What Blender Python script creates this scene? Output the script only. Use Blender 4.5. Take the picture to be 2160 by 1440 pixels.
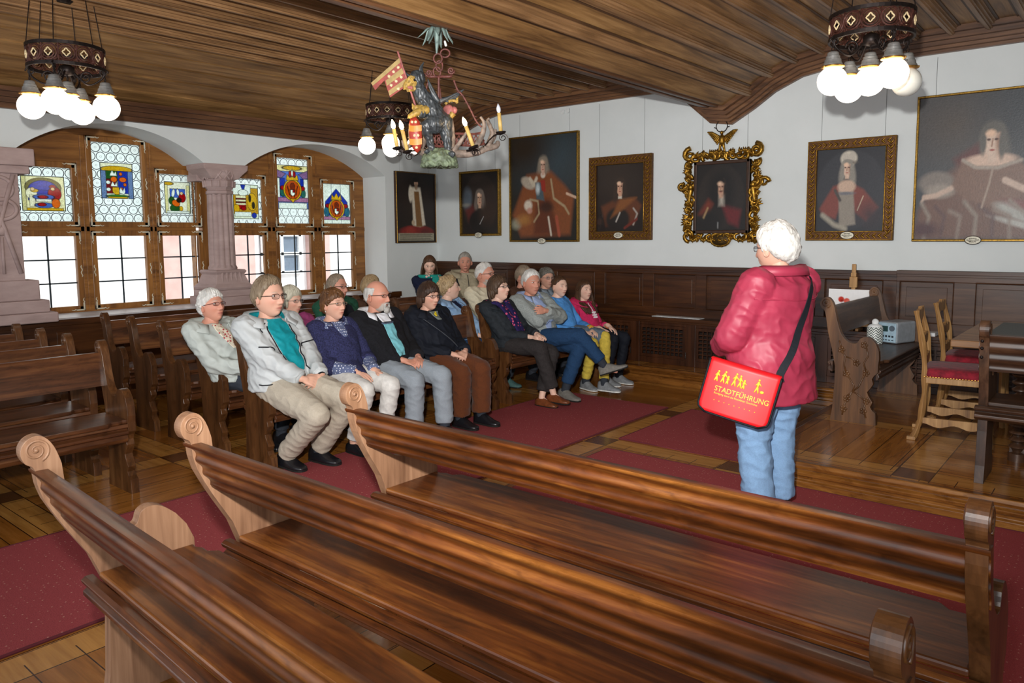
import bpy, bmesh, math, random
import numpy as np
from mathutils import Vector, Matrix, noise
random.seed(7); rng = np.random.default_rng(7)
PI = math.pi
for o in list(bpy.data.objects): bpy.data.objects.remove(o)
SC = bpy.context.scene
COL = SC.collection
# ---------------------------------------------------------------- camera
YAW, PITCH, ROLL, CAMH = .6915, .1018, -.0075, 1.6
def cam_axes():
    cy, sy, cp, sp = math.cos(YAW), math.sin(YAW), math.cos(PITCH), math.sin(PITCH)
    f = Vector((-sy*cp, cy*cp, -sp)); r = Vector((cy, sy, 0)); u = r.cross(f)
    c, s = math.cos(ROLL), math.sin(ROLL)
    return c*r + s*u, -s*r + c*u, f
_r, _u, _f = cam_axes()
cd = bpy.data.cameras.new('camera'); cam = bpy.data.objects.new('camera', cd); COL.objects.link(cam)
cam.matrix_world = Matrix(((_r.x, _u.x, -_f.x, 0), (_r.y, _u.y, -_f.y, 0), (_r.z, _u.z, -_f.z, CAMH), (0, 0, 0, 1)))
cd.sensor_width = 36; cd.lens = 1592/2160*36; cd.shift_y = -60.5/2160; cd.clip_start = .05
SC.camera = cam
def ray(x, y):
    return _r*((x-1080)/1592) - _u*((y-659.5)/1592) + _f
def pz(x, y, z):
    d = ray(x, y); return Vector((0, 0, CAMH)) + d*((z-CAMH)/d.z)
def pY(x, y, Y):
    d = ray(x, y); return Vector((0, 0, CAMH)) + d*(Y/d.y)
def pX(x, y, X):
    d = ray(x, y); return Vector((0, 0, CAMH)) + d*(X/d.x)
# ---------------------------------------------------------------- world, flash, exposure
w = bpy.data.worlds.new('world'); SC.world = w; w.use_nodes = True
w.node_tree.nodes['Background'].inputs[0].default_value = (.86, .93, 1, 1)
w.node_tree.nodes['Background'].inputs[1].default_value = .95
SC.view_settings.view_transform = 'Standard'; SC.view_settings.look = 'None'
SC.view_settings.exposure = 0.92; SC.view_settings.gamma = 1; SC.view_settings.use_curve_mapping = False
def lamp(name, kind, loc, energy, color=(1, 1, 1), size=.1, rot=None, spot=None, blend=.5):
    l = bpy.data.lights.new(name, kind); l.energy = energy; l.color = color
    if kind == 'AREA': l.size = size
    elif kind == 'SUN': l.angle = size
    else: l.shadow_soft_size = size
    if spot: l.spot_size = spot; l.spot_blend = blend
    o = bpy.data.objects.new(name, l); COL.objects.link(o); o.location = loc
    if rot is not None: o.rotation_euler = rot
    return o
# the photographer's flash gun, a little above and left of the lens, tilted up
fl = lamp('camera_flash', 'SPOT', (-.12, -.05, 1.98), 700, (1, .97, .93), .05, spot=math.radians(105), blend=1.0)
fl.rotation_euler = Vector((-.62, .78, .07)).to_track_quat('-Z', 'Y').to_euler()
# daylight on the house across the yard
sun = lamp('sun', 'SUN', (4, 4, 9), 2.8, (1, .96, .9), .02)
sun.rotation_euler = Vector((-.62, -.25, -.62)).to_track_quat('-Z', 'Y').to_euler()
# added cool fill light behind the photographer, no window is built there
wl = lamp('rear_fill_light', 'AREA', (.6, -2.0, 2.0), 30, (.88, .94, 1), 2.4)
wl.rotation_euler = Vector((-.35, 1, -.15)).to_track_quat('-Z', 'Y').to_euler()
# ---------------------------------------------------------------- materials
MATS = {}
def lin(c):
    if isinstance(c, str):
        c = [int(c[i:i+2], 16)/255 for i in (0, 2, 4)]
    return tuple((v/12.92 if v <= .04045 else ((v+.055)/1.055)**2.4) for v in c[:3]) + (1,)
def newmat(name):
    m = bpy.data.materials.new(name); m.use_nodes = True; nt = m.node_tree
    b = nt.nodes['Principled BSDF']; return m, nt, b
def ramp(nt, fac, cols):
    r = nt.nodes.new('ShaderNodeValToRGB'); e = r.color_ramp.elements
    while len(e) < len(cols): e.new(.5)
    for i, (p, c) in enumerate(cols): e[i].position = p; e[i].color = lin(c)
    nt.links.new(fac, r.inputs[0]); return r.outputs[0]
def coords(nt, scale=(1, 1, 1), kind='Object', loc=(0, 0, 0), rot=(0, 0, 0)):
    t = nt.nodes.new('ShaderNodeTexCoord'); mp = nt.nodes.new('ShaderNodeMapping')
    mp.inputs['Scale'].default_value = scale; mp.inputs['Location'].default_value = loc
    mp.inputs['Rotation'].default_value = rot
    nt.links.new(t.outputs[kind], mp.inputs[0]); return mp.outputs[0]
def noise_tex(nt, vec, scale, detail=4, rough=.55, dist=0):
    n = nt.nodes.new('ShaderNodeTexNoise'); nt.links.new(vec, n.inputs['Vector'])
    n.inputs['Scale'].default_value = scale; n.inputs['Detail'].default_value = detail
    n.inputs['Roughness'].default_value = rough; n.inputs['Distortion'].default_value = dist
    return n.outputs['Fac']
def bump(nt, b, h, strength=.2, dist=.01):
    n = nt.nodes.new('ShaderNodeBump'); n.inputs['Strength'].default_value = strength; n.inputs['Distance'].default_value = dist
    nt.links.new(h, n.inputs['Height']); nt.links.new(n.outputs[0], b.inputs['Normal'])
def spec(b, rough, s=.5, metal=0, coat=0):
    b.inputs['Roughness'].default_value = rough; b.inputs['Specular IOR Level'].default_value = s
    b.inputs['Metallic'].default_value = metal; b.inputs['Coat Weight'].default_value = coat
    b.inputs['Coat Roughness'].default_value = .15
def plain(name, c, rough=.6, metal=0, var=.06, scale=30, bmp=.1, s=.4, sheen=0):
    if name in MATS: return MATS[name]
    m, nt, b = newmat(name); spec(b, rough, s, metal)
    v = coords(nt); n = noise_tex(nt, v, scale)
    if isinstance(c, str): c = [int(c[i:i+2], 16)/255 for i in (0, 2, 4)]
    lo = tuple(max(0, x*(1-var)) for x in c); hi = tuple(min(1, x*(1+var)) for x in c)
    nt.links.new(ramp(nt, n, [(.3, lo), (.7, hi)]), b.inputs['Base Color'])
    if bmp: bump(nt, b, n, bmp, .004)
    if sheen: b.inputs['Sheen Weight'].default_value = sheen
    MATS[name] = m; return m
def wood(name, dark, mid, light, axis='X', rough=.35, scale=1., coat=.0, bmp=.12, knots=False):
    if name in MATS: return MATS[name]
    m, nt, b = newmat(name); spec(b, rough, .5, 0, coat)
    k = {'X': (1.1, 14, 14), 'Y': (14, 1.1, 14), 'Z': (14, 14, 1.1)}[axis]
    k2 = {'X': (.5, 2.5, 2.5), 'Y': (2.5, .5, 2.5), 'Z': (2.5, 2.5, .5)}[axis]
    k3 = {'X': (2, 90, 90), 'Y': (90, 2, 90), 'Z': (90, 90, 2)}[axis]
    a = noise_tex(nt, coords(nt, k), 1.2*scale, 5, .6, .6)
    c = noise_tex(nt, coords(nt, k2), 1.6*scale, 3, .5)
    f = noise_tex(nt, coords(nt, k3), 1.0*scale, 2, .5)
    mx = nt.nodes.new('ShaderNodeMath'); mx.operation = 'MULTIPLY_ADD'; mx.inputs[1].default_value = .55
    nt.links.new(a, mx.inputs[0])
    m2 = nt.nodes.new('ShaderNodeMath'); m2.operation = 'MULTIPLY'; m2.inputs[1].default_value = .33
    nt.links.new(c, m2.inputs[0]); nt.links.new(m2.outputs[0], mx.inputs[2])
    m3 = nt.nodes.new('ShaderNodeMath'); m3.operation = 'MULTIPLY_ADD'; m3.inputs[1].default_value = .14
    nt.links.new(f, m3.inputs[0]); nt.links.new(mx.outputs[0], m3.inputs[2])
    col = ramp(nt, m3.outputs[0], [(.36, dark), (.52, mid), (.68, light)])
    if knots:
        kn = noise_tex(nt, coords(nt, {'X': (1, 3, 3), 'Y': (3, 1, 3), 'Z': (3, 3, 1)}[axis]), 3.2, 1, .3)
        kr = ramp(nt, kn, [(.66, (1, 1, 1)), (.76, (.45, .36, .3))])
        mm = nt.nodes.new('ShaderNodeMix'); mm.data_type = 'RGBA'; mm.blend_type = 'MULTIPLY'; mm.inputs[0].default_value = 1
        nt.links.new(col, mm.inputs[6]); nt.links.new(kr, mm.inputs[7]); col = mm.outputs[2]
    if coat:   # worn, scratched polish
        wn_ = noise_tex(nt, coords(nt, {'X': (3, 9, 9), 'Y': (9, 3, 9), 'Z': (9, 9, 3)}[axis]), 1.7, 6, .7, 1.2)
        wr = ramp(nt, wn_, [(.34, (.72, .68, .62)), (.5, (.93, .92, .9)), (.68, (1, 1, 1))])
        mm = nt.nodes.new('ShaderNodeMix'); mm.data_type = 'RGBA'; mm.blend_type = 'MULTIPLY'; mm.inputs[0].default_value = 1
        nt.links.new(col, mm.inputs[6]); nt.links.new(wr, mm.inputs[7]); col = mm.outputs[2]
    nt.links.new(col, b.inputs['Base Color'])
    bump(nt, b, m3.outputs[0], bmp, .004)
    MATS[name] = m; return m
def emit(name, c, s):
    if name in MATS: return MATS[name]
    m, nt, b = newmat(name); b.inputs['Base Color'].default_value = lin(c)
    b.inputs['Emission Color'].default_value = lin(c); b.inputs['Emission Strength'].default_value = s
    MATS[name] = m; return m
def colattr(name, rough=.6, s=.3, metal=0, bmp=0, bscale=60, sss=0, vary=0):
    if name in MATS: return MATS[name]
    m, nt, b = newmat(name); spec(b, rough, s, metal)
    a = nt.nodes.new('ShaderNodeVertexColor'); a.layer_name = 'Col'
    nt.links.new(a.outputs[0], b.inputs['Base Color'])
    if bmp: bump(nt, b, noise_tex(nt, coords(nt), bscale), bmp, .003)
    if sss: b.inputs['Subsurface Weight'].default_value = sss; b.inputs['Subsurface Radius'].default_value = (.01, .004, .002)
    MATS[name] = m; return m
# ---------------------------------------------------------------- object helpers
def tag(o, label=None, cat=None, group=None, kind=None):
    if label: o['label'] = label
    if cat: o['category'] = cat
    if group: o['group'] = group
    if kind: o['kind'] = kind
    return o
def empty(name, loc=(0, 0, 0), rz=0, label=None, cat=None, group=None, kind=None):
    o = bpy.data.objects.new(name, None); COL.objects.link(o); o.empty_display_size = .1
    o.location = loc; o.rotation_euler = (0, 0, rz)
    return tag(o, label, cat, group, kind)
def copy_tree(o, parent=None):
    c = o.copy(); COL.objects.link(c); c.parent = parent
    for ch in list(o.children): copy_tree(ch, c)
    return c
def frame_from(d):
    d = Vector(d).normalized(); a = Vector((0, 0, 1)) if abs(d.z) < .9 else Vector((1, 0, 0))
    x = a.cross(d).normalized(); return x, d.cross(x)
class MB:
    def __init__(s): s.v = []; s.f = []; s.c = None
    def add(s, vs, fs):
        n = len(s.v); s.v += [tuple(v) for v in vs]; s.f += [tuple(i+n for i in f) for f in fs]; return s
    def box(s, c, d, rz=0, m=None):
        x, y, z = d[0]/2, d[1]/2, d[2]/2
        vs = [Vector((i*x, j*y, k*z)) for i in (-1, 1) for j in (-1, 1) for k in (-1, 1)]
        if rz: R = Matrix.Rotation(rz, 3, 'Z'); vs = [R @ v for v in vs]
        if m is not None: vs = [m @ v for v in vs]
        c = Vector(c)
        return s.add([v+c for v in vs], [(0, 1, 3, 2), (4, 6, 7, 5), (0, 4, 5, 1), (2, 3, 7, 6), (0, 2, 6, 4), (1, 5, 7, 3)])
    def span(s, a, b):
        return s.box([(p+q)/2 for p, q in zip(a, b)], [abs(p-q) for p, q in zip(a, b)])
    def prism(s, pts, t0, t1, axis='X'):
        # pts 2D outline in the plane perpendicular to axis, extruded t0..t1
        f = {'X': lambda p, t: (t, p[0], p[1]), 'Y': lambda p, t: (p[0], t, p[1]), 'Z': lambda p, t: (p[0], p[1], t)}[axis]
        n = len(pts); vs = [f(p, t0) for p in pts] + [f(p, t1) for p in pts]
        ar = sum(pts[i][0]*pts[(i+1) % n][1]-pts[(i+1) % n][0]*pts[i][1] for i in range(n))
        from mathutils.geometry import tessellate_polygon
        if n > 6:
            T = tessellate_polygon([[Vector((p[0], p[1], 0)) for p in pts]])
            caps = [tuple(t)[::-1] for t in T] + [tuple(i+n for i in t) for t in T]
        else: caps = [tuple(range(n))[::-1], tuple(range(n, 2*n))]
        fs = caps + [(i, (i+1) % n, (i+1) % n+n, i+n) for i in range(n)]
        if (ar < 0) != (axis == 'Y'): fs = [q[::-1] for q in fs]
        return s.add(vs, fs)
    def tube(s, path, r, seg=8, caps=True, closed=False, flat=1.):
        P = [Vector(p) for p in path]; n = len(P)
        rr = r if isinstance(r, (list, tuple, np.ndarray)) else [r]*n
        vs = []; prev = None
        for i, p in enumerate(P):
            if closed: t = P[(i+1) % n]-P[i-1]
            else: t = P[min(i+1, n-1)]-P[max(i-1, 0)]
            if t.length < 1e-9: t = Vector((0, 0, 1))
            t.normalize()
            if prev is None: x, y = frame_from(t)
            else:
                x = prev-t*prev.dot(t)
                if x.length < 1e-6: x, _ = frame_from(t)
                x.normalize(); y = t.cross(x)
            prev = x
            for k in range(seg):
                a = 2*PI*k/seg; vs.append(p+(x*math.cos(a)+y*math.sin(a)*flat)*rr[i])
        fs = [(i*seg+k, i*seg+(k+1) % seg, (i+1)*seg+(k+1) % seg, (i+1)*seg+k) for i in range(n-1) for k in range(seg)]
        if closed: fs += [((n-1)*seg+k, (n-1)*seg+(k+1) % seg, (k+1) % seg, k) for k in range(seg)]
        elif caps: fs += [tuple(range(seg))[::-1], tuple((n-1)*seg+k for k in range(seg))]
        return s.add(vs, fs)
    def cone(s, a, b, ra, rb, seg=12):
        # round cone: tapered tube with hemispherical ends, good for unions
        a, b = Vector(a), Vector(b); d = b-a; L = d.length
        if L < 1e-6: return s.ell(a, (ra,)*3)
        t = d/L; path = []; rr = []
        for k in (-90, -60, -30): path.append(a+t*ra*math.sin(math.radians(k))); rr.append(max(ra*math.cos(math.radians(k)), ra*.02))
        for k in range(5): path.append(a+d*k/4); rr.append(ra+(rb-ra)*k/4)
        for k in (30, 60, 90): path.append(b+t*rb*math.sin(math.radians(k))); rr.append(max(rb*math.cos(math.radians(k)), rb*.02))
        return s.tube(path, rr, seg)
    def chain(s, pts, rs, seg=12):
        for i in range(len(pts)-1): s.cone(pts[i], pts[i+1], rs[i], rs[i+1], seg)
        return s
    def ell(s, c, r, seg=16, rings=10, m=None):
        c = Vector(c); vs = []; n = seg
        for i in range(1, rings):
            th = PI*i/rings
            for k in range(n):
                a = 2*PI*k/n; v = Vector((r[0]*math.sin(th)*math.cos(a), r[1]*math.sin(th)*math.sin(a), r[2]*math.cos(th)))
                vs.append(c+(m @ v if m is not None else v))
        v0, v1 = Vector((0, 0, r[2])), Vector((0, 0, -r[2]))
        vs += [c+(m @ v0 if m is not None else v0), c+(m @ v1 if m is not None else v1)]
        fs = [(i*n+k, (i+1)*n+k, (i+1)*n+(k+1) % n, i*n+(k+1) % n) for i in range(rings-2) for k in range(n)]
        T, B = (rings-1)*n, (rings-1)*n+1
        fs += [(T, k, (k+1) % n) for k in range(n)] + [(B, (rings-2)*n+(k+1) % n, (rings-2)*n+k) for k in range(n)]
        return s.add(vs, fs)
    def lathe(s, prof, c=(0, 0, 0), seg=24, axis='Z'):
        n = seg; vs = []
        for r, h in prof:
            for k in range(n):
                a = 2*PI*k/n; x, y = r*math.cos(a), r*math.sin(a)
                v = {'Z': (x, y, h), 'X': (h, x, y), 'Y': (y, h, x)}[axis]
                vs.append((v[0]+c[0], v[1]+c[1], v[2]+c[2]))
        m = len(prof)
        fs = [(i*n+k, i*n+(k+1) % n, (i+1)*n+(k+1) % n, (i+1)*n+k) for i in range(m-1) for k in range(n)]
        fs += [tuple(range(n))[::-1], tuple((m-1)*n+k for k in range(n))]
        return s.add(vs, fs)
    def loft(s, rings, caps=True, closed=True):
        n = len(rings[0]); vs = [p for r in rings for p in r]; m = len(rings)
        e = n if closed else n-1
        fs = [(i*n+k, i*n+(k+1) % n, (i+1)*n+(k+1) % n, (i+1)*n+k) for i in range(m-1) for k in range(e)]
        if caps: fs += [tuple(range(n))[::-1], tuple((m-1)*n+k for k in range(n))]
        return s.add(vs, fs)
    def build(s, name, mat, parent=None, smooth=False, bevel=0, seg=2, sub=0, loc=None, solid=0, auto=None):
        me = bpy.data.meshes.new(name); me.from_pydata(s.v, [], s.f); me.update()
        if s.c is not None:
            ca = me.color_attributes.new('Col', 'FLOAT_COLOR', 'POINT')
            ca.data.foreach_set('color', np.asarray(s.c, dtype=np.float32).ravel())
        bm = bmesh.new(); bm.from_mesh(me); bmesh.ops.recalc_face_normals(bm, faces=bm.faces); bm.to_mesh(me); bm.free()
        o = bpy.data.objects.new(name, me); COL.objects.link(o)
        if mat is not None:
            for mm in (mat if isinstance(mat, (list, tuple)) else [mat]): me.materials.append(mm)
        if parent is not None: o.parent = parent
        if loc is not None: o.location = loc
        if solid: mo = o.modifiers.new('solid', 'SOLIDIFY'); mo.thickness = solid; mo.offset = 0
        if bevel: mo = o.modifiers.new('bevel', 'BEVEL'); mo.width = bevel; mo.segments = seg; mo.limit_method = 'ANGLE'; mo.angle_limit = math.radians(40)
        if sub: mo = o.modifiers.new('sub', 'SUBSURF'); mo.levels = sub; mo.render_levels = sub
        if smooth or auto: 
            me.polygons.foreach_set('use_smooth', [True]*len(me.polygons))
            if auto:
                try: me.set_sharp_from_angle(angle=math.radians(auto))
                except Exception: pass
        return o
def smoothpath(pts, n=6):
    P = [Vector(p) for p in pts]; out = []
    for i in range(len(P)-1):
        p0, p1, p2, p3 = P[max(i-1, 0)], P[i], P[i+1], P[min(i+2, len(P)-1)]
        for k in range(n):
            t = k/n
            out.append(.5*((2*p1)+(-p0+p2)*t+(2*p0-5*p1+4*p2-p3)*t*t+(-p0+3*p1-3*p2+p3)*t**3))
    out.append(P[-1]); return out
def arc2(cx, cy, r, a0, a1, n):
    return [(cx+r*math.cos(math.radians(a0+(a1-a0)*i/n)), cy+r*math.sin(math.radians(a0+(a1-a0)*i/n))) for i in range(n+1)]
def spiral(c, r0, turns, plane='YZ', n=40, start=0, sgn=1, off=0, r1=.004):
    out = []
    for i in range(n+1):
        t = i/n; r = r1+(r0-r1)*(1-t); a = start+sgn*t*turns*2*PI
        x, y = r*math.cos(a), r*math.sin(a)
        out.append({'YZ': (c[0]+off, c[1]+x, c[2]+y), 'XZ': (c[0]+x, c[1]+off, c[2]+y)}[plane])
    return out
_dg = None
def remesh(mb, voxel=.008, smooth=4, name='m', fac=.5):
    """union of overlapping closed pieces as one continuous skin"""
    me = bpy.data.meshes.new(name); me.from_pydata(mb.v, [], mb.f); me.update()
    o = bpy.data.objects.new(name, me); COL.objects.link(o)
    r = o.modifiers.new('r', 'REMESH'); r.mode = 'VOXEL'; r.voxel_size = voxel
    if smooth: q = o.modifiers.new('s', 'SMOOTH'); q.iterations = smooth; q.factor = fac
    dg = bpy.context.evaluated_depsgraph_get(); dg.update()
    m2 = bpy.data.meshes.new_from_object(o.evaluated_get(dg))
    n = len(m2.vertices); v = np.empty(n*3); m2.vertices.foreach_get('co', v)
    fs = [tuple(p.vertices) for p in m2.polygons]
    bpy.data.objects.remove(o); bpy.data.meshes.remove(me); bpy.data.meshes.remove(m2)
    out = MB(); out.v = [tuple(x) for x in v.reshape(-1, 3)]; out.f = fs
    return out
# ================================================================ THE ROOM
WX, BY, CZ = -7.7, 7.65, 3.32          # window wall, back wall, ceiling
M_ceil = wood('ceiling_wood', '50351b', '8a663c', 'b48d5c', 'Y', .5, 1.0)
M_strip = wood('ceiling_strip', '5a4028', '8a6744', 'ad875f', 'Y', .45, 1.2)
M_corn = wood('cornice_wood', '3c2415', '67452c', '87603f', 'X', .4, 1.1)
M_cornY = wood('cornice_wood_y', '3a2214', '5e3e28', '7d583a', 'Y', .4, 1.1)
M_dark = wood('wainscot_wood', '22110a', '40230f', '583418', 'X', .33, 1.2)
M_darkZ = wood('wainscot_stile', '22110a', '3e2212', '53301c', 'Z', .33, 1.2)
M_darkY = wood('wainscot_wood_y', '22110a', '40230f', '583418', 'Y', .3, 1.2)
def plaster():
    m, nt, b = newmat('white_plaster'); spec(b, .85, .2)
    n = noise_tex(nt, coords(nt), 1.3, 5, .6); nt.links.new(ramp(nt, n, [(.3, 'd3d9d9'), (.7, 'dde2e2')]), b.inputs['Base Color'])
    bump(nt, b, noise_tex(nt, coords(nt), 26, 4), .12, .004); return m
M_plas = plaster()
def st(name, mb, mat, **k): return tag(mb.build(name, mat, **k), kind='structure')
# floor: parquet lattice, light boards framed by strips with dark squares where they cross
def parquet():
    m, nt, b = newmat('parquet'); spec(b, .2, .5); b.inputs['Coat Weight'].default_value = .25; b.inputs['Coat Roughness'].default_value = .12
    L = nt.links; t = nt.nodes.new('ShaderNodeTexCoord'); sp = nt.nodes.new('ShaderNodeSeparateXYZ'); L.new(t.outputs['Object'], sp.inputs[0])
    def M(op, a, c=None, d=None):
        n = nt.nodes.new('ShaderNodeMath'); n.operation = op
        for i, v in enumerate((a, c, d)):
            if v is None: continue
            if isinstance(v, (int, float)): n.inputs[i].default_value = v
            else: L.new(v, n.inputs[i])
        return n.outputs[0]
    PX, PY = 1.1, 1.14
    ux = M('PINGPONG', M('ADD', sp.outputs[0], 3.15), PX/2); uy = M('PINGPONG', M('ADD', sp.outputs[1], -4.89), PY/2)
    inx = M('LESS_THAN', ux, .1); iny = M('LESS_THAN', uy, .1)
    cross = M('MULTIPLY', inx, iny); strip = M('MAXIMUM', inx, iny)
    cx = M('FLOOR', M('DIVIDE', M('ADD', sp.outputs[0], 3.15), PX)); cy = M('FLOOR', M('DIVIDE', M('ADD', sp.outputs[1], -4.89), PY))
    par = M('MODULO', M('ABSOLUTE', M('ADD', cx, cy)), 2)
    def grain(s, k): return noise_tex(nt, coords(nt, s, rot=(0, 0, 0)), k, 4, .6, .4)
    gx = grain((1, 12, 1), 2.2); gy = grain((12, 1, 1), 2.2)
    mix = nt.nodes.new('ShaderNodeMix'); mix.data_type = 'FLOAT'; L.new(par, mix.inputs[0]); L.new(gx, mix.inputs[2]); L.new(gy, mix.inputs[3])
    # board seams in each field
    bx = M('PINGPONG', M('MULTIPLY', sp.outputs[1], 1), .09); by = M('PINGPONG', sp.outputs[0], .09)
    mb_ = nt.nodes.new('ShaderNodeMix'); mb_.data_type = 'FLOAT'; L.new(par, mb_.inputs[0]); L.new(bx, mb_.inputs[2]); L.new(by, mb_.inputs[3])
    seam = M('LESS_THAN', mb_.outputs[0], .0025)
    wn = nt.nodes.new('ShaderNodeTexWhiteNoise'); wn.noise_dimensions = '3D'
    cmb = nt.nodes.new('ShaderNodeCombineXYZ'); L.new(cx, cmb.inputs[0]); L.new(cy, cmb.inputs[1])
    bi = M('FLOOR', M('DIVIDE', sp.outputs[0], .18)); bj = M('FLOOR', M('DIVIDE', sp.outputs[1], .18))
    mi = nt.nodes.new('ShaderNodeMix'); mi.data_type = 'FLOAT'; L.new(par, mi.inputs[0]); L.new(bj, mi.inputs[2]); L.new(bi, mi.inputs[3])
    L.new(mi.outputs[0], cmb.inputs[2]); L.new(cmb.outputs[0], wn.inputs['Vector'])
    v = M('ADD', mix.outputs[0], M('MULTIPLY', M('SUBTRACT', wn.outputs[0], .5), .22))
    field = ramp(nt, v, [(.25, '744518'), (.5, '935c24'), (.75, 'a87034')])
    light = ramp(nt, gx, [(.3, '9a682e'), (.7, 'c08a46')]); dark = ramp(nt, gy, [(.3, '54321a'), (.7, '744826')])
    def mixc(f, a, c):
        n = nt.nodes.new('ShaderNodeMix'); n.data_type = 'RGBA'; L.new(f, n.inputs[0]); L.new(a, n.inputs[6]); L.new(c, n.inputs[7]); return n.outputs[2]
    c = mixc(strip, field, light); c = mixc(cross, c, dark)
    seamc = nt.nodes.new('ShaderNodeRGB'); seamc.outputs[0].default_value = lin('2b1608')
    edge = M('MAXIMUM', seam, M('MAXIMUM', M('COMPARE', ux, .1, .003), M('COMPARE', uy, .1, .003)))
    c = mixc(edge, c, seamc.outputs[0]); L.new(c, b.inputs['Base Color'])
    bump(nt, b, noise_tex(nt, coords(nt), 3, 3), .05, .01)
    return m
M_floor = parquet()
RX1, RY0 = 2.6, -1.6
st('floor', MB().span((WX-.6, RY0, -.1), (RX1, 8.3, 0)), M_floor)
# dais and the step that carries on from it along the back wall
def nosing(z1, d=.0):   # stepped moulded profile seen from the open side, (out, z)
    return [(0, 0), (.035, 0), (.035, .045), (.02, .055), (.02, .075), (.045, .085), (.05, .105), (.03, .12), (.05, .13), (.06, .15), (.05, z1), (0, z1)]
DZ, DX, DYf = .17, -1.86, 4.76
M_daisX = wood('dais_edge_wood', '5a3415', '8b5a27', 'b07c40', 'X', .22, 1., coat=.3)
M_daisY = wood('dais_edge_wood_y', '4a2810', '7a4b20', '9c6a33', 'Y', .22, 1., coat=.3)
st('floor_dais', MB().span((DX, DYf, 0), (RX1, 8.2, DZ)), M_floor)
st('trim_1', MB().prism([(DYf-p[0], p[1]) for p in nosing(DZ+.002)], DX-.04, RX1, 'X'), M_daisX, bevel=.004)
st('trim_2', MB().prism([(DX-p[0], p[1]) for p in nosing(DZ+.002)], DYf-.04, 7.2, 'Y'), M_daisY, bevel=.004)
st('floor_step', MB().span((WX, 7.22, 0), (DX, 8.2, DZ)), M_floor)
st('trim_3', MB().prism([(7.22-p[0], p[1]) for p in nosing(DZ+.002)], WX, DX-.04, 'X'), M_daisX, bevel=.004)
# back wall and the shell around
st('wall_back', MB().span((WX-.65, BY, 0), (RX1+.2, BY+.3, 3.6)), M_plas)
st('wall_right', MB().span((RX1, RY0, 0), (RX1+.2, BY, 3.6)), M_plas)
# window wall with two arches
def arch(y0, y1, z0, rise, n=28):
    c = (y0+y1)/2; h = (y1-y0)/2; R = (h*h+rise*rise)/(2*rise); a = math.asin(h/R)
    return [(c+R*math.sin(-a+2*a*i/n), z0+rise-R+R*math.cos(-a+2*a*i/n)) for i in range(n+1)]
A1, A2 = arch(2.42, 4.19, 2.39, .31), arch(4.66, 6.70, 2.39, .32)
out = [(RY0, .0), (2.42, 0), (2.42, .86)] + A1 + A2 + [(6.70, .86), (6.70, 0), (BY, 0), (BY, 3.6), (RY0, 3.6)]
st('wall_window', MB().prism(out, WX-.62, WX, 'X'), M_plas)
st('wall_parapet', MB().span((WX-.6, 2.42, 0), (WX-.0, 6.70, .86)), M_plas)
# ceiling with its dropped spine
PRO = [(-7.75, 2.86), (-7.4, 3.02), (-7.0, 3.2), (-6.72, 3.29), (-6.55, CZ), (-4.2, CZ), (-3.95, 3.27), (-3.56, 2.93), (-3.33, 2.895), (-3.09, 3.03), (-2.88, 3.17), (-2.62, 3.28), (-2.38, CZ), (RX1+.1, CZ)]
st('ceiling', MB().prism(PRO + [(RX1+.1, 3.7), (-7.75, 3.7)], RY0, BY+.1, 'Y'), M_ceil)
def proz(x):
    for (a, b), (c, d) in zip(PRO, PRO[1:]):
        if a <= x <= c: return b+(d-b)*(x-a)/(c-a), math.atan2(d-b, c-a)
    return CZ, 0
sb = MB(); sd_ = MB()
xs = [-6.5, -6.25, -6.0, -5.75, -5.5, -5.25, -5.0, -4.76, -4.52, -4.28, -3.1, -2.88, -2.64, -2.38, -2.12, -1.86, -1.59, -1.32, -1.05, -.78, -.5, -.2, .1, .4, .7, 1, 1.3]
for x in xs:
    z, a = proz(x)
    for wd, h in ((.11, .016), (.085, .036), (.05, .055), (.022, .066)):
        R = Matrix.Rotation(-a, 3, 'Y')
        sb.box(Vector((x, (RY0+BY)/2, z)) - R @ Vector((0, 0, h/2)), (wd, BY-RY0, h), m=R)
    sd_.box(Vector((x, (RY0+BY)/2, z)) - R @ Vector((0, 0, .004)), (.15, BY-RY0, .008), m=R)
st('trim_4', sb, M_strip); st('trim_14', sd_, wood('strip_shadow_board', '2c1a0e', '4e351f', '6a4c30', 'Y', .55, 1.2))  # dark base boards put the shadow gaps beside the strips into colour
# thin seams between the wide boards are grooves: raised fillets beside them
sb = MB()
for x in (-7.52, -7.3, -7.12, -6.95, -6.78):
    z, a = proz(x); R = Matrix.Rotation(-a, 3, 'Y')
    sb.box(Vector((x, (RY0+BY)/2, z)) - R @ Vector((0, 0, .004)), (.16, BY-RY0, .008), m=R)
st('trim_5', sb, M_ceil)
# mouldings down both edges of the spine
sb = MB()
for x, dz in ((-3.56, .012), (-3.50, .02), (-3.40, .012)):
    z, a = proz(x+.001); sb.box((x, (RY0+BY)/2, z-dz/2), (.045, BY-RY0, dz+.02))
st('trim_6', sb, M_cornY, bevel=.006)
# cornice that follows the ceiling along the back wall
sb = MB()
for d, t0, t1 in ((.26, -.02, .045), (.2, .04, .085), (.15, .08, .115), (.1, .11, .14), (.05, .135, .165)):
    P = [(x, z-t0) for x, z in PRO]
    Q = [(x, z-t1) for x, z in PRO]
    for i in range(len(P)-1):
        sb.prism([P[i], P[i+1], Q[i+1], Q[i]], BY-d, BY, 'Y')
st('trim_7', sb, M_corn)
sb = MB()
for d, z0, z1 in ((.22, 2.86, 2.9), (.17, 2.82, 2.87), (.12, 2.78, 2.83), (.06, 2.735, 2.79)):
    sb.span((WX, RY0, z0), (WX+d, BY, z1))
st('trim_8', sb, M_cornY, bevel=.004)
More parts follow.
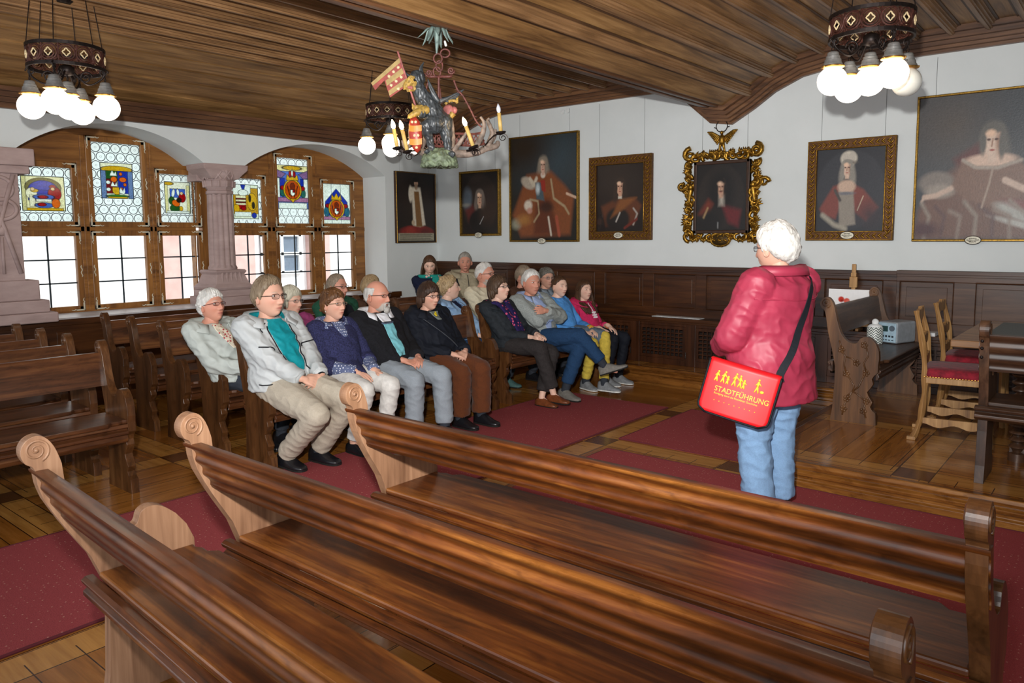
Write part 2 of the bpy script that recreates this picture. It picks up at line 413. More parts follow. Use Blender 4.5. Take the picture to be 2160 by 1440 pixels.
# ---- wainscot on the back wall
def wains(x0, x1, panels, top=1.25, yb=BY, proud=0, name='trim'):
    mb = MB(); y = yb-.03-proud
    mb.span((x0, y, .17), (x1, yb, top))                                  # backing
    z0, z1 = .79, 1.16
    f = y-.022
    mb.span((x0, f, z1+.0), (x1, y, top-.02)); mb.span((x0, f, .66), (x1, y, z0))
    xs_ = [x0] + [v for p in panels for v in p] + [x1]
    for a, b in zip(xs_[::2], xs_[1::2]): mb.span((a, f, z0), (b, y, z1))
    for a, b in panels:
        mb.tube([(a, f, z0), (b, f, z0), (b, f, z1), (a, f, z1)], .009, 4, closed=True)
        mb.prism([(a+.05, z0+.05), (b-.05, z0+.05), (b-.05, z1-.05), (a+.05, z1-.05)], y-.008, y, 'Y')
    mb.span((x0, f-.02, top-.035), (x1, yb, top)); mb.span((x0, f-.01, top-.055), (x1, yb, top-.03))
    return mb
pan = [(-7.6+.62*i+.1, -7.6+.62*i+.58) for i in range(0)]
PN = [(-6.88, -6.36), (-6.22, -5.7), (-5.55, -5.0), (-4.85, -4.34), (-4.2, -3.69), (-3.57, -3.05), (-2.93, -2.42), (-2.33, -1.81)]
st('trim_9', wains(WX, -1.69, PN), M_dark, bevel=.003)
o_ = wains(-1.69, RX1, [(-1.66, -1.23), (-1.06, -.5), (-.34, .24), (.4, 1.0), (1.15, 1.75)], 1.26, proud=.02)
st('trim_10', o_, wood('wainscot_worn', '2a1810', '4b3020', '664834', 'X', .36, 1.2), bevel=.003)
# ---- ledge with lattice radiator doors along the back wall
LY = 7.45
mb = MB(); mb.span((WX, LY-.03, .655), (RX1, BY-.03, .69)); mb.span((WX, LY-.012, .63), (RX1, BY-.03, .66))
cab = empty('radiator_cabinet', (-2.5, LY, DZ), label='long dark wood radiator ledge with lattice doors under the wainscot', cat='cabinet')
def at0(o): o.location = tuple(-v for v in o.parent.location); return o
at0(mb.build('ledge_top', M_dark, cab, bevel=.005))
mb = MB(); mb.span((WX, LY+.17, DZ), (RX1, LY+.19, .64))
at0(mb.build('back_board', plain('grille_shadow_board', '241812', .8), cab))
mb = MB(); mb.span((WX, LY, .60), (RX1, LY+.03, .64)); mb.span((WX, LY, DZ), (RX1, LY+.03, .235))
posts = [-7.3+.62*i for i in range(16)]
base = -4.355
posts = [base+.685*i for i in range(-5, 10)]
for x in posts: mb.span((x-.06, LY-.004, DZ), (x+.06, LY+.03, .64))
at0(mb.build('cabinet_frame', M_darkZ, cab, bevel=.003))
for x in posts[:-1]:
    g = MB(); a, b = x+.062, x+.685-.062
    g.span((a, LY+.002, .565), (b, LY+.022, .598)); g.span((a, LY+.002, .237), (b, LY+.022, .27))
    g.span((a, LY+.002, .27), (a+.03, LY+.022, .565)); g.span((b-.03, LY+.002, .27), (b, LY+.022, .565))
    n = 10
    for i in range(1, n): xx = a+.03+(b-a-.06)*i/n; g.span((xx-.006, LY+.006, .27), (xx+.006, LY+.014, .565))
    for i in range(1, 7): zz = .27+.295*i/7; g.span((a+.03, LY+.011, zz-.006), (b-.03, LY+.019, zz+.006))
    d = at0(g.build('lattice_door', M_darkZ, cab))
    if x > -6:
        k = MB().cone((b+.01, LY-.008, .26), (b+.01, LY-.008, .32), .006, .006, 8); kk = k.build('latch', plain('iron_latch', '2c2724', .4, .8), d)
# ---- wainscot below the windows
mb = MB(); mb.span((WX-.02, RY0, 0), (WX+.03, 6.9, .86)); mb.span((WX-.02, RY0, .80), (WX+.055, 6.9, .865))
y = RY0
while y < 6.5:
    mb.span((WX+.03, y+.05, .3), (WX+.042, y+.5, .74)); y += .6
st('trim_11', mb, M_darkY, bevel=.003)
st('trim_12', MB().span((WX-.6, 2.42, .858), (WX+.06, 6.72, .872)), plain('grey_sill', 'b9b6b8', .35, var=.03))
# ---- picture hanging wires are built with the pictures; plaster blanks by the ceiling
for i, (px, py) in enumerate(((1188, 236), (1198, 234))):
    c = pY(px, py, BY); t = MB().lathe([(.028, -.012), (.028, 0)], (0, 0, 0), 20, 'Y').build('socket_cover', plain('cover_white', 'd9dddd', .5), loc=(c.x, BY, c.z))
    tag(t, 'round white blanking plate high on the back wall, ' + ('left' if i == 0 else 'right')+' one of the pair', 'plate', 'blanking plates on the back wall')
# ---- stone column between the windows and the big carved pillar at the left
def stone():
    m, nt, b = newmat('pink_sandstone'); spec(b, .85, .2)
    n = noise_tex(nt, coords(nt, (1, 1, 3)), 4, 5, .6); nt.links.new(ramp(nt, n, [(.3, 'a08a86'), (.7, 'b59f9b')]), b.inputs['Base Color'])
    bump(nt, b, noise_tex(nt, coords(nt), 60, 3), .25, .003); return m
M_stone = stone()
YC, XC = 4.44, -7.86
col = empty('stone_column', (XC, YC, .86), label='fluted pinkish sandstone column standing between the two arched windows', cat='column')
cb = MB()
for z0, z1, h in ((.0, .10, .27), (.10, .17, .24)): cb.span((-h+.02, -h, z0), (h-.02, h, z1))
cb.loft([[(x*s_, y*s_, z) for x, y in ((-1, -1), (1, -1), (1, 1), (-1, 1))] for s_, z in ((.22, .17), (.235, .2), (.2, .24), (.165, .34), (.185, .37), (.17, .39))])
for k in range(5):
    for sx in (0,): cb.tube([(.165+.02, -.12+.06*k, .22), (.17, -.11+.055*k, .3), (.165, -.1+.05*k, .36)], .018, 6)
cb.build('column_base', M_stone, col, bevel=.006)
sh = MB(); rings = []
for z, r in ((.38, .15), (.41, .155), (.44, .14), (.9, .138), (1.22, .132)):
    ring = []
    for k in range(96):
        a = 2*PI*k/96; fl_ = .86+.14*abs(math.cos(a*6)) if .43 < z < 1.3 else 1
        ring.append((r*fl_*math.cos(a), r*fl_*math.sin(a), z))
    rings.append(ring)
sh.loft(rings); sh.build('shaft', M_stone, col, auto=40)
cp = MB(); cp.lathe([(.125, 1.21), (.15, 1.22), (.15, 1.25), (.13, 1.26), (.16, 1.3), (.165, 1.36), (.15, 1.37), (.18, 1.42), (.185, 1.47)], seg=8)
cp.loft([[(x*s_-.02, y*s2, z) for x, y in ((-1, -1), (1, -1), (1, 1), (-1, 1))] for s_, s2, z in ((.15, .16, 1.38), (.17, .2, 1.43), (.19, .255, 1.48), (.19, .26, 1.535))])
for k in range(12):
    a = 2*PI*k/12; x_, y_ = .158*math.cos(a), .158*math.sin(a)
    cp.tube([(x_, y_, 1.29), (x_*1.04, y_*1.04, 1.36)], .013, 6)
    cp.tube([(.167*math.cos(a-.2), .167*math.sin(a-.2), 1.375), (.178*math.cos(a+.2), .178*math.sin(a+.2), 1.46)], .011, 5)
    cp.tube([(.167*math.cos(a+.2), .167*math.sin(a+.2), 1.375), (.178*math.cos(a-.2), .178*math.sin(a-.2), 1.46)], .011, 5)
cp.span((-.4, -.2, 1.36), (-.1, .2, 1.53))
cp.build('capital', M_stone, col, bevel=.005)
pil = empty('stone_pillar', (WX, 2.1, 0), label='broad pinkish stone pillar with carved relief at the left edge of the windows', cat='column')
PYR = 2.47
p = MB(); p.span((-.3, -.5, .9), (.10, PYR-2.1-.06, 2.2)); p.build('shaft', M_stone, pil, bevel=.01)
p = MB(); p.span((-.3, -.5, 2.17), (.14, PYR-2.1+.02, 2.24)); p.span((-.3, -.5, 2.24), (.16, PYR-2.1+.06, 2.39)); p.build('capital', M_stone, pil, bevel=.01)
p = MB(); p.span((-.1, -.5, .86), (.24, PYR-2.1+.14, .95)); p.span((-.1, -.5, .95), (.2, PYR-2.1+.09, 1.06)); p.span((-.1, -.5, 1.06), (.16, PYR-2.1+.03, 1.24))
p.build('pillar_base', M_stone, pil, bevel=.012)
p = MB(); ym = PYR-2.1-.22
def loopring(cy, cz, ry, rz, r): p.tube([(.10, cy+ry*math.cos(a*PI/12), cz+rz*math.sin(a*PI/12)) for a in range(24)], r, 8, closed=True)
loopring(ym, 2.04, .11, .1, .016); loopring(ym, 1.86, .13, .09, .018)
p.tube([(.10, ym-.13, 1.3), (.11, ym-.02, 1.7), (.10, ym+.12, 2.16)], .02, 8); p.tube([(.10, ym+.13, 1.3), (.11, ym+.02, 1.7), (.10, ym-.12, 2.16)], .02, 8)
p.ell((.1, ym, 1.68), (.03, .05, .05)); p.ell((.1, ym, 1.86), (.025, .05, .04)); p.tube([(.1, ym, 1.3), (.1, ym, 1.62)], .014, 8)
p.build('relief', M_stone, pil, smooth=True)
# ================================================================ WINDOWS
M_fr = wood('window_frame_wood', '633c18', '8c5c2a', 'ad773c', 'Z', .4, 1.1)
M_frY = wood('window_frame_wood_y', '633c18', '8c5c2a', 'ad773c', 'Y', .4, 1.1)
M_lead = plain('leading', '3a444c', .5, .5, bmp=0)
M_orn = plain('hinge_paint', 'cfc9b4', .55, var=.12, scale=200)
def glassmat(name, attr=False, tint=(.96, .98, .98), cloudy=0, rough=.05):
    if name in MATS: return MATS[name]
    m = bpy.data.materials.new(name); m.use_nodes = True; nt = m.node_tree; nt.nodes.clear(); L = nt.links
    o = nt.nodes.new('ShaderNodeOutputMaterial'); t = nt.nodes.new('ShaderNodeBsdfTransparent'); g = nt.nodes.new('ShaderNodeBsdfGlossy')
    g.inputs['Roughness'].default_value = rough; t.inputs[0].default_value = (*tint, 1)
    mx = nt.nodes.new('ShaderNodeMixShader'); fr = nt.nodes.new('ShaderNodeFresnel'); fr.inputs[0].default_value = 1.45
    if attr:
        a = nt.nodes.new('ShaderNodeVertexColor'); a.layer_name = 'Col'
        tr = nt.nodes.new('ShaderNodeBsdfTranslucent'); m2 = nt.nodes.new('ShaderNodeMixShader'); m2.inputs[0].default_value = .35
        ga = nt.nodes.new('ShaderNodeGamma'); ga.inputs[1].default_value = 1.35; L.new(a.outputs[0], ga.inputs[0]); L.new(ga.outputs[0], t.inputs[0]); L.new(ga.outputs[0], tr.inputs[0]); L.new(t.outputs[0], m2.inputs[1]); L.new(tr.outputs[0], m2.inputs[2])
        L.new(m2.outputs[0], mx.inputs[1])
    elif cloudy:
        tr = nt.nodes.new('ShaderNodeBsdfTranslucent'); tr.inputs[0].default_value = (*tint, 1); m2 = nt.nodes.new('ShaderNodeMixShader'); m2.inputs[0].default_value = cloudy
        L.new(t.outputs[0], m2.inputs[1]); L.new(tr.outputs[0], m2.inputs[2]); L.new(m2.outputs[0], mx.inputs[1])
    else: L.new(t.outputs[0], mx.inputs[1])
    mx.inputs[0].default_value = .05; L.new(g.outputs[0], mx.inputs[2]); L.new(mx.outputs[0], o.inputs[0])
    MATS[name] = m; return m
M_pane = glassmat('window_glass'); M_bull = glassmat('bullseye_glass', tint=(.80, .90, .90), rough=.2, cloudy=.8)
M_stain = glassmat('stained_glass', True, rough=.1)
# paint a picture as vertex colours on a grid: shapes are (kind, colour, args, soft)
def paint(nx, ny, bg, shapes, noise_a=.05, seed=1, outline=0):
    u, v = np.meshgrid(np.linspace(0, 1, nx), np.linspace(0, 1, ny)); C = np.zeros((ny, nx, 3)); C[:] = lin(bg)[:3]
    r_ = np.random.default_rng(seed)
    for kind, c, a, soft in shapes:
        c = np.array(lin(c)[:3])
        if kind == 'e':
            cx, cy, rx, ry = a[:4]; th = math.radians(a[4]) if len(a) > 4 else 0
            x, y = u-cx, v-cy; X = x*math.cos(th)+y*math.sin(th); Y = -x*math.sin(th)+y*math.cos(th)
            d = (1-np.sqrt((X/rx)**2+(Y/ry)**2))*min(rx, ry)
        elif kind == 'r':
            d = np.minimum(np.minimum(u-a[0], a[2]-u), np.minimum(v-a[1], a[3]-v))
        elif kind == 'l':
            P = a[0]; w_ = a[1]; d = np.full(u.shape, -9.)
            for (x0, y0), (x1, y1) in zip(P, P[1:]):
                L2 = max((x1-x0)**2+(y1-y0)**2, 1e-9); t = np.clip(((u-x0)*(x1-x0)+(v-y0)*(y1-y0))/L2, 0, 1)
                d = np.maximum(d, w_-np.hypot(u-x0-t*(x1-x0), v-y0-t*(y1-y0)))
        elif kind == 'p':
            ins = np.zeros(u.shape, bool); dd = np.full(u.shape, 9.); P = a
            for (x0, y0), (x1, y1) in zip(P, P[1:]+P[:1]):
                L2 = max((x1-x0)**2+(y1-y0)**2, 1e-9); t = np.clip(((u-x0)*(x1-x0)+(v-y0)*(y1-y0))/L2, 0, 1)
                dd = np.minimum(dd, np.hypot(u-x0-t*(x1-x0), v-y0-t*(y1-y0)))
                cnd = (y0 > v) != (y1 > v); ins ^= cnd & (u < (x1-x0)*(v-y0)/((y1-y0) if y1 != y0 else 1e-9)+x0)
            d = np.where(ins, dd, -dd)
        al = np.clip(d/max(soft, 1e-4)*.5+.5, 0, 1)[..., None]; C = C*(1-al)+c*al
        if outline: C = C*(1-.85*np.exp(-(d/outline)**2))[..., None]
    if noise_a:
        k = r_.normal(size=(ny, nx)); k = (k+np.roll(k, 1, 0)+np.roll(k, 1, 1)+np.roll(k, 2, 0))/2
        C = C*(1+noise_a*k[..., None])
    return np.clip(C, 0, 1)
def picgrid(w_, h_, C, fn, wave=0):
    ny, nx = C.shape[:2]; mb = MB()
    mb.v = [fn(w_*(i/(nx-1)-.5), h_*(.5-j/(ny-1))) for j in range(ny) for i in range(nx)]
    mb.f = [(j*nx+i, j*nx+i+1, (j+1)*nx+i+1, (j+1)*nx+i) for j in range(ny-1) for i in range(nx-1)]
    mb.c = np.concatenate([C.reshape(-1, 3), np.ones((nx*ny, 1))], 1); return mb
def heraldic(kind):
    S = []
    Y_, Bl, R_, G_, O_, W_, P_ = 'd9b22c', '2346b0', 'b01020', '2f6b30', 'e07a18', 'eef2ea', '9a78a0'
    if kind == 0:   # arch scene: two figures at a basin
        S += [('r', 'efe6c0', (0, 0, 1, 1), .01), ('r', 'd8cfa0', (.0, .0, .1, 1), .02), ('e', '8a8048', (.5, .32, .42, .28), .01), ('e', Bl, (.5, .42, .36, .30), .01), ('r', Bl, (.14, .4, .86, .7), .01),
              ('e', 'efe8cf', (.22, .5, .13, .16), .02), ('r', 'efe8cf', (.17, .55, .3, .88), .02), ('e', Y_, (.3, .42, .09, .05), .01), ('e', R_, (.76, .5, .16, .2), .01), ('e', R_, (.72, .3, .08, .06), .01), ('e', 'e8c8a0', (.72, .36, .05, .05), .01), ('e', 'e8c8a0', (.25, .38, .05, .05), .01),
              ('e', '5878c0', (.5, .6, .25, .08), .01), ('e', R_, (.48, .6, .12, .05), .01), ('r', 'e8e4d8', (.32, .66, .68, .74), .01), ('e', '5878c0', (.5, .84, .22, .08), .01), ('e', R_, (.45, .82, .1, .05), .01), ('e', O_, (.78, .78, .1, .14), .01), ('r', Y_, (.1, .92, .95, 1), .01)]
    elif kind == 1:
        S += [('r', 'f4efd6', (0, 0, 1, .22), .01), ('e', Y_, (.5, .18, .5, .1), .02), ('r', '7f93b8', (0, .22, .16, 1), .01), ('r', '7f93b8', (.84, .22, 1, 1), .01), ('r', G_, (.16, .22, .52, .5), .02), ('r', Bl, (.52, .22, .84, .86), .01), ('r', '8a1626', (.16, .45, .5, .86), .01),
              ('p', W_, [(.3, .3), (.36, .2), (.42, .3), (.47, .22), (.5, .36), (.28, .36)], .01), ('e', W_, (.22, .55, .07, .05), .01), ('e', W_, (.22, .75, .07, .05), .01), ('e', O_, (.4, .46, .1, .08), .01), ('e', O_, (.68, .46, .12, .07), .02),
              ('e', O_, (.62, .3, .05, .05), .01), ('e', O_, (.74, .6, .05, .05), .01), ('e', O_, (.62, .72, .05, .04), .01), ('p', W_, [(.3, .62), (.36, .52), (.42, .62), (.48, .52), (.5, .66), (.3, .66)], .01), ('p', Y_, [(.34, .68), (.55, .68), (.55, .88), (.46, .92), (.34, .82)], .01),
              ('p', W_, [(.55, .78), (.6, .68), (.66, .78), (.72, .68), (.74, .8), (.7, .88), (.56, .84)], .01), ('e', '4a8a3a', (.5, .94, .34, .05), .01), ('r', Y_, (.2, .95, .8, 1), .01)]
    elif kind == 2:
        S += [('r', 'f2eedd', (0, 0, 1, 1), .01), ('e', Y_, (.15, .06, .2, .05), .02), ('r', '5878c8', (.2, .22, .8, .5), .02), ('e', W_, (.33, .36, .06, .14, 15), .01), ('e', W_, (.52, .33, .05, .12, -10), .01), ('e', R_, (.68, .5, .14, .15), .01), ('e', 'e6c8a0', (.66, .36, .06, .05), .01), ('e', G_, (.26, .6, .12, .13), .01), ('e', G_, (.38, .84, .2, .13), .01),
              ('e', O_, (.42, .68, .16, .1, 15), .01), ('e', '2a2a20', (.55, .58, .1, .08), .02), ('e', Y_, (.62, .85, .07, .08), .01), ('r', 'e8dfae', (0, .1, .12, 1), .01), ('r', 'e8dfae', (.86, .1, .98, 1), .01), ('r', W_, (.05, .93, .95, 1), .01)]
    elif kind == 3:
        S += [('r', 'c8a030', (0, .1, 1, .85), .02), ('r', W_, (.0, 0, .7, .3), .02), ('p', Bl, [(.3, 0), (.5, 0), (.45, .14), (.36, .14)], .01), ('e', W_, (.4, .24, .2, .09), .01), ('r', 'e8e0c0', (.1, .32, .5, .62), .01), ('r', '7a2020', (.1, .4, .5, .44), .005), ('r', '7a2020', (.1, .5, .5, .54), .005), ('r', R_, (.12, .6, .5, .72), .02), ('e', Y_, (.75, .5, .2, .26), .04), ('e', '3a3418', (.66, .4, .05, .1), .03),
              ('e', '3a3418', (.8, .6, .06, .1), .03), ('e', Y_, (.12, .7, .12, .12), .02), ('e', R_, (.4, .7, .1, .06), .01), ('r', W_, (.05, .8, .7, .93), .01), ('e', Bl, (.82, .9, .1, .08), .01)]
    elif kind in (4, 5):
        S += [('r', '6d88cc' if kind == 4 else W_, (0, 0, 1, 1), .01)]
        if kind == 4:
            S += [('r', 'efe4b4', (0, 0, 1, .14), .02), ('e', Y_, (.5, .06, .3, .05), .03), ('p', P_, [(0, .1), (.3, .2), (.15, .3), (0, .28)], .02), ('p', P_, [(1, .1), (.7, .2), (.85, .3), (1, .28)], .02), ('r', W_, (0, .3, .1, .75), .02), ('r', W_, (.86, .3, 1, .75), .02), ('r', Bl, (.1, .3, .26, .7), .03), ('r', Bl, (.76, .3, .86, .7), .03),
                  ('e', '3a7a70', (.2, .62, .1, .1), .02), ('e', '3a7a70', (.84, .64, .08, .1), .02), ('e', R_, (.2, .52, .09, .05), .02), ('e', R_, (.82, .52, .08, .05), .02), ('r', 'b888a8', (0, .74, 1, .84), .01), ('r', W_, (.05, .86, .95, 1), .01)]
            cy, k = .56, 1.
        else:
            S += [('p', Bl, [(.1, .45), (.5, .12), (.9, .45), (.92, .8), (.08, .8)], .01), ('e', '2f7a90', (.14, .7, .1, .12), .03), ('e', '2f7a90', (.88, .7, .1, .12), .03), ('r', 'b888a8', (0, .82, 1, .9), .01), ('r', W_, (0, .9, 1, 1), .01), ('e', R_, (.2, .55, .1, .05), .02), ('e', R_, (.82, .55, .1, .05), .02)]
            cy, k = .62, 1.
        S += [('e', Y_, (.5, cy, .29, .25), .01), ('p', Y_, [(.3, cy+.1), (.7, cy+.1), (.5, cy+.3)], .01), ('e', 'c8641a', (.5, cy, .24, .21), .01), ('e', '8a3a12', (.5, cy-.08, .08, .08), .02),
              ('l', '5a2410', ([(.34, cy-.08), (.4, cy+.12)], .008), .01), ('l', '5a2410', ([(.42, cy), (.45, cy+.16)], .008), .01), ('l', '5a2410', ([(.66, cy-.08), (.6, cy+.12)], .008), .01), ('l', '5a2410', ([(.58, cy), (.55, cy+.16)], .008), .01),
              ('p', W_, [(.43, cy), (.57, cy), (.57, cy+.1), (.5, cy+.15), (.43, cy+.1)], .005), ('r', R_, (.5, cy, .57, cy+.06), .005), ('p', Y_, [(.3, cy-.22), (.34, cy-.36), (.42, cy-.28), (.5, cy-.4), (.58, cy-.28), (.66, cy-.36), (.7, cy-.22)], .01)]
        if kind == 4: S += [('e', R_, (.44, cy-.36, .05, .07), .01), ('e', R_, (.56, cy-.36, .05, .07), .01), ('e', W_, (.5, cy-.38, .03, .08), .01)]
    return paint(96, 118, 'e8ecd8', [(a, b, c, min(d, .012)) for a, b, c, d in S], .12, kind+3, .0065)
XF = -8.14     # room face of the sashes
def hinge_orn(mb, y0, y1, z0, z1, w_):
    x = XF+.006
    for sy, sz in ((0, 0), (1, 0), (0, 1), (1, 1)):
        cy, cz = (y1-.018 if sy else y0+.018), (z1-.018 if sz else z0+.018); dy, dz = (-1 if sy else 1), (-1 if sz else 1)
        mb.box((x, cy+dy*.035, cz), (.008, .07, .013)); mb.box((x, cy, cz+dz*.035), (.008, .013, .07))
        mb.tube([(x, cy+dy*(.07+.012*i), cz+.006*math.sin(i*1.9)) for i in range(5)], [.005, .006, .005, .004, .002], 5)
        mb.tube([(x, cy+.006*math.sin(i*1.9), cz+dz*(.07+.012*i)) for i in range(5)], [.005, .006, .005, .004, .002], 5)
    for yy in (y0+.02, y1-.02):
        zc = (z0+z1)/2; mb.tube([(x, yy+.006*math.sin(i*1.3), zc-.06+.012*i) for i in range(11)], [.002]+[.005]*9+[.002], 5)
def sash(par, y0, y1, z0, z1, kind, idx):
    fw = .058; m = MB()
    m.span((XF-.05, y0, z0), (XF, y0+fw, z1)); m.span((XF-.05, y1-fw, z0), (XF, y1, z1))
    m.span((XF-.05, y0, z0), (XF, y1, z0+fw)); m.span((XF-.05, y0, z1-fw), (XF, y1, z1))
    s_ = m.build('sash', M_fr, par, bevel=.006)
    m = MB(); hinge_orn(m, y0, y1, z0, z1, fw); m.build('hinge_ornament', M_orn, s_)
    a, b, c, d = y0+fw, y1-fw, z0+fw, z1-fw; xg = XF-.028
    le = MB()
    if kind == 'plain':
        MB().span((xg-.002, a, c), (xg+.002, b, d)).build('glass_pane', M_pane, s_)
        le.span((xg-.006, (a+b)/2-.007, c), (xg+.006, (a+b)/2+.007, d))
        for k in (1, 2): z = c+(d-c)*k/3; le.span((xg-.006, a, z-.007), (xg+.006, b, z+.007))
    else:
        mar_s, mar_b, mar_t = {0: (.06, .1, .09), 1: (.085, .24, .2), 2: (.06, .1, .08), 3: (.045, .05, .07), 4: (.0, .18, .085), 5: (.0, .0, .0)}[idx]
        pa, pb, pc, pd = a+mar_s, b-mar_s, c+mar_b, d-mar_t
        g = picgrid(pb-pa, pd-pc, heraldic(idx), lambda u, v: (xg, (pa+pb)/2+u, (pc+pd)/2+v)); g.build('stained_glass', M_stain, s_)
        MB().span((xg-.006, a, c), (xg-.003, b, d)).build('glass_pane', M_bull, s_)
        R = .052
        le.tube([(xg, pa, pc), (xg, pb, pc), (xg, pb, pd), (xg, pa, pd)], .005, 4, closed=True)
        nyy = max(1, round((b-a)/(2*R))); Ry = (b-a)/nyy/2; nz = max(1, round((d-c)/(1.82*Ry)))
        pit = (d-c)/nz
        if idx != 5:
            for j in range(nz+1):
                for i in range(-1, nyy+1):
                    cy = a+Ry*(2*i+1)+(Ry if j % 2 else 0); cz = c+pit*(j+.5)-pit*.1
                    pts = [(xg, cy+Ry*.9*math.cos(t*PI/8), cz+Ry*.9*math.sin(t*PI/8)) for t in range(17)]
                    def ok(q): return a-.002 < q[1] < b+.002 and c-.002 < q[2] < d+.002 and not (pa-.004 < q[1] < pb+.004 and pc-.004 < q[2] < pd+.004)
                    run = []
                    for q in pts:
                        if ok(q): run.append(q)
                        else:
                            if len(run) > 1: le.tube(run, .0036, 4)
                            run = []
                    if len(run) > 1: le.tube(run, .0036, 4)
                    q = (xg, cy, cz)
                    if ok(q): le.tube([(xg, cy+.01*math.cos(t*PI/4), cz+.01*math.sin(t*PI/4)) for t in range(8)], .0012, 3, closed=True)
        else:
            for k in (.33, .66): le.tube([(xg, a+(b-a)*k, c), (xg, a+(b-a)*k, d)], .003, 4)
    le.build('leading', M_lead, s_)
def window(idx, y0, y1, arcp, cols, kinds, label):
    wdw = empty('window_%d' % idx, (WX, y0, .86), kind='structure'); wdw['label'] = label
    inner = MB(); x0, x1 = XF-.1, XF-.012
    ztr, zb, zt_side, zt_mid = 1.70, .875, 2.35, 2.63
    # header: arch outline minus the stepped sash tops
    ce = min(cols[2][1], y1-.015)
    lower = [(y1, .86), (ce, .86), (ce, zt_side), (cols[1][1], zt_side), (cols[1][1], zt_mid), (cols[1][0], zt_mid), (cols[1][0], zt_side), (cols[0][0], zt_side), (cols[0][0], .86), (y0, .86)]
    inner.prism([(p_[0], p_[1]) for p_ in arcp] + lower, x0, x1, 'X')
    for k in (0, 1):
        ya, yb = cols[k][1], cols[k+1][0]; inner.span((x0, ya, .86), (x1+.008, yb, zt_side+.02))
        inner.box(((x0+x1)/2+.03, (ya+yb)/2, 1.75), (.06, .02, 1.75))
    inner.span((x0, y0, ztr-.025), (x1+.008, y1, ztr+.025)); inner.span((x0, y0, .85), (x1+.02, y1, .885))
    fr = inner.build('window_frame', M_frY, wdw, bevel=.004)
    for k, (ya, yb) in enumerate(cols):
        sash(wdw, ya, yb, zb, ztr-.015, 'plain', 0)
        sash(wdw, ya, yb, ztr+.015, zt_mid if k == 1 else zt_side, 'stained', kinds[k])
    for ch in wdw.children: ch.location = tuple(-v for v in wdw.location)
    return wdw
s = 1.012
window(1, 2.3, 4.30, arch(2.3, 4.30, 2.40, .33), [(2.49, 3.10), (3.185, 3.79), (3.86, 4.38)], (0, 1, 2), 'left arched window of six casements with armorial glass')
window(2, 4.6, 6.72, arch(4.6, 6.78, 2.40, .34), [(4.68, 5.21), (5.31, 5.88), (5.98, 6.54)], (3, 4, 5), 'right arched window of six casements with eagle shields in the glass')
st('trim_13', MB().span((-8.24, 4.38, .86), (-8.15, 4.68, 2.4)), M_fr)
# ================================================================ ACROSS THE YARD
M_fac = plain('yard_render', 'e9e6e6', .9, var=.03, scale=2); M_pinkst = plain('yard_sandstone', 'c3a09a', .9, var=.06, scale=4)
ho = empty('yard_house', (-13.2, 6, -1), label='white rendered house with pink sandstone piers across the yard', cat='building')
h = MB().span((-.3, -14, 0), (0, 14, 9)); h.build('wall', M_fac, ho)
for y in (-5.2, -2.5, .1, 1.55, 3.3, 4.6, 7.4): MB().span((0, y, 0), (.15, y+.5, 7)).build('pier', M_pinkst, ho)
for y, z in ((-4.1, .9), (-1.2, .9), (2.3, 2.1), (5.6, 2.0), (2.3, -.2+.9)):
    pass
for y, z0, z1 in ((2.25, 1.9, 3.4), (5.5, 1.9, 3.4)):
    f = MB(); 
    for t in (0, .42, .84): f.span((.0, y+t, z0), (.08, y+t+.06, z1))
    for t in range(5): zz = z0+(z1-z0)*t/4; f.span((0, y, zz-.03), (.08, y+.9, zz+.03))
    w2 = f.build('window', plain('yard_window_paint', 'f4f4f4', .6), ho)
    MB().span((.0, y, z0), (.02, y+.9, z1)).build('pane', plain('yard_window_dark', '5a6676', .15, s=.8), w2)
b_ = MB()
for k in range(900):
    a = rng.normal(size=3)*np.array([.22, .16, .5]); b_.ell((a[0], a[1], a[2]), (.03, .035, .02), 5, 3)
bb = b_.build('yard_shrub', plain('shrub_leaf', '93a05c', .7), loc=(-12.3, 2.9, 1.6))
tag(bb, 'green shrub seen through the left window, in front of the white house', 'shrub')
tag(MB().span((-13.5, -9, -1.1), (-8.5, 22, -1)).build('floor_yard', plain('yard_paving', 'b8b2aa', .9)), kind='structure')
# ================================================================ CARPETS
def carpet_mat():
    m, nt, b = newmat('red_carpet'); spec(b, .95, .1)
    L = nt.links; v = coords(nt, (1, 1, 1)); vo = nt.nodes.new('ShaderNodeTexVoronoi'); vo.inputs['Scale'].default_value = 38; vo.inputs['Randomness'].default_value = .25
    L.new(v, vo.inputs['Vector']); dot = ramp(nt, vo.outputs['Distance'], [(.12, 'c89a88'), (.2, '9c474a')])
    n = noise_tex(nt, coords(nt), 240, 2); mx = nt.nodes.new('ShaderNodeMix'); mx.data_type = 'RGBA'; mx.blend_type = 'MULTIPLY'; mx.inputs[0].default_value = .5
    L.new(dot, mx.inputs[6]); L.new(ramp(nt, n, [(.3, (.6, .6, .6)), (.7, (1, 1, 1))]), mx.inputs[7]); L.new(mx.outputs[2], b.inputs['Base Color'])
    bump(nt, b, n, .3, .004); return m
M_carp = carpet_mat(); M_hem = plain('carpet_hem', '5a1d25', .9)
def carpet(x0, y0, x1, y1, label):
    c = MB().span((x0, y0, 0.001), (x1, y1, .009)); o = c.build('carpet', M_carp, label and None)
    tag(o, label, 'carpet')
    MB().tube([(x0, y0, .006), (x1, y0, .006), (x1, y1, .006), (x0, y1, .006)], .007, 6, closed=True).build('hem', M_hem, o)
carpet(-4.45, .25, -3.27, 6.2, 'long dark red speckled runner along the front of the seated visitors')
carpet(-3.06, 5.01, -1.92, 6.26, 'small square red carpet in front of the dais, behind the guide')
carpet(-2.98, 2.95, 1.6, 4.77-.06, 'wide red carpet under the foreground benches and the guide')
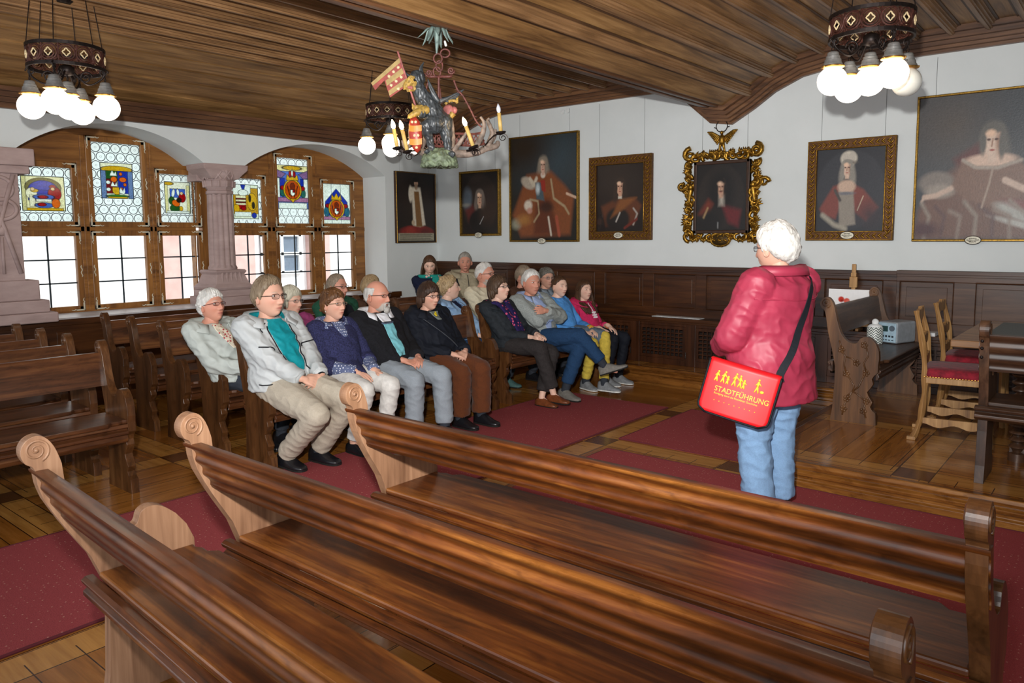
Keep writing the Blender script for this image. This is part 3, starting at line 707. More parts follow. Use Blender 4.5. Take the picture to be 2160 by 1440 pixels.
# ================================================================ BENCHES
END = [(.10, 0), (.115, .1), (.125, .3), (.125, .42), (.10, .54), (.065, .68), (.045, .80), (.030, .845), (.012, .858), (.0, .885), (.002, .912), (.018, .935), (.045, .945), (.07, .935), (.092, .905), (.108, .86), (.122, .80), (.14, .73), (.165, .665), (.205, .62), (.245, .605), (.275, .61), (.30, .645), (.335, .66), (.375, .65), (.41, .61), (.43, .56), (.435, .50), (.43, .46), (.43, .40), (.405, .375), (.39, .345), (.40, .31), (.385, .28), (.36, .245), (.375, .21), (.40, .17), (.385, .135), (.40, .11), (.425, .09), (.43, .0)]
_e = [q for q in END]
_up = [tuple(p)[:2] for p in smoothpath([(a, b, 0) for a, b in _e[4:26]], 3)]
END = _e[:4]+_up+_e[26:]
def bench_mats(tag_, d, m_, l, rough=.3):
    return {a: wood('bench_%s_%s' % (tag_, a), d, m_, l, a, rough+.06, 1., coat=.1, bmp=.3) for a in 'XYZ'}
BM_mid = bench_mats('brown', '2c180c', '5c361e', '80542f')
BM_warm = bench_mats('warm', '221006', '5c2f0f', '965f28')
BM_dark = bench_mats('dark', '1f130e', '3f2a20', '5d4234', .38)
BM_end = wood('bench_end_oak', '664631', '906b50', 'b08a6c', 'Z', .5, .9)
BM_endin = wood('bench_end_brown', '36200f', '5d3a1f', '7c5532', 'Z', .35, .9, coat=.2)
def bench(L, mats, endm, name='pew_bench', up=0, over=0):
    root = empty(name); sx = .048
    dd = (lambda z: .10*max(0, min(1, (.78-z)/.30))) if over == 1 and up else (lambda z: 0)
    ds = dd(.4)
    rx = [L/2-sx/2, -L/2+sx/2]
    for k, x in enumerate(rx):
        e = MB().prism([(a+dd(b), b+(up if b > .83 else 0)) for a, b in END], x-sx/2, x+sx/2, 'X').build('end_panel', endm if x < 0 or not up else BM_endin, root, bevel=.008)  # left end paler, right end darker: flash light put into the wood colour
        sc = MB()
        for s_ in (-1, 1): 
            sc.tube(spiral((x+s_*sx/2, .043, .898+up), .038, 2.1, 'YZ', 44, start=-1.2, sgn=1), [.005-.0025*i/44 for i in range(45)], 6)
        sc.lathe([(.007, x-sx/2-.005), (.007, x+sx/2+.005)], (0, .043, .898+up), 10, 'X')
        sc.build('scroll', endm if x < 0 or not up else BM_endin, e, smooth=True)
    # backrest: plank, ribbed on its rear face
    zz = [.86-.205*k/30 for k in range(31)]
    P = [(.116, .655), (.080, .855), (.072, .867), (.045, .868), (.030, .866)] + [(.030+(.86-z)*.26+.011*(1-math.cos(2*PI*(.86-z)/.068))*.5+(.004 if z < .668 else 0), z) for z in zz]
    P = [(y+dd(z)*.4, z if not up else .868-(.868-z)*.82) for y, z in P]
    MB().prism(P, -L/2+(-.004 if over else sx*.5), L/2-(-.004 if over else sx*.5), 'X').build('backrest', mats['X'], root, auto=50)
    # seat plank with shaped corners
    y0, y1 = .10+ds, .445+ds; e = L/2-sx+.002; seat = [(-e, y0), (e, y0), (e, y1-.02), (e-.03, y1-.025), (e-.06, y1-.01), (e-.10, y1-.012), (e-.13, y1+.02), (-e+.13, y1+.02), (-e+.10, y1-.012), (-e+.06, y1-.01), (-e+.03, y1-.025), (-e, y1-.02)]
    MB().prism(seat, .452, .478, 'Z').build('seat', mats['X'], root, bevel=.008)
    R = [(.10, .37), (.10, .455), (.075, .455), (.06, .445), (.066, .43), (.085, .42), (.065, .405), (.065, .39), (.085, .375)]
    R = [(y+ds, z) for y, z in R]
    MB().prism(R, -L/2+(-.012 if over else sx*.5), L/2-(-.012 if over else sx*.5), 'X').build('rear_rail', mats['X'], root, bevel=.003)
    A = [(.405, .33), (.405, .452), (.43, .452), (.435, .43), (.42, .42), (.44, .405), (.44, .39), (.42, .38), (.43, .36), (.42, .335)]
    A = [(y+ds, z) for y, z in A]
    MB().prism(A, -L/2+sx, L/2-sx, 'X').build('front_rail', mats['X'], root, bevel=.003)
    return root
def place_bench(proto, x, y, rz, label, group, z=0, used=[0]):
    o = copy_tree(proto); o.location = (x, y, z); o.rotation_euler = (0, 0, rz)
    o['label'] = label; o['category'] = 'bench'
    if group: o['group'] = group
    return o
def drop(root):
    for c in list(root.children):
        drop(c)
    bpy.data.objects.remove(root)
G_f, G_a, G_b, G_c = 'benches across the foreground', 'empty benches in the left block', 'benches of the middle block', 'benches of the far block'
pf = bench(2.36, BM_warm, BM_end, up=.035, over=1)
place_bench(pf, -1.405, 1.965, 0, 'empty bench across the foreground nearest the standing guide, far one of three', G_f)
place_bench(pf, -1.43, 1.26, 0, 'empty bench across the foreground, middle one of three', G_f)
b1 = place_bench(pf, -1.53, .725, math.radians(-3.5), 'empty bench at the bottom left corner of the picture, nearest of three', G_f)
drop(pf)
pa = bench(2.4, BM_mid, BM_endin)
for i, x in enumerate((-5.22, -5.78, -6.28, -6.78)):
    place_bench(pa, x, 2.07-1.2, -PI/2, 'empty brown bench at the left edge of the picture, %s row from the front' % ('first', 'second', 'third', 'fourth')[i], G_a)
for i, x in enumerate((-4.92, -5.52, -6.08, -6.63, -7.15)):
    place_bench(pa, x, 2.83+1.2, -PI/2, ['front bench of the middle block, four visitors sitting on it', 'second bench of the middle block, under the white-haired woman in a pale jacket', 'third bench of the middle block, behind the woman in magenta', 'fourth bench of the middle block, empty near the windows', 'fifth bench of the middle block, against the window wainscot'][i], G_b)
drop(pa)
pc = bench(1.74, BM_mid, BM_endin)
for i, x in enumerate((-4.96, -5.56, -6.2, -6.85)):
    place_bench(pc, x, 5.42+.87, -PI/2, ['front bench of the far block, under the girls and the man with crossed arms', 'second bench of the far block, under the man in the cream top', 'third bench of the far block, behind the man in the cream top', 'rear bench of the far block, below the woman in a turquoise scarf'][i], G_c)
drop(pc)
# ================================================================ RING LAMPS WITH GLASS GLOBES
M_iron = plain('wrought_iron', '2b2422', .45, .7, var=.2); M_ironred = plain('painted_iron_band', '4a2a22', .55, .4, var=.25, scale=60)
M_nick = plain('dull_nickel', '8e8e8c', .35, .5, var=.1); M_brass = plain('old_brass', 'b98a45', .35, .9, var=.2)
M_cream = plain('cream_enamel', 'd9c49a', .5, var=.1)
M_globe = emit('opal_globe_lit', 'ffeeda', 3.6); M_goff = plain('opal_globe_unlit', 'dcdcd4', .15, bmp=0, var=.01, s=.6)
def ring_lamp(off=None):
    r = empty('ring_chandelier'); R = .245; z0, z1 = -.015, .125
    b = MB()
    for z, h in ((z0, .022), (z1, .022)):
        b.loft([[(rr*math.cos(a*PI/24), rr*math.sin(a*PI/24), z+dz) for a in range(48)] for rr, dz in ((R-.006, -h/2), (R+.008, -h/2), (R+.008, h/2), (R-.006, h/2), (R-.006, -h/2))], caps=False)
    b.build('rim', M_iron, r)
    b = MB()
    for k in range(14):
        a0 = 2*PI*k/14
        def P(u, v, rr=R): a = a0+u/R; return (rr*math.cos(a), rr*math.sin(a), z0+.07+v*.75)
        b.tube([P(.052*math.cos(t*PI/10), .07*math.sin(t*PI/10)) for t in range(20)], .006, 5, closed=True)
        b.tube([P(.036*math.cos(t*PI/8), .05*math.sin(t*PI/8)) for t in range(16)], .005, 5, closed=True)
        for sg in (-1, 1):
            b.tube([P(.063+.02*math.cos(t*.7)*(1-t/14), sg*(.055+.02*math.sin(t*.7)*(1-t/14))) for t in range(10)], .004, 4)
            b.tube([P(.063, sg*.02), P(.055, sg*.05), P(.02, sg*.078), P(0, sg*.085)], .004, 4)
        b.tube([P(.063, -.09), P(.063, .09)], .005, 4)
    band = b.build('scrollwork_band', M_ironred, r)
    for k in range(14):
        b = MB(); a0 = 2*PI*k/14
        def P(u, v): a = a0+u/R; return ((R+.004)*math.cos(a), (R+.004)*math.sin(a), z0+.07+v*.75)
        q = []
        for t in range(16):
            th = 2*PI*t/16; rr = .75+.25*abs(math.cos(2*th)); rr *= (1 if t % 4 == 0 else .86)
            q.append(P(.024*math.cos(th)*rr, .036*math.sin(th)*rr))
        b.tube(q, .0042, 5, closed=True)
        b.build('lozenge', M_cream, band)
    b = MB()
    for k in range(4):
        a = PI/4+k*PI/2; c_, s_ = math.cos(a), math.sin(a)
        b.tube(smoothpath([(R*c_, R*s_, .0), (R*.95*c_, R*.95*s_, -.07), (R*.55*c_, R*.55*s_, -.12), (R*.15*c_, R*.15*s_, -.03), (0, 0, -.02)], 5), .007, 6)
        b.tube([((R*.98+.032*math.cos(t*.5)*(1-t/22))*c_, (R*.98+.032*math.cos(t*.5)*(1-t/22))*s_, -.035+.032*math.sin(t*.5)*(1-t/22)) for t in range(20)], .006, 5)
        b.tube([((R*.5+.045*math.cos(t*.5)*(1-t/26))*c_, (R*.5+.045*math.cos(t*.5)*(1-t/26))*s_, -.07+.045*math.sin(t*.5)*(1-t/26)) for t in range(24)], .006, 5)
    b.lathe([(.02, -.06), (.045, -.05), (.05, 0), (.02, .02)], (0, 0, 0), 16)
    b.build('bracket', M_iron, r, smooth=True)
    b = MB()
    for k in range(6):
        a = k*PI/3+.3; b.tube([(R*math.cos(a), R*math.sin(a), z1), (R*.8*math.cos(a), R*.8*math.sin(a), CZ-2.82)], .0032, 5)
    b.lathe([(.05, .44), (.07, .46)], (0, 0, 0), 16); b.build('suspension_rod', M_iron, r)
    gp = [(.172, .172), (-.172, .172), (-.172, -.172), (.172, -.172), (0, 0)]
    for i, (x, y) in enumerate(gp):
        g = empty('globe_lamp'); g.parent = r; g.location = (x*1.02, y*1.02, 0)
        b = MB(); b.tube([(.009*math.cos(t*PI/5), 0, -.085+.014*math.sin(t*PI/5)) for t in range(10)], .003, 5, closed=True); b.tube([(0, 0, -.02), (0, 0, -.07)], .005, 6); b.build('hook', M_iron, g)
        MB().lathe([(.004, -.098), (.028, -.102), (.034, -.108), (.036, -.125), (.041, -.128), (.043, -.145), (.049, -.148), (.052, -.168), (.058, -.175), (.06, -.186), (.05, -.19)], (0, 0, 0), 24).build('gallery', M_nick, g, auto=50)
        b = MB(); b.lathe([(.052, -.186), (.069, -.188), (.07, -.196), (.055, -.2)], (0, 0, 0), 24)
        for t in range(3): b.ell((.068*math.cos(t*2.1), .068*math.sin(t*2.1), -.192), (.006,)*3, 8, 6)
        b.build('brass_collar', M_brass, g, smooth=True)
        MB().ell((0, 0, -.28), (.09, .09, .09), 32, 20).build('globe', M_goff if i == off else M_globe, g, smooth=True)
    return r
for (x, y), rz, off, lab in (((-1.38, 5.25), 0, 0, 'iron ring lamp with five glass globes, one unlit, above the dais'), ((-6.0, 2.26), .1, None, 'iron ring lamp with five lit globes at the upper left by the windows'), ((-6.1, 5.4), .05, None, 'iron ring lamp with lit globes far back behind the beast chandelier')):
    r = ring_lamp(off); r.location = (x, y, 2.838 if x > -3 else 2.825); r.rotation_euler = (0, 0, rz); tag(r, lab, 'lamp', 'ring lamps')
# ================================================================ PAINTINGS
M_can = colattr('oil_paint', .38, .45, bmp=.25, bscale=70)
M_gold = plain('dull_gold_edge', '86682e', .35, .9, var=.25, scale=60); M_frd = plain('dark_frame', '3a2416', .5, var=.15)
M_gilt = plain('carved_gilt', '94702c', .4, .9, var=.3, scale=50, bmp=.3); M_giltd = plain('carved_gilt_ground', '5a3a1c', .5, .4, var=.3, scale=40)
def face(cx, cy, s, skin='c9a085', hair='3a2a20', wig=None, k=1.0):
    S = []
    if wig: S += [('e', wig, (cx, cy-.012*s, .06*s, .068*s), .0201), ('e', wig, (cx-.045*s, cy+.04*s, .03*s, .075*s, 10), .0201), ('e', wig, (cx+.048*s, cy+.05*s, .034*s, .1*s, -8), .0201)]
    S += [('r', skin, (cx-.018*s, cy+.03*s, cx+.02*s, cy+.08*s), .015), ('e', skin, (cx, cy-.012*s, .040*s, .042*s), .012), ('e', skin, (cx-.002*s, cy+.018*s, .033*s, .042*s), .012), ('e', 'a07c68', (cx+.028*s, cy+.005*s, .014*s, .04*s), .03)]+([('e', wig, (cx, cy-.052*s, .047*s, .022*s), .012), ('e', wig, (cx-.042*s, cy+.0*s, .014*s, .05*s), .015), ('e', wig, (cx+.042*s, cy+.01*s, .015*s, .06*s), .015)] if wig else [])
    S += [('e', '4a2f24', (cx-.018*s, cy-.008*s, .009*s, .005*s), .005), ('e', '4a2f24', (cx+.016*s, cy-.008*s, .009*s, .005*s), .005), ('l', '8f6650', ([(cx, cy-.01*s), (cx-.004*s, cy+.018*s)], .003*s), .006), ('e', '9c4a40', (cx-.001*s, cy+.033*s, .012*s, .004*s), .005), ('e', 'e0bca0', (cx-.01*s, cy-.032*s, .022*s, .014*s), .02)]
    return S
PIC = {}
PIC['robe'] = ('17120f', [('e', '2a1f1a', (.5, .4, .5, .3), .3), ('e', '7a1c18', (.5, .86, .44, .1), .03), ('e', '8a2a22', (.35, .84, .12, .06), .04), ('e', '5c1612', (.75, .86, .15, .06), .04), ('p', 'cfc6b4', [(.36, .2), (.62, .2), (.74, .75), (.6, .78), (.42, .76), (.4, .4)], .03), ('p', '7a5630', [(.45, .26), (.58, .26), (.66, .78), (.5, .78)], .02), ('e', 'cfc6b4', (.36, .3, .05, .12), .02), ('e', 'c9a085', (.51, .14, .05, .045), .01), ('e', '15100c', (.5, .09, .09, .035), .01), ('e', '9a8068', (.51, .19, .04, .05), .02), ('e', 'b8a488', (.42, .72, .04, .04), .02), ('r', '9a947f', (.03, .875, .97, .985), .01)] + [('l', '3a3428', ([(.07, .89+.02*i), (.93-.05*(i % 2), .892+.02*i)], .0035), .004) for i in range(5)])
PIC['oval'] = ('1a120f', [('e', '2c211c', (.5, .5, .47, .48), .03), ('e', '56606a', (.16, .42, .12, .18), .08), ('e', '7a7a74', (.14, .52, .1, .03), .04), ('p', '5a2420', [(.1, .6), (.3, .52), (.45, .7), (.2, .8)], .08), ('e', '15100e', (.5, .8, .3, .2), .05), ('e', '33241c', (.7, .66, .2, .18), .1)] + face(.5, .42, 2.0, 'b8957c', wig='6b6058') + [('l', '9a9a9a', ([(.6, .72), (.5, .84)], .008), .01)])
PIC['prince'] = ('1c1a16', [('e', '33424a', (.65, .2, .45, .3), .25), ('e', '2a2016', (.2, .1, .35, .2), .15), ('p', '7c4524', [(.25, .36), (.62, .34), (.82, .48), (.95, .6), (.9, .95), (.15, .97), (.02, .75), (.1, .62), (.2, .45)], .05), ('p', '5c2c16', [(.4, .6), (.6, .6), (.75, .95), (.35, .95)], .06), ('e', 'a89c8c', (.27, .44, .11, .055, 20), .02), ('l', 'c0b4a0', ([(.3, .4), (.36, .46), (.4, .4)], .02), .02), ('p', '46565e', [(.38, .44), (.48, .44), (.52, .62), (.4, .6)], .02), ('e', 'b8c4c8', (.42, .5, .03, .05), .03), ('p', '8f2a1e', [(.46, .42), (.53, .42), (.54, .54), (.48, .52)], .01), ('l', 'a08c6c', ([(.62, .42), (.66, .6), (.82, .68), (.88, .75)], .012), .015), ('l', 'a08c6c', ([(.3, .6), (.42, .62), (.44, .74), (.36, .82)], .01), .015), ('e', 'cfc4b4', (.27, .66, .06, .05), .03), ('e', 'b88a78', (.29, .71, .04, .03), .02), ('l', '9a4a34', ([(.7, .78), (.74, .95)], .02), .02), ('l', 'c8beb0', ([(.58, .78), (.62, .95)], .012), .015), ('l', 'c8a890', ([(.85, .56), (.98, .6)], .012), .01), ('e', '8a8a78', (.08, .84, .07, .05), .05), ('e', '3a1c10', (.55, .68, .1, .05), .04), ('e', '9c6a34', (.2, .8, .1, .05), .06), ('e', 'c8beb0', (.5, .37, .035, .03), .015)] + face(.5, .28, 1.15, 'c4a08c', wig='82786a'))
PIC['armour'] = ('1a0f0c', [('e', '241813', (.5, .4, .4, .35), .2), ('p', '5c3018', [(.1, .62), (.4, .52), (.8, .5), (.95, .62), (.8, .9), (.2, .92)], .06), ('e', '1c1614', (.45, .82, .25, .18), .05), ('p', '7c4a22', [(.5, .52), (.85, .5), (.6, .66), (.3, .8)], .05), ('l', 'b8b0a8', ([(.5, .72), (.42, .85)], .012), .02), ('l', 'a09890', ([(.78, .66), (.86, .74), (.78, .9)], .014), .02), ('l', '6a2418', ([(.6, .95), (.85, .82)], .02), .02), ('e', '33201a', (.06, .85, .06, .05), .03)] + face(.5, .34, 1.9, 'c4967c', wig='2e1f18') + [('r', 'c8beb0', (.46, .475, .54, .51), .02)])
PIC['emperor'] = ('171210', [('e', '241d19', (.5, .5, .46, .48), .02), ('e', '0f0c0b', (.5, .42, .26, .3), .08), ('p', '6a2a1a', [(.05, .75), (.25, .52), (.35, .6), (.2, .8)], .04), ('p', '611c20', [(.52, .62), (.9, .7), (.85, .95), (.65, .88)], .04), ('e', '14100e', (.3, .86, .22, .16), .05), ('l', 'b09468', ([(.24, .66), (.16, .8)], .01), .02), ('r', 'a8a094', (.47, .48, .56, .62), .04), ('l', '8a8a8a', ([(.45, .88), (.45, .96)], .008), .01)] + face(.5, .36, 1.9, 'b8917a', wig='120d0b') + [('e', '2a1810', (.5, .412, .035, .008), .01)])
PIC['lady'] = ('2b2c31', [('e', '35363b', (.5, .5, .5, .48), .04), ('p', '7a4038', [(.05, .72), (.25, .45), (.38, .42), (.4, .6), (.3, .85), (.1, .8)], .04), ('p', '7a4038', [(.52, .42), (.7, .5), (.92, .72), (.75, .88), (.55, .75)], .04), ('p', '8d857a', [(.33, .5), (.55, .5), (.6, .92), (.36, .95)], .03), ('e', 'c2a692', (.45, .46, .13, .08), .03), ('e', '6e6e74', (.44, .54, .12, .02), .02), ('l', '9a9486', ([(.1, .8), (.28, .92), (.45, .97)], .03), .04), ('l', 'c8b8a0', ([(.7, .58), (.62, .75)], .006), .01), ('l', '4a4440', ([(.28, .5), (.36, .62)], .02), .02), ('e', 'c8c0b0', (.47, .12, .12, .09), .03), ('e', 'b8b0a4', (.42, .1, .05, .05), .02), ('e', 'b8b0a4', (.52, .1, .05, .06), .02), ('e', '5a5048', (.5, .17, .08, .02), .03)] + face(.45, .24, 1.55, 'cdb09c', wig='8a857c') + [('e', '3c3034', (.8, .8, .12, .1), .12)])
PIC['regent'] = ('3f4449', [('e', '4e4742', (.3, .2, .35, .2), .2), ('e', '33393f', (.85, .2, .3, .3), .2), ('p', '5a3232', [(.3, .44), (.5, .34), (.55, .5), (.35, .52)], .05), ('p', '6d5248', [(.02, .8), (.15, .6), (.4, .46), (.75, .46), (1, .6), (1, 1), (0, 1)], .06), ('e', '7d756e', (.17, .6, .15, .08), .03), ('e', '958c82', (.2, .66, .12, .05), .03), ('l', 'c0a898', ([(.3, .64), (.17, .69), (.07, .7)], .018), .015), ('l', 'c0a898', ([(.07, .7), (.05, .73)], .01), .01), ('e', 'cfb3a0', (.6, .46, .2, .045), .02), ('r', 'cfb3a0', (.53, .36, .68, .44), .03), ('p', '7a5f52', [(.38, .46), (.5, .515), (.66, .52), (.84, .48), (.95, .64), (.7, .8), (.4, .72), (.3, .62)], .03), ('l', 'a09488', ([(.38, .45), (.48, .505), (.66, .515), (.84, .47)], .012), .015), ('l', 'c4ac9c', ([(.72, .6), (.86, .66), (.98, .7)], .022), .015), ('e', 'a8a8a2', (.95, .84, .3, .06, 14), .02), ('e', '7a4a48', (.97, .8, .24, .035, 14), .03), ('e', 'b0b0aa', (.85, .9, .2, .02, 14), .02)] + [('l', ('8f857a', '5a4444', '8a7c72')[i % 3], ([(.05+.12*i, .74+.03*(i % 3)), (.12+.13*i, .84), (.08+.14*i, .99)], .012), .03) for i in range(7)] + [('l', 'a08e80', ([(.62, .52), (.6, .62), (.55, .78)], .008), .01), ('e', '4c3236', (.08, .93, .12, .05), .05)] + face(.61, .335, 1.75, 'd0b8a6', wig='5a5853'))
def inscr(parent, x, y, z, w_=.1, h_=.06, mat=None):
    p = MB(); p.loft([[(x+w_*k*math.cos(a*PI/16), y-dy, z+h_*k*math.sin(a*PI/16)) for a in range(32)] for k, dy in ((.9, 0), (1, .004), (1, .01), (.92, .014))])
    o = p.build('name_plaque', mat or plain('plaque_cream', 'ddd8c4', .45), parent, auto=40)
    q = MB()
    q.tube([(x+w_*.98*math.cos(a*PI/16), y-.013, z+h_*.98*math.sin(a*PI/16)) for a in range(32)], .003, 5, closed=True)
    r_ = random.Random(int(x*100))
    for k, (row, ln) in enumerate(((.4, .45), (0, .75), (-.42, .5))):
        xx = -ln
        while xx < ln-.1:
            l_ = r_.uniform(.05, .1); q.tube([(x+w_*(xx+l_*t/4), y-.0155, z+h_*(row+.14*((t % 2)-.5)+(.1 if r_.random() < .3 else 0))) for t in range(5)], .0016, 4); xx += l_+.03
    q.build('lettering', plain('plaque_ink', '3a332c', .6), o)
    return o
def picture(key, p0, p1, y, fw, style, label, tilt=.03, plaque=True, pp=.5, res=(90, 120), axis='Y'):
    (x0, z0), (x1, z1) = p0, p1; cx, cz = (x0+x1)/2, (z0+z1)/2; W, H = x1-x0, z1-z0
    r = empty('portrait_painting', (cx, y, z0), label=label, cat='painting')
    bg, sh = PIC[key]; sh = sh[:2]+[q for q in sh[2:] if q[3] == .0201]+[q for q in sh[2:] if q[3] != .0201]; sh = [(a_, b__, c__, d__*.5 if d__ < .1 and d__ != .0201 else d__) for a_, b__, c__, d__ in sh]; C = paint(*res, bg, sh, .06, len(key))
    iw, ih = W-2*fw, H-2*fw
    picgrid(iw, ih, C, lambda u, v: (u, -.028, H/2+v)).build('canvas', M_can, r, smooth=True)
    MB().span((-W/2+.01, -.02, .01), (W/2-.01, 0.0, H-.01)).build('backing', M_frd, r)
    f = MB(); d = .05 if style != 'thin' else .04
    f.span((-W/2, -d, 0), (W/2, -.0, fw)); f.span((-W/2, -d, H-fw), (W/2, -.0, H)); f.span((-W/2, -d, fw), (-W/2+fw, -.0, H-fw)); f.span((W/2-fw, -d, fw), (W/2, -.0, H-fw))
    fo = f.build('frame', M_gold if style == 'gold' else (M_giltd if style == 'carved' else M_frd), r, bevel=.005)
    if style == 'thin':
        g = MB(); k = fw*.45; g.tube([(-W/2+k, -d, k), (W/2-k, -d, k), (W/2-k, -d, H-k), (-W/2+k, -d, H-k)], .006, 6, closed=True); g.build('gilt_line', M_gold, fo)
    if style == 'carved':
        g = MB()
        g.tube([(-W/2+fw-.006, -d-.002, fw-.006), (W/2-fw+.006, -d-.002, fw-.006), (W/2-fw+.006, -d-.002, H-fw+.006), (-W/2+fw-.006, -d-.002, H-fw+.006)], .007, 6, closed=True)
        g.tube([(-W/2+.006, -d, .006), (W/2-.006, -d, .006), (W/2-.006, -d, H-.006), (-W/2+.006, -d, H-.006)], .006, 6, closed=True)
        q = random.Random(3)
        def leafrun(a, b):
            a, b = Vector(a), Vector(b); n = int((b-a).length/.045); t = (b-a).normalized(); sd = Vector((-t.z, 0, t.x))
            for i in range(n):
                c = a.lerp(b, (i+.5)/n)
                for sg in (-1, 1):
                    dirv = (t+sd*sg*.9).normalized(); g.cone(c, c+dirv*.035+Vector((0, -.008, 0)), .011, .004, 6)
                g.ell(c+Vector((0, -.006, 0)), (.01, .012, .01), 6, 5)
        h = fw/2
        leafrun((0, -d, h), (-W/2+h, -d, h)); leafrun((0, -d, h), (W/2-h, -d, h)); leafrun((0, -d, H-h), (-W/2+h, -d, H-h)); leafrun((0, -d, H-h), (W/2-h, -d, H-h))
        leafrun((-W/2+h, -d, h), (-W/2+h, -d, H-h)); leafrun((W/2-h, -d, h), (W/2-h, -d, H-h))
        g.build('carved_leaves', M_gilt, fo, smooth=True)
    if plaque: inscr(r, (pp-.5)*W, -d-.002, .012 if style != 'carved' else fw*.55, .062 if W < 1.2 else .075, .036 if W < 1.2 else .044)
    wz = MB()
    for sx in (-.36, .36):
        MB().tube([(sx*W, -.004, H-.02), (sx*W, -.004, 3.13-z0)], .0016, 4).build('hanging_wire', plain('picture_wire', '6b6d70', .5, .5), r)
    r.rotation_euler = (tilt*0, 0, 0)
    return r
PICS = [('oval', (-7.22, 1.6), (-6.5, 2.47), .03, 'gold', 'small dark portrait of a man in a pale curled wig, nearest the room corner'),
        ('prince', (-6.33, 1.52), (-5.25, 2.85), .022, 'gold', 'tall portrait of a bewigged man in brown robes and steel breastplate'),
        ('armour', (-5.09, 1.54), (-4.25, 2.51), .1, 'carved', 'portrait of a dark-wigged man in armour, in a wide carved gilt frame'),
        ('lady', (-2.535, 1.53), (-1.745, 2.485), .09, 'carved', 'portrait of a lady with high white hair and red mantle in a gilt frame'),
        ('regent', (-1.59, 1.52), (-.62, 2.8), .02, 'gold', 'large grey portrait of a seated lady in lace at the right edge')]
for k, a, b, fw, stl, lab in PICS:
    picture(k, a, b, BY, fw, stl, lab, res=(170, 210))
# the painting on the window wall beside the corner
pr_ = picture('robe', (0, 1.51), (.745, 2.47), 0, .018, 'thin', 'narrow dark painting of a bearded man in an ermine robe beside the corner', plaque=False, res=(80, 130))
pr_.location = (WX+.0, 7.22, 1.51); pr_.rotation_euler = (0, 0, PI/2)
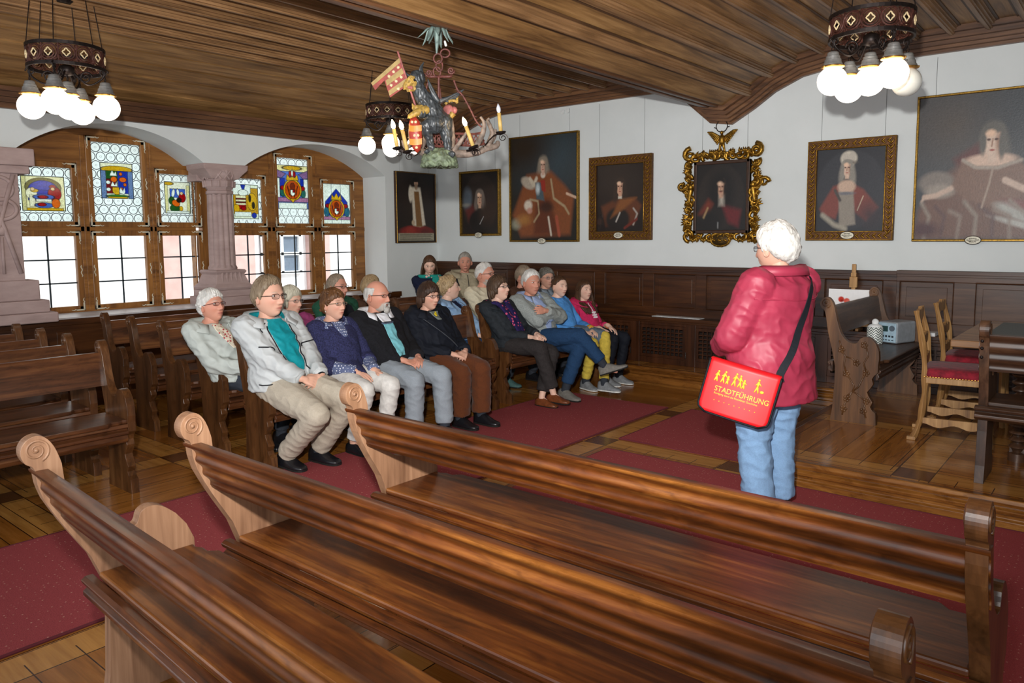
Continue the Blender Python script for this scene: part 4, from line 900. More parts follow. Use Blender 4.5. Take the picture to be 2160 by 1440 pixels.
# the emperor in the openwork gilt frame with an eagle on top
def ornate():
    x0, x1, z0, z1 = -3.86, -2.985, 1.56, 2.47; cx = (x0+x1)/2; W, H = x1-x0, z1-z0
    r = empty('portrait_painting', (cx, BY, z0), label='dark portrait of a moustached man in an openwork gilt frame', cat='painting')
    bg, sh = PIC['emperor']; sh = sh[:2]+[q for q in sh[2:] if q[3] == .0201]+[q for q in sh[2:] if q[3] != .0201]; C = paint(90, 110, bg, sh, .07, 5); iw, ih = .56, .70; zc = H*.47
    picgrid(iw, ih, C, lambda u, v: (u, -.05, zc+v)).build('canvas', M_can, r, smooth=True)
    f = MB(); a, b, c, d = -iw/2-.03, iw/2+.03, zc-ih/2-.03, zc+ih/2+.03
    f.span((a, -.06, c), (b, -.0, c+.035)); f.span((a, -.06, d-.035), (b, -.0, d)); f.span((a, -.06, c), (a+.035, -.0, d)); f.span((b-.035, -.06, c), (b, -.0, d)); f.span((a, -.045, c), (b, -.01, d))
    f.build('inner_frame', M_frd, r, bevel=.006)
    q = random.Random(11); g = MB()
    def curl(c, s_, a0, sg=1):
        pts = [(c[0]+s_*math.cos(a0+sg*t*.55)*(1-t/15), -.03-.02*math.sin(t*.4), c[1]+s_*math.sin(a0+sg*t*.55)*(1-t/15)) for t in range(14)]
        g.tube(pts, [.02*(1-t/20)*s_/.06+.004 for t in range(14)], 6)
    def leaf(c, ang, l_, w_=.018):
        dx, dz = math.cos(ang), math.sin(ang); P0 = Vector((c[0], -.03, c[1]))
        for t in (-1, 0, 1):
            e = P0+Vector((dx*l_+t*-dz*l_*.35, -.02, dz*l_+t*dx*l_*.35)); g.cone(P0, P0.lerp(e, .6)+Vector((0, -.015, 0)), w_*.8, w_*.7, 6); g.cone(P0.lerp(e, .6)+Vector((0, -.015, 0)), e, w_*.7, .004, 6)
    xs0, xs1, zs0, zs1 = a-.055, b+.055, c-.03, d+.05
    for side, X in ((-1, xs0), (1, xs1)):
        z = zs0+.03; i = 0
        while z < zs1-.03:
            curl((X+q.uniform(-.015, .015), z), q.uniform(.04, .055), q.uniform(0, 6), side if i % 2 else -side); leaf((X, z), PI/2+side*q.uniform(-1.6, .3), q.uniform(.06, .09)); leaf((X, z+.02), -PI/2+side*q.uniform(-.3, 1.2), .06); z += .06; i += 1
        curl((X+side*.09, H*.62), .055, 0, side); curl((X+side*.05, H*.62), .04, 2, -side)
        g.ell((X-side*.02, -.05, H*.6), (.03, .03, .04), 8, 6); g.cone((X-side*.02, -.05, H*.56), (X+side*.0, -.05, H*.42), .03, .02, 8); g.cone((X-side*.01, -.05, H*.54), (X+side*.07, -.06, H*.6), .015, .01, 6)
        curl((X, zs1+.03), .075, PI/2, -side); curl((X, zs1+.03), .05, 0, side); curl((X, zs0-.0), .06, -PI/2, side)
    x = xs0+.06; i = 0
    while x < xs1-.04:
        top = zs1+.02-.035*math.cos((x-cx+cx)/(W/2)*PI*.5)*0
        curl((x, zs1), q.uniform(.04, .055), q.uniform(0, 6), 1 if i % 2 else -1); leaf((x, zs1), q.uniform(.6, 2.6), .07); curl((x, zs0-.01), q.uniform(.035, .05), q.uniform(0, 6), -1 if i % 2 else 1); leaf((x, zs0-.01), -q.uniform(.6, 2.6), .055); x += .062; i += 1
    g.build('openwork_frame', M_gilt, r, smooth=True)
    e = MB()   # eagle
    ez = zs1+.09
    e.ell((0, -.05, ez+.07), (.035, .035, .06), 10, 8); e.ell((0, -.06, ez+.145), (.018, .02, .022), 8, 6); e.cone((0, -.06, ez+.15), (.03, -.06, ez+.15), .008, .003, 6)
    for sg in (-1, 1):
        e.cone((sg*.015, -.05, ez+.03), (sg*.03, -.05, ez-.04), .016, .01, 6)
        for t in range(9): e.cone((sg*(.02+.012*t), -.04, ez+.1+.007*t), (sg*(.055+.013*t), -.045, ez+.035+.016*t), .014, .009, 6)
    e.build('eagle', M_gilt, r, smooth=True)
    e = MB()
    for sg in (-1, 1): e.tube(smoothpath([(0, -.06, ez+.15), (sg*.045, -.06, ez+.17), (sg*.062, -.06, ez+.22), (sg*.04, -.06, ez+.262)], 5), .005, 5); e.tube([(sg*.058, -.06, ez+.195), (sg*.085, -.06, ez+.205)], .004, 4)
    e.build('antlers', M_iron, r)
    e = MB(); e.loft([[(k*.1*math.cos(t*PI/16), -.03-dy, -.02+k*.06*math.sin(t*PI/16)) for t in range(32)] for k, dy in ((1, 0), (1, .02), (.8, .03))]); cr = e.build('cartouche', plain('bronze_plate', '4a3a22', .4, .6), r, auto=40)
    e = MB(); e.tube([(.105*math.cos(t*PI/16), -.045, -.02+.066*math.sin(t*PI/16)) for t in range(32)], [.012+.004*(t % 2) for t in range(32)], 6, closed=True)
    for k in range(5): e.tube([(-.06+.01*abs(k-2), -.063, .005-.013*k), (.06-.01*abs(k-2), -.063, .005-.013*k)], .0016, 4)
    e.build('cartouche_rim', M_gilt, cr, smooth=True)
    wz = MB()
    for sx in (-.24, .26): MB().tube([(sx, -.006, H-.08), (sx, -.006, 2.98-z0)], .0016, 4).build('hanging_wire', MATS['picture_wire'], r)
ornate()
# ================================================================ FURNITURE ON THE DAIS
BM_old = bench_mats('old', '24160e', '4b3222', '6b4c36', .35)
END2 = wood('bench_carved_oak', '33200f', '5b3b20', '7d5734', 'Z', .42, 1.)
cb_ = bench(1.42, BM_old, END2); cb_.location = (-1.86, 6.675, DZ); cb_.rotation_euler = (0, 0, -PI/2)
tag(cb_, 'bench with carved vine end panel on the dais, reaching the wainscot', 'bench')
ep = cb_.children[0]
vm = MB(); X0 = .71+.002
for pts in ([(.17, .55), (.20, .50), (.19, .44), (.21, .38)], [(.34, .60), (.36, .52), (.33, .46), (.35, .40)], [(.20, .50), (.25, .49), (.28, .46)], [(.19, .05), (.2, .12), (.22, .17)], [(.36, .05), (.34, .12), (.36, .17)], [(.15, .62), (.17, .56)], [(.21, .38), (.27, .28), (.26, .24)], [(.35, .40), (.30, .28), (.26, .24)], [(.22, .17), (.26, .24)], [(.36, .17), (.30, .22), (.26, .24)], [(.22, .2), (.26, .24)]):
    vm.tube([(X0, y, z) for y, z in pts], .006, 6)
for y, z in ((.21, .37), (.35, .39), (.28, .46), (.22, .18), (.36, .18), (.17, .55), (.33, .60), (.2, .1), (.34, .1)):
    for k in range(5): vm.ell((X0+.001, y+.017*math.cos(k*1.26), z+.017*math.sin(k*1.26)), (.005, .011, .011), 6, 5)

vm.build('vine_carving', END2, ep, smooth=True)
# moulded bench at the right edge, seen from behind
rb = bench(1.9, BM_old, BM_old['Z'], over=1); rb.location = (.30, 4.83, DZ)
tag(rb, 'dark bench with ribbed back rail at the right edge, before the table', 'bench')
bolts = MB()
for z in (.83, .79, .74): bolts.ell((-.935, .02, z), (.009, .006, .009), 8, 6)
bolts.build('bolt', M_iron, rb, smooth=True)
M_cw = wood('chair_oak', '6f4c2a', 'a07848', 'c49c68', 'Z', .5, 1.3); M_velvet = plain('red_velvet', '7a1626', .85, var=.25, scale=25, sheen=.1)
def chair():
    r = empty('dining_chair')
    # local: faces +x, depth .42, width .44 along y
    for sg in (-1, 1):
        y = sg*.2
        m = MB(); path = smoothpath([(-.06, y, 0), (-.02, y, .12), (0, y, .3), (.0, y, .46), (-.02, y, .66), (-.07, y, .90)], 5)
        m.tube(path, [.02+.004*math.sin(i) for i in range(len(path))], 4); m.box((-.065, y, .012), (.055, .045, .024)); m.build('back_leg', M_cw, r, bevel=.004)
        m = MB(); m.tube(smoothpath([(.40, y*1.05, 0), (.385, y*1.05, .2), (.38, y*1.05, .42)], 4), .021, 4); m.build('front_leg', M_cw, r, bevel=.004)
        m = MB()
        n = 16; pts = [(.0+.38*i/n, .115+.012*math.cos(i*PI*4/n)) for i in range(n+1)] + [(.38, .165), (0, .165)]
        m.prism([(p[0], p[1]) for p in pts], y-.01, y+.01, 'Y'); m.build('stretcher', M_cw, r)
    m = MB(); m.span((-.01, -.215, .405), (.40, .215, .45)); m.build('seat_rail', M_cw, r, bevel=.005)
    m = MB(); rg = []
    for z, k in ((.45, 1), (.465, 1.02), (.49, .99), (.505, .9), (.512, .6)): rg.append([(.195+.215*k*math.copysign(abs(math.cos(a))**.35, math.cos(a)), .225*k*math.copysign(abs(math.sin(a))**.35, math.sin(a)), z) for a in [2*PI*t/40+.01 for t in range(40)]])
    cu = m.loft(rg).build('seat_cushion', M_velvet, r, smooth=True)
    m = MB()
    for sg in (-1, 1):
        m = MB().tube([(0, sg*.2275, .452), (.4, sg*.2275, .452)], .0015, 4)
        for t in range(24): m.ell((.0+.4*t/23, sg*.229, .452), (.005, .004, .005), 6, 4)
        m.build('nail_trim', M_brass, cu)
    m = MB()
    for z, h in ((.86, .06), (.69, .05), (.55, .045)):
        x = -.02-.05*(z-.66)/.24 if z > .66 else -.01
        n = 12; top = [(-.185+.37*i/n, z+h/2+.014*abs(math.sin(i*PI*3/n))+(.01 if i == n//2 else 0)) for i in range(n+1)]; bot = [(.185-.37*i/n, z-h/2-.012*abs(math.sin(i*PI*2/n))) for i in range(n+1)]
        m.prism(top+bot, x-.011, x+.011, 'X')
    m.build('back_splat', M_cw, r, bevel=.003)
    for o in r.children: pass
    return r
c1 = chair(); c1.location = (-1.10, 5.93, DZ); c1.rotation_euler = (0, 0, .12); tag(c1, 'light oak chair with red velvet seat, the nearer of the two at the table', 'chair', 'oak chairs at the table')
c2 = copy_tree(c1); c2.location = (-1.10, 6.65, DZ); c2.rotation_euler = (0, 0, .05); c2['label'] = 'light oak chair with red velvet seat, the farther one, nearer the radio'
# table
tb = empty('writing_table', (.05, 6.0, DZ), label='oak table with dark inlaid top and twisted legs behind the ribbed bench', cat='table')
M_tt = wood('table_oak', '5a3c22', '8d6640', 'b08a5c', 'X', .4, 1.)
MB().span((-.92, -.66, .72), (.9, .66, .765)).build('table_top', M_tt, tb, bevel=.006)
MB().span((-.78, -.55, .766), (.8, .55, .769)).build('inlay', plain('slate_linoleum', '3d4746', .5), tb)
MB().span((-.7, -.5, .6), (.7, .5, .72)).build('apron', BM_old['X'], tb, bevel=.004)
for sx in (-.56, .6):
    for sy in (-.42, .42):
        m = MB(); prof = [(.05, 0), (.05, .05), (.03, .06)] + [(.038+.014*math.sin(i*1.25), .08+.009*i) for i in range(55)] + [(.04, .6)]
        m.lathe(prof, (sx, sy, 0), 16); m.build('leg', BM_old['Z'], tb, auto=60)
MB().span((-.6, -.44, .04), (.64, -.38, .09)).build('stretcher', BM_old['X'], tb)
# radio, canister, easel
rd = empty('radio', (-1.585, 7.18, .6505), rz=-.35, label='silver radio with display and buttons at the end of the carved bench', cat='radio'); rd.scale = (1.2, 1.2, 1.2)
m = MB(); m.span((-.075, -.11, .0), (.075, .12, .155)); m.build('case', plain('silver_plastic', 'a9b2ba', .35, .3, bmp=0), rd, bevel=.015, seg=3)
fp = MB().span((-.07, -.118, .008), (.07, -.108, .148)).build('front_panel', plain('pale_blue_plastic', 'a8c4d4', .35, bmp=0), rd, bevel=.006)
m = MB().span((-.04, -.122, .085), (.01, -.117, .125)).build('display', plain('lcd_dark', '2c4444', .15, bmp=0), fp)
m = MB(); m.lathe([(.02, -.124), (.02, -.117)], (.042, 0, .11), 20, 'Y'); m.build('dial', plain('dial_grey', '5a6672', .3, bmp=0), fp)
m = MB()
for i in range(5): m.span((-.055+.024*i, -.122, .045), (-.042+.024*i, -.117, .058)); m.span((-.055+.024*i, -.122, .022), (-.042+.024*i, -.117, .028))
m.build('button', plain('button_dark', '2a3038', .4, bmp=0), fp)
m = MB()
for i in range(6): m.span((-.0765, .0-.05, .09+.008*i), (-.0745, .03, .093+.008*i))
m.build('speaker_slots', plain('button_dark', '2a3038', .4), rd)
ca = empty('tissue_canister', (-1.71, 6.98, .6505), label='white canister with dark zigzag pattern and a tissue, left of the radio', cat='container')
def canmat():
    m, nt, b = newmat('zigzag_print'); spec(b, .4, .5); L = nt.links; t = nt.nodes.new('ShaderNodeTexCoord'); s_ = nt.nodes.new('ShaderNodeSeparateXYZ'); L.new(t.outputs['Object'], s_.inputs[0])
    at = nt.nodes.new('ShaderNodeMath'); at.operation = 'ARCTAN2'; L.new(s_.outputs[1], at.inputs[0]); L.new(s_.outputs[0], at.inputs[1])
    pp_ = nt.nodes.new('ShaderNodeMath'); pp_.operation = 'PINGPONG'; pp_.inputs[1].default_value = .3; L.new(at.outputs[0], pp_.inputs[0])
    mu = nt.nodes.new('ShaderNodeMath'); mu.operation = 'MULTIPLY_ADD'; mu.inputs[1].default_value = .07; L.new(pp_.outputs[0], mu.inputs[0]); L.new(s_.outputs[2], mu.inputs[2])
    p2 = nt.nodes.new('ShaderNodeMath'); p2.operation = 'PINGPONG'; p2.inputs[1].default_value = .011; L.new(mu.outputs[0], p2.inputs[0])
    L.new(ramp(nt, p2.outputs[0], [(.004, 'e8ece8'), (.0065, '1f3a3a')]), b.inputs['Base Color']); return m
MB().lathe([(.0, .0), (.062, 0), (.064, .01), (.064, .14), (.06, .145)], (0, 0, 0), 32).build('canister_body', canmat(), ca, auto=50)
m = MB(); m.lathe([(.062, .14), (.05, .16), (.03, .168), (.012, .172)], (0, 0, 0), 24); m.ell((.0, .0, .185), (.03, .022, .03), 8, 6); m.build('tissue_top', plain('white_tissue', 'e6eaea', .8), ca, smooth=True)
bk = MB().span((-.09, -.07, 0), (.09, .07, .03)); bk = bk.build('booklet', plain('white_paper', 'e4e8ea', .7), loc=(-1.42, 7.5, .69)); tag(bk, 'small white booklet lying behind the silver radio', 'book')
ez = empty('table_easel', (-2.05, 7.535, .69), label='small wooden easel on the ledge holding the poppy picture', cat='easel')
M_ew = wood('easel_beech', '8a6438', 'b88d58', 'd4ac78', 'Z', .5, 1.)
MB().span((-.018, -.012, .0), (.018, .012, .62)).build('mast', M_ew, ez, bevel=.004)
MB().span((-.034, -.022, .40), (.034, .018, .50)).span((-.024, -.018, .50), (.024, .016, .54)).build('clamp', M_ew, ez, bevel=.004)
MB().span((-.16, -.06, .04), (.16, -.0, .065)).build('shelf', M_ew, ez, bevel=.004)
MB().span((-.09, -.12, 0), (-.06, .05, .025)).span((.06, -.12, 0), (.09, .05, .025)).build('foot', M_ew, ez, bevel=.004)
pop = [('e', 'c83a2a', (.32, .32, .075, .09), .01), ('e', 'd8503a', (.46, .36, .075, .085), .01), ('e', '8a1c14', (.34, .36, .04, .03), .02), ('l', '8a9080', ([(.33, .4), (.36, .7), (.33, .98)], .005), .006), ('l', '8a9080', ([(.45, .44), (.42, .7), (.42, .98)], .005), .006), ('l', '9a9a94', ([(.7, .3), (.82, .28), (.8, .36), (.86, .5)], .005), .008), ('l', '9a9a94', ([(.74, .5), (.72, .98)], .005), .006), ('e', 'd8d4d0', (.7, .7, .2, .25), .2)]
cv = picgrid(.36, .30, paint(60, 50, 'f0f1f2', pop, .01, 2), lambda u, v: (u, -.011, .17+v)); pc_ = empty('poppy_picture', (-2.07, 7.47, .755), rz=0, label='white canvas with two red poppies leaning on the small easel', cat='painting')
cv.build('printed_face', colattr('print_face', .7, .2), pc_); MB().span((-.18, -.009, .02), (.18, .01, .32)).build('canvas', plain('canvas_white', 'e9ecee', .8), pc_)
for i, (px, py, ln) in enumerate(((1388, 667.5, .24), (1441, 670.5, .34))):
    c = pz(px, py, .70); o = MB().span((-ln/2, -.06, 0), (ln/2, .06, .004)).build('leaflet', MATS['white_paper'], loc=(c.x, 7.54, .691)); tag(o, 'white leaflet lying on the radiator ledge, %s one' % ('left' if i == 0 else 'longer right'), 'paper', 'leaflets on the ledge')
# ================================================================ PEOPLE: figure builder
def vnoise(P, f, seed=0):
    o = Vector((seed*3.1, seed*1.7, seed*.9))
    return np.array([noise.noise(Vector(p)*f+o) for p in P])
def normals(mb):
    V = np.array(mb.v); N = np.zeros_like(V)
    for k in (3, 4):
        F = np.array([f for f in mb.f if len(f) == k])
        if len(F) == 0: continue
        n = np.cross(V[F[:, 1]]-V[F[:, 0]], V[F[:, -1]]-V[F[:, 0]])
        for j in range(k): np.add.at(N, F[:, j], n)
    return V, N/np.maximum(np.linalg.norm(N, axis=1, keepdims=True), 1e-9)
def wrinkle(mb, amp=.004, f=(14, 14, 22), seed=0):
    V, N = normals(mb); P = V*np.array(f)
    P = P @ np.array([[1, .0, .45], [0, 1, .3], [.0, .0, 1]]); d = np.array([.9-1.9*abs(noise.noise(Vector(p)+Vector((seed, 0, 0))))**.8-.25*abs(noise.noise(Vector(p)*2.1)) for p in P])*.95
    mb.v = [tuple(x) for x in V+N*(amp*d)[:, None]]; return mb
def sstep(x): x = np.clip(x, 0, 1); return x*x*(3-2*x)
HD = (.098, .076, .117)
def head_dirs(nu=72, nv=54):
    a = []; 
    for i in range(nu):
        t = i/nu; ph = 2*PI*t; a.append(ph-.45*math.sin(ph))     # denser at the face (phi=0)
    b = [PI*(j+.5)/nv for j in range(nv)]
    return np.array(a), np.array(b)
def head_surface(ph, th, P):
    """ph azimuth (0 = face), th polar from crown; returns local points"""
    d = np.stack([np.sin(th)*np.cos(ph), np.sin(th)*np.sin(ph), np.cos(th)], -1)
    x, y, z = d[..., 0]*HD[0], d[..., 1]*HD[1], d[..., 2]*HD[2]
    t = np.clip(-z/HD[2], 0, 1); fr = x > 0
    jw = P.get('jaw', 1.)
    y = y*(1-(.34-.1*(jw-1)*3)*t**1.6); y = y*(1+.04*np.clip(z/HD[2], 0, 1))
    x = np.where(fr, x*(1+.02*t), x*(1-.42*t**1.2)-.004)
    z2 = z
    x = x+np.where(fr, .012*sstep(t*1.2)*np.exp(-(y/.05)**2), 0)
    fx = np.clip(d[..., 0]*2.2, 0, 1)
    g = lambda cy, cz, sy, sz: np.exp(-((np.abs(y)-cy)/sy)**2-((z-cz)/sz)**2)
    g0 = lambda cz, sy, sz: np.exp(-(y/sy)**2-((z-cz)/sz)**2)
    e = .007*g(.03, .03, .02, .009)+.003*g0(.03, .03, .01)-.0095*g(.03, .011, .014, .0095)+.006*g(.04, -.022, .02, .02)
    nr = sstep((.026-z)/.055)*sstep((z+.045)/.012); e = e+nr*.0225*P.get('nose', 1)*np.exp(-(y/(.0085+.006*sstep((.0-z)/.03)))**2)+.006*g(.014, -.033, .007, .007)
    e = e-.004*g0(-.047, .012, .006)+.0058*g0(-.056, .021, .0048)+.0062*g0(-.067, .018, .005)-.0028*g0(-.0612, .024, .0018)-.003*g0(-.08, .02, .006)+.010*g0(-.1, .022, .016)
    e = e-.004*g(.036, -.06, .010, .02)*P.get('old', 1)
    x = x+e*fx
    if P.get('chub'): y = y*(1+.10*t*P['chub']); x = x+np.where(fr, 0, 0)
    return np.stack([x, y, z2], -1)
def hairline(P, ph):
    a = np.abs((ph+PI) % (2*PI)-PI)*180/PI
    K = P['line']; return np.interp(a, [0, 35, 60, 80, 95, 120, 180], K)
LINES = {'short': [.066, .064, .04, .0, .005, -.035, -.06], 'recede': [.088, .085, .055, .0, .0, -.035, -.06], 'bald': [.3, .3, .09, .01, .0, -.035, -.065],
         'bob': [.05, .045, .01, -.04, -.06, -.075, -.09], 'fringe': [.04, .036, .01, -.03, -.055, -.08, -.09], 'curly': [.062, .056, .035, .005, -.01, -.05, -.075], 'long': [.066, .06, .03, -.05, -.09, -.1, -.1], 'bun': [.075, .07, .045, .015, .01, -.03, -.06]}
def make_head(P, parent_fn):
    """returns head mb (local), colours, hair mb"""
    A, B = head_dirs(*( (84, 64) if P['hi'] else (52, 40) ))
    ph, th = np.meshgrid(A, B); S = head_surface(ph, th, P); nv, nu = ph.shape
    V = S.reshape(-1, 3).tolist()+[[0, 0, HD[2]*.999], [0, 0, -HD[2]*.97]]
    T, Bt = nu*nv, nu*nv+1
    F = [(j*nu+i, (j+1)*nu+i, (j+1)*nu+(i+1) % nu, j*nu+(i+1) % nu) for j in range(nv-1) for i in range(nu)]
    F += [(T, i, (i+1) % nu) for i in range(nu)]+[(Bt, (nv-1)*nu+(i+1) % nu, (nv-1)*nu+i) for i in range(nu)]
    V = np.array(V); x, y, z = V[:, 0], V[:, 1], V[:, 2]
    sk = np.array(lin(P['skin'])[:3]); C = np.tile(sk, (len(V), 1))
    fr = x > .03
    def tint(c, m):
        nonlocal C
        C = C*(1-m[:, None])+np.array(lin(c)[:3])*m[:, None]
    ay = np.abs(y)
    tint(P.get('blush', 'c8705c'), .35*np.exp(-((ay-.042)/.018)**2-((z+.022)/.02)**2)*fr+.3*np.exp(-(y/.012)**2-((z+.03)/.012)**2)*fr)
    tint(P.get('lip', 'a3524a'), .75*np.exp(-(y/.02)**4-((z+.0615)/.0075)**4)*fr)
    tint('5a2c28', .8*np.exp(-(y/.021)**4-((z+.0612)/.0018)**2)*fr)
    tint(P.get('brow', P['hair']), .8*np.exp(-((ay-.031)/.015)**4-((z-.0305-.1*(.02-np.abs(ay-.031)))/.0042)**2)*fr)
    tint('8a5a4a', .35*np.exp(-((ay-.03)/.015)**2-((z-.008)/.011)**2)*fr)
    tint('5a3028', .5*np.exp(-((ay-.008)/.004)**2-((z+.041)/.003)**2)*fr)
    if P.get('beard'):
        m = sstep((-.045-z)/.012)*sstep((.062-ay)/.02)*(x > .0)*(1-np.exp(-(y/.018)**4-((z+.061)/.006)**4)); 
        if P['beard'] == 'goatee': m = m*(ay < .036)
        m = np.maximum(m, np.exp(-(y/.03)**4-((z+.048)/.006)**4)*fr); tint(P.get('beardc', 'b4b0a8'), m*.92)
    mb = MB(); mb.v = [tuple(v) for v in V]; mb.f = F
    cols = [tuple(c) for c in C]
    for sg in (-1, 1):
        n0 = len(mb.v); R = Matrix.Rotation(sg*.35, 3, 'Z') @ Matrix.Rotation(-.15, 3, 'Y')
        mb.ell((-.004, sg*.076, -.008), (.017, .008, .031), 12, 10, R); 
        mb.tube([Vector((-.004, sg*.082, -.008))+R @ Vector((.014*math.cos(t*PI/6), 0, .026*math.sin(t*PI/6))) for t in range(-4, 10)], .0045, 6)
        ec = sk*.9+np.array(lin('b0503c')[:3])*.1; cols += [tuple(ec)]*(len(mb.v)-n0)
    # hair
    hm = None
    if P.get('style'):
        P['line'] = LINES[P['style']]; P['line'] = [v+P.get('ldz', 0) if v < .2 else v for v in P['line']]
        A2, B2 = head_dirs(*( (110, 72) if P['hi'] else (60, 44) )); ph, th = np.meshgrid(A2, B2); S = head_surface(ph, th, {'nose': 0, 'old': 0})
        c = np.array([-.006, 0, .0]); z = S[..., 2]; H = hairline(P, ph)
        jag = np.array([[noise.noise(Vector((math.cos(p)*7, math.sin(p)*7, 1.7))) for p in A2]])*.007
        m = sstep((z-H-jag)/.014+.5)
        if P['style'] == 'bald': m = m*sstep((.085-z)/.03+.0)
        th_ = P.get('thick', .014)
        top = np.clip(z/HD[2], 0, 1)
        R_ = np.linalg.norm(S-c, axis=-1, keepdims=True); D = (S-c)/R_
        amp = P.get('tex', .0045); fq = P.get('texf', 9); sd = P.get('seed', 1)
        nz = np.array([[noise.noise(Vector((math.cos(p)*fq+sd, math.sin(p)*fq, math.cos(t)*P.get('texz', 3.5)))) + .7*noise.noise(Vector((math.cos(p)*fq*2.7, math.sin(p)*fq*2.7+sd, math.cos(t)*P.get('texz', 3.5)*2))) for p in A2] for t in B2])
        mt = sstep((z-H)/.045+.15); off = m*(th_*(.25+.75*mt)*(1+.35*top+P.get('volback', 0)*np.clip(-np.cos(ph), 0, 1))+amp*nz)-.012*(1-m)
        W = S+D*off[..., None]; nv2, nu2 = ph.shape
        # hair that falls below the hairline flares away from the nape
        hm = MB(); V2 = W.reshape(-1, 3).tolist(); T = len(V2); V2 += [[0, 0, HD[2]+th_*1.3*(1 if P['style'] != 'bald' else -.8)], [0, 0, -.1]]
        hm.v = [tuple(v) for v in V2]
        hm.f = [(j*nu2+i, (j+1)*nu2+i, (j+1)*nu2+(i+1) % nu2, j*nu2+(i+1) % nu2) for j in range(nv2-1) for i in range(nu2)]+[(T, i, (i+1) % nu2) for i in range(nu2)]+[(T+1, (nv2-1)*nu2+(i+1) % nu2, (nv2-1)*nu2+i) for i in range(nu2)]
        q = random.Random(sd)
        if P['style'] == 'long':
            L_ = P.get('len', .22)
            for k in range(46):
                a = math.radians(q.uniform(70, 290)); r0 = .083; p0 = Vector((math.cos(a)*r0-.01, math.sin(a)*.08, q.uniform(-.02, .03)))
                e = Vector((p0.x*1.02+(.03 if abs(p0.y) > .06 else 0)+q.uniform(-.01, .01), p0.y*1.2+q.uniform(-.012, .012), -L_+q.uniform(-.03, .03)))
                mid = (p0+e)/2+Vector((q.uniform(-.01, .01), math.copysign(.012, p0.y), 0)); hm.tube(smoothpath([p0, mid, e], 5), [.013-.0008*i for i in range(11)], 6)
        if P['style'] in ('bob', 'fringe'):
            for k in range(40):
                a = math.radians(q.uniform(62, 298)); p0 = Vector((math.cos(a)*.098-.008, math.sin(a)*.086, .0)); e = Vector((math.cos(a)*.09-.01, math.sin(a)*.08, -.085+q.uniform(-.012, .01)+.015*math.cos(a)))
                if math.cos(a) > .25: e.z = -.05
                hm.tube(smoothpath([p0, (p0+e)/2*1.05, e], 4), [.012, .013, .013, .013, .012, .011, .009, .006, .003], 6)
        if P['style'] == 'curly':
            for k in range(70):
                a = q.uniform(0, 2*PI); zz = q.uniform(-.05, .12); rr = math.sqrt(max(.05, 1-(zz/.14)**2))
                if zz < hairline(P, np.array(a))+.012: continue
                c0 = Vector((math.cos(a)*.104*rr-.006, math.sin(a)*.086*rr, zz)); hm.ell(c0, (.017, .017, .014), 8, 6)
        if P['style'] == 'bun': hm.ell((-.105, 0, .05), (.03, .035, .032), 12, 8)
    bd = None
    if P.get('beard') == 'goatee':
        bd = MB().ell((.092, 0, -.1), (.02, .028, .027), 14, 10).ell((.1015, 0, -.0495), (.006, .024, .005), 12, 6)
        for sg in (-1, 1): bd.cone((.097, sg*.024, -.052), (.09, sg*.026, -.09), .006, .008, 8)
    elif P.get('beard') == 'full':
        bd = MB().ell((.085, 0, -.1), (.03, .042, .022), 16, 10).ell((.108, 0, -.05), (.007, .026, .006), 12, 6)
        for sg in (-1, 1): bd.cone((.09, sg*.03, -.075), (.045, sg*.058, -.05), .012, .008, 8)
    return mb, cols, hm, bd
def hand(mb, w, d, n, sg, curl=.35, s=1., spread=.12):
    """w wrist, d pointing direction, n back-of-hand normal, sg +1 left / -1 right"""
    w = Vector(w); d = Vector(d).normalized(); n = (Vector(n)-d*Vector(n).dot(d)).normalized(); sd = d.cross(n)  # towards the thumb
    sd = sd*sg
    mb.cone(w-d*.02, w+d*.03*s, .024*s, .024*s, 10)
    L = (.068, .076, .071, .056); kn = []
    for i in range(4):
        k = w+d*(.083-.004*abs(i-1.2))*s+sd*(.030-.0195*i)*s+n*.003*s; kn.append(k)
        mb.cone(w+d*.03*s+sd*(.016-.011*i)*s, k, .0145*s, .0105*s, 8)
        f0 = (d+sd*(spread*(1.3-i)*.5)).normalized(); p = k; a = curl*.5
        for j, fr in enumerate((.45, .32, .25)):
            dv = f0*math.cos(a)-n*math.sin(a); q_ = p+dv*L[i]*fr*s*1.05; mb.cone(p, q_, (.0092-.0011*j)*s, (.0086-.0013*j)*s, 8); p = q_; a += curl
    b = w+d*.028*s+sd*.022*s-n*.006*s; m1 = b+(d*.75+sd*.62-n*.15).normalized()*.038*s; m2 = m1+(d*.95+sd*.2-n*.2).normalized()*.03*s; m3 = m2+(d*1-n*.25).normalized()*.022*s
    mb.cone(b-sd*.01, m1, .0145*s, .0105*s, 8); mb.cone(m1, m2, .0103*s, .009*s, 8); mb.cone(m2, m3, .009*s, .007*s, 8)
def ik(a, b, l1, l2, hint):
    a, b = Vector(a), Vector(b); d = b-a; L = d.length
    if L > (l1+l2)*.985: k = L/((l1+l2)*.985); l1 *= k; l2 *= k
    if L < 1e-4: d = Vector((0, 0, -1e-3)); L = 1e-3
    x = (l1*l1-l2*l2+L*L)/(2*L); h = math.sqrt(max(l1*l1-x*x, 0)); u = d/L; v = Vector(hint); v = (v-u*v.dot(u)).normalized()
    return a+u*x+v*h
